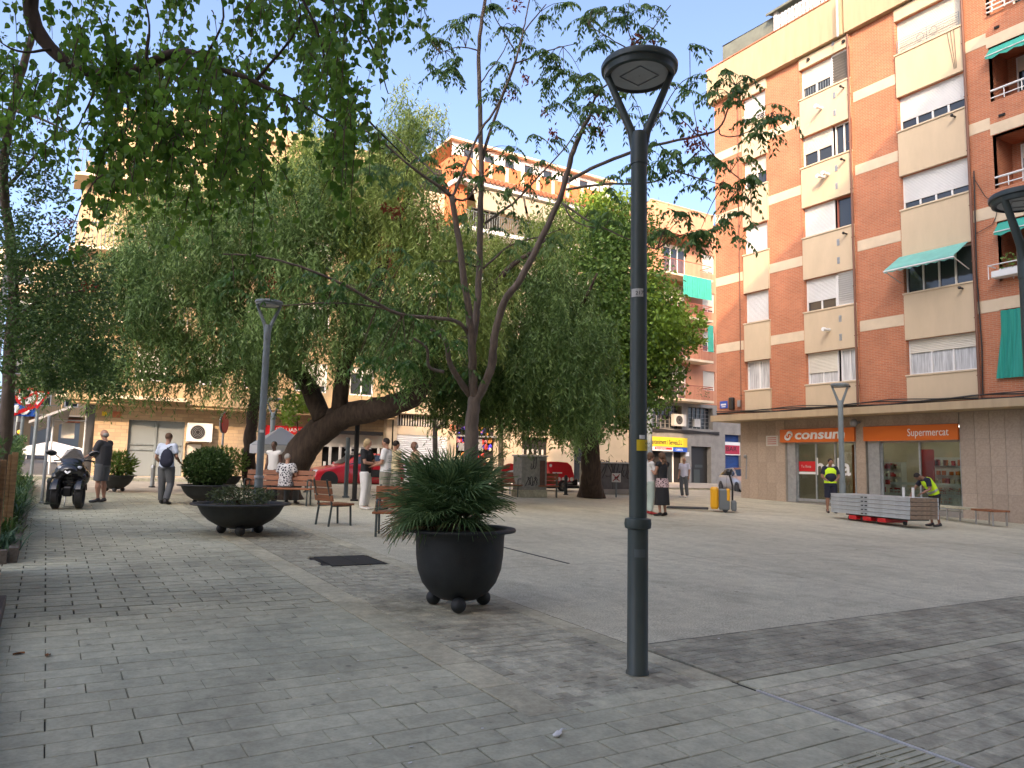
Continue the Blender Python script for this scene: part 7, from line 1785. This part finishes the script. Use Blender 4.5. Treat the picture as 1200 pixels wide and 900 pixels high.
def car(label, loc, rz, m, L=4.1, W=1.74, H=1.47):
    """front at -X"""
    t = thing('car', label, 'car', loc, rz); h = W/2
    st = [(-.50,.30,.50,.52,.75,.50),(-.485,.22,.62,.64,.88,.62),(-.45,.19,.70,.715,.96,.70),(-.36,.18,.82,.83,1,.76),(-.24,.18,.91,.93,1,.78),(-.185,.18,.94,.99,1,.74),(-.04,.18,.955,1.36,1,.64),(.05,.18,.96,1.455,1,.60),(.20,.18,.97,H,1,.585),(.34,.18,.98,1.43,1,.57),(.42,.20,.98,1.30,.98,.56),(.475,.25,.96,1.05,.93,.62),(.497,.34,.80,.82,.86,.66),(.50,.42,.70,.72,.80,.64)]
    b = MB(); n = 12
    for x, zb, zt, zr, wf, rw in st:
        w = h*wf; r = h*rw; ring = [(-w*.90,zb),(-w*.98,zb+.10),(-w,(zb+zt)/2),(-w*.965,zt-.05),(-w*.92,zt),(-r,zr-.03),(-r*.6,zr),(r*.6,zr),(r,zr-.03),(w*.92,zt),(w*.965,zt-.05),(w,(zb+zt)/2),(w*.98,zb+.10),(w*.90,zb)]
        for y, z in ring: b.v.append((x*L, y, z))
    n = 14
    for i in range(len(st)-1):
        for j in range(n): j2 = (j+1)%n; b.f.append((i*n+j, (i+1)*n+j, (i+1)*n+j2, i*n+j2))
    b.f.append(tuple(range(n))); b.f.append(tuple((len(st)-1)*n+j for j in reversed(range(n)))); body = b.build('body', M[m], t, 'all')
    def P(i, j, e=.012):
        x, zb, zt, zr, wf, rw = st[i]; w = h*wf; r = h*rw; return [(-w*.92,zt),(-r,zr-.03)][j], x*L
    for sgn, nm in ((1,'side_window'),(-1,'side_window')):
        for (i0, i1, tr0, tr1) in ((5.4,7.3,.0,0),(7.45,9.6,0,0)):
            q = MB(); poly = []
            def pt(f, v):
                i = int(f); u = f-i; a = st[i]; c_ = st[min(i+1,len(st)-1)]; x, zb, zt, zr, wf, rw = [lerp(a[k],c_[k],u) for k in range(6)]; w = h*wf*.92; r = h*rw
                y = lerp(-w, -r, v); z = lerp(zt, zr-.03, v); return Vector((x*L, (y-.008)*sgn, z+.006))
            xs_ = np.linspace(i0, i1, 7)
            for a, c_ in zip(xs_[:-1], xs_[1:]): q.quad(pt(a,.10), pt(c_,.10), pt(c_,.88), pt(a,.88)); q.quad(pt(a,.88), pt(c_,.88), pt(c_,.10), pt(a,.10))
            q.build(nm, M['carglass'], t)
    q = MB()
    for (i0, i1) in ((5,6),(6,7)):
        a, c_ = st[i0], st[i1]; q.quad((a[0]*L-.01,-h*a[5]*.95,a[3]+.01),(a[0]*L-.01,h*a[5]*.95,a[3]+.01),(c_[0]*L-.01,h*c_[5]*.93,c_[3]+.012),(c_[0]*L-.01,-h*c_[5]*.93,c_[3]+.012))
    q.build('windscreen', M['carglass'], t)
    for sg in (-1,1):
        q = MB(); q.ell((-.462*L, sg*h*.72, .66), (.16,.14,.075), 12, 8); q.build('headlight', M['lampglass'], t, True)
        q = MB(); q.ell((-.15*L, sg*(h+.09), .98), (.07,.10,.07), 10, 8); q.build('mirror', M[m], t, True)
        q = MB(); q.ell((.488*L, sg*h*.68, .78), (.06,.12,.12), 10, 8); q.build('tail_light', M['red'], t, True)
        q = MB(); q.box((-.03*L, sg*(h+.002)-.012, .80),(.02*L, sg*(h+.002)+.012, .825)); q.build('door_handle', M[m], t)
        q = MB(); q.tube([(-.16*L, sg*h*1.002, .30),(-.155*L, sg*h*1.004, .6),(-.15*L, sg*h*.97, .93)], .006, 4); q.tube([(.06*L, sg*h*1.002,.28),(.06*L, sg*h*1.004,.6),(.06*L,sg*h*.97,.95)], .006, 4); q.build('door_gap', M['black'], t)
    q = MB(); q.box((-.503*L,-.36,.40),(-.47*L,.36,.52)); q.box((-.503*L,-.5,.22),(-.47*L,.5,.32)); q.build('grille', M['black'], t)
    q = MB(); q.box((-.508*L,-.26,.33),(-.50*L,.26,.40)); q.build('number_plate', M['white'], t)
    for x in (-.335,.295):
        for sg in (-1,1):
            q = MB(); q.tube([(x*L, sg*(h-.22), .31),(x*L, sg*(h+.004), .31)], .365, 24); q.build('wheel_arch', M['black'], t)
            wheel(t, (x*L, sg*(h-.09), .30), .30, .19, (0,-sg,0))
    return t
Yc = 31.4
xw = on_y(378,568,Yc).x
car('glossy red hatchback parked in the street behind the leaning trunk', (xw+.335*4.1, Yc, gz(xw+1.3,Yc)-.15), 0, 'car_red')
b = at_d(858,575,44); car('silver hatchback partly seen between the pallet truck and the supermarket wall', (b.x+.2,b.y-.6,gz(b.x,b.y)-.15), R(62), 'car_silver')
# small red delivery van
b = on_g(657,578); yb = b.y+1.3; x0 = on_y(641,560,yb).x; x1 = on_y(672.5,560,yb).x; t = thing('delivery_van','small bright red van with white dots along its side beyond the cabinets','van',((x0+x1)/2,yb,gz(b.x,yb)),0)
L_ = (x1-x0)*1.0; zt = on_y(655,541,yb).z - gz(b.x,yb); w_ = L_/2
s = MB(); prof = [(-w_*1.02,zt*.98),(-w_*.3,zt),(w_*.5,zt*.98),(w_*.8,zt*.86),(w_*1.0,zt*.55),(w_*.98,zt*.36),(-w_*.55,zt*.20),(-w_*.62,zt*.5),(-w_*.85,zt*.66)]
s.prism(prof, lambda u,v,d: (u,d,v), 0, 1.1); s.build('body', M['van_red'], t)
for k in range(5):
    s = MB(); u_ = -w_*.42+k*w_*.31; s.tube([(u_,-.004,zt*.41),(u_,-.012,zt*.41)], .075*L_/1.2, 12); s.build('dot', M['white'], t)
s = MB(); s.tube([(-w_*.75,-.004,zt*.86),(-w_*.75,-.012,zt*.86)], .07, 10); s.box((-w_*.6,-.01,zt*.60),(w_*.1,-.004,zt*.64)); s.build('print', M['white'], t)
s = MB(); s.rbox((-w_*.9,-.02,.12),(w_*1.6,1.0,zt*.2),.03); s.build('chassis', M['black'], t)
s = MB(); s.rbox((w_*1.0,.1,zt*.2),(w_*1.45,.8,zt*.42),.04); s.build('front_box', M['gloss_black'], t)
wheel(t, (w_*.15,.0,.24), .25, .16, (0,1,0)); 
# --- big black three wheeled scooter, front towards the viewer
b = on_g(84,594); D = (b-EYE).dot(CF); rz = heading(84)-R(9)
t = thing('three_wheeled_scooter','big glossy black three wheeled scooter parked facing the viewer','scooter',b,rz)
t.scale = (.93,.93,.93)
for sx in (-1,1):
    wheel(t, (sx*.24,-.62,.31), .31, .15, (1*sx,0,0), 'iron')
    s = MB(); n = 10
    for i in range(n+1):
        a = math.pi*(.12+.80*i/n); r = .355
        for y_, q in ((-.09,.0),(-.05,.035),(.05,.035),(.09,0)): s.v.append((sx*.24+y_, -.62-(r+q)*math.cos(a), .31+(r+q)*math.sin(a)))
    for i in range(n):
        for j in range(3): a = i*4+j; s.f.append((a,a+1,a+5,a+4))
    s.build('front_fender', M['gloss_black'], t, True)
    s = MB(); s.tube([(sx*.14,-.62,.31),(sx*.14,-.50,.75)], .03, 8); s.build('fork_leg', M['chrome'], t, True)
    s = MB(); s.ell((sx*.16,-.70,.92), (.10,.06,.045), 12, 8, Euler((0,sx*-.35,sx*.3)).to_matrix()); s.build('headlight', M['lampglass'], t, True)
    s = MB(); s.tube([(sx*.24,-.40,1.12),(sx*.36,-.44,1.24)], .012, 6); s.ell((sx*.44,-.42,1.27), (.12,.03,.07), 12, 8, Euler((0,sx*-.2,0)).to_matrix()); s.build('mirror', M['gloss_black'], t, True)
    s = MB(); s.tube([(sx*.05,-.22,1.08),(sx*.30,-.24,1.10),(sx*.42,-.16,1.08)], .018, 8); s.build('handlebar', M['black'], t, True)
s = MB(); s.ell((0,-.52,.82),(.34,.26,.26),18,12); s.ell((0,-.66,.86),(.24,.20,.16),16,10); s.ell((0,-.42,1.0),(.26,.2,.16),14,10); s.ell((-.26,-.45,.72),(.14,.22,.2),12,8); s.ell((.26,-.45,.72),(.14,.22,.2),12,8); s.ell((0,-.5,.58),(.22,.22,.2),12,8)
remeshed(s,'nose_fairing',M['gloss_black'],t,.016,3)
s = MB(); s.prism([(-.22,1.0),(-.24,1.14),(-.15,1.34),(0,1.39),(.15,1.34),(.24,1.14),(.22,1.0)], lambda u,v,d: (u, -.60+(v-1.0)*.75+u*u*1.8+d, v), -.004, .004); s.build('windscreen', mat('smoked_screen',(.012,.013,.015),.25,alpha=.9,spec=.9), t)
s = MB(); s.ell((0,.10,.55),(.26,.45,.26),16,10); s.ell((0,.45,.68),(.24,.45,.2),16,10); s.ell((0,-.2,.45),(.28,.35,.14),14,8); remeshed(s,'rear_body',M['gloss_black'],t,.018,3)
s = MB(); s.ell((0,.2,.82),(.19,.42,.09),16,10); s.ell((0,.6,.90),(.18,.25,.09),14,8); remeshed(s,'seat',M['black'],t,.016,3)
wheel(t, (0,.72,.31), .31, .16, (1,0,0), 'iron')
s = MB()
for a in ((-.07,.02,-.35),(.07,.02,-.35)): pass
s.tube([(-.06,-.93,.845),(0,-.95,.80),(.06,-.93,.845)], .012, 6); s.tube([(-.05,-.935,.86),(0,-.955,.83),(.05,-.935,.86)], .010, 6); s.build('emblem', M['chrome'], t, True)
s = MB(); s.tube([(-.10,-.22,.35),(-.12,-.24,.02),(.12,-.24,.02),(.10,-.22,.35)], .014, 6); s.build('stand', M['chrome'], t)
s = MB(); s.rbox((-.09,-.80,.28),(.09,-.60,.50),.03); s.build('suspension_cover', M['black'], t)
# parked motor scooters beyond the tree
def moped(label, base, rz, m):
    t = thing('motor_scooter', label, 'scooter', base, rz, 'scooters parked by the shopfronts')
    wheel(t,(0,-.6,.24),.24,.1,(1,0,0),'galv'); wheel(t,(0,.6,.24),.24,.11,(1,0,0),'galv')
    s = MB(); s.ell((0,-.5,.62),(.17,.12,.32),12,10); s.ell((0,0,.32),(.17,.45,.08),12,8); s.ell((0,.45,.52),(.18,.40,.20),14,10); remeshed(s,'body',m,t,.02,2)
    s = MB(); s.ell((0,.38,.76),(.16,.40,.07),12,8); s.build('seat',M['black'],t,True); s = MB(); s.rbox((-.2,.65,.78),(.2,1.0,1.08),.08); s.build('top_box',M['black'],t)
    s = MB(); s.tube([(-.3,-.42,1.02),(0,-.5,1.0),(.3,-.42,1.02)],.018,6); s.tube([(0,-.6,.24),(0,-.48,1.0)],.025,6); s.build('handlebar',M['black'],t)
    s = MB(); s.ell((0,-.62,.86),(.09,.05,.08),10,8); s.build('headlight',M['lampglass'],t,True); return t
b = on_g(572,577); moped('white motor scooter with a black top box beside the slim bright tree',(b.x,b.y+1.5,gz(b.x,b.y)-.05),R(120),M['white'])
b = on_g(545,577); moped('dark motor scooter parked behind the airy tree trunk',(b.x,b.y+2.2,gz(b.x,b.y)-.05),R(100),M['gloss_black'])
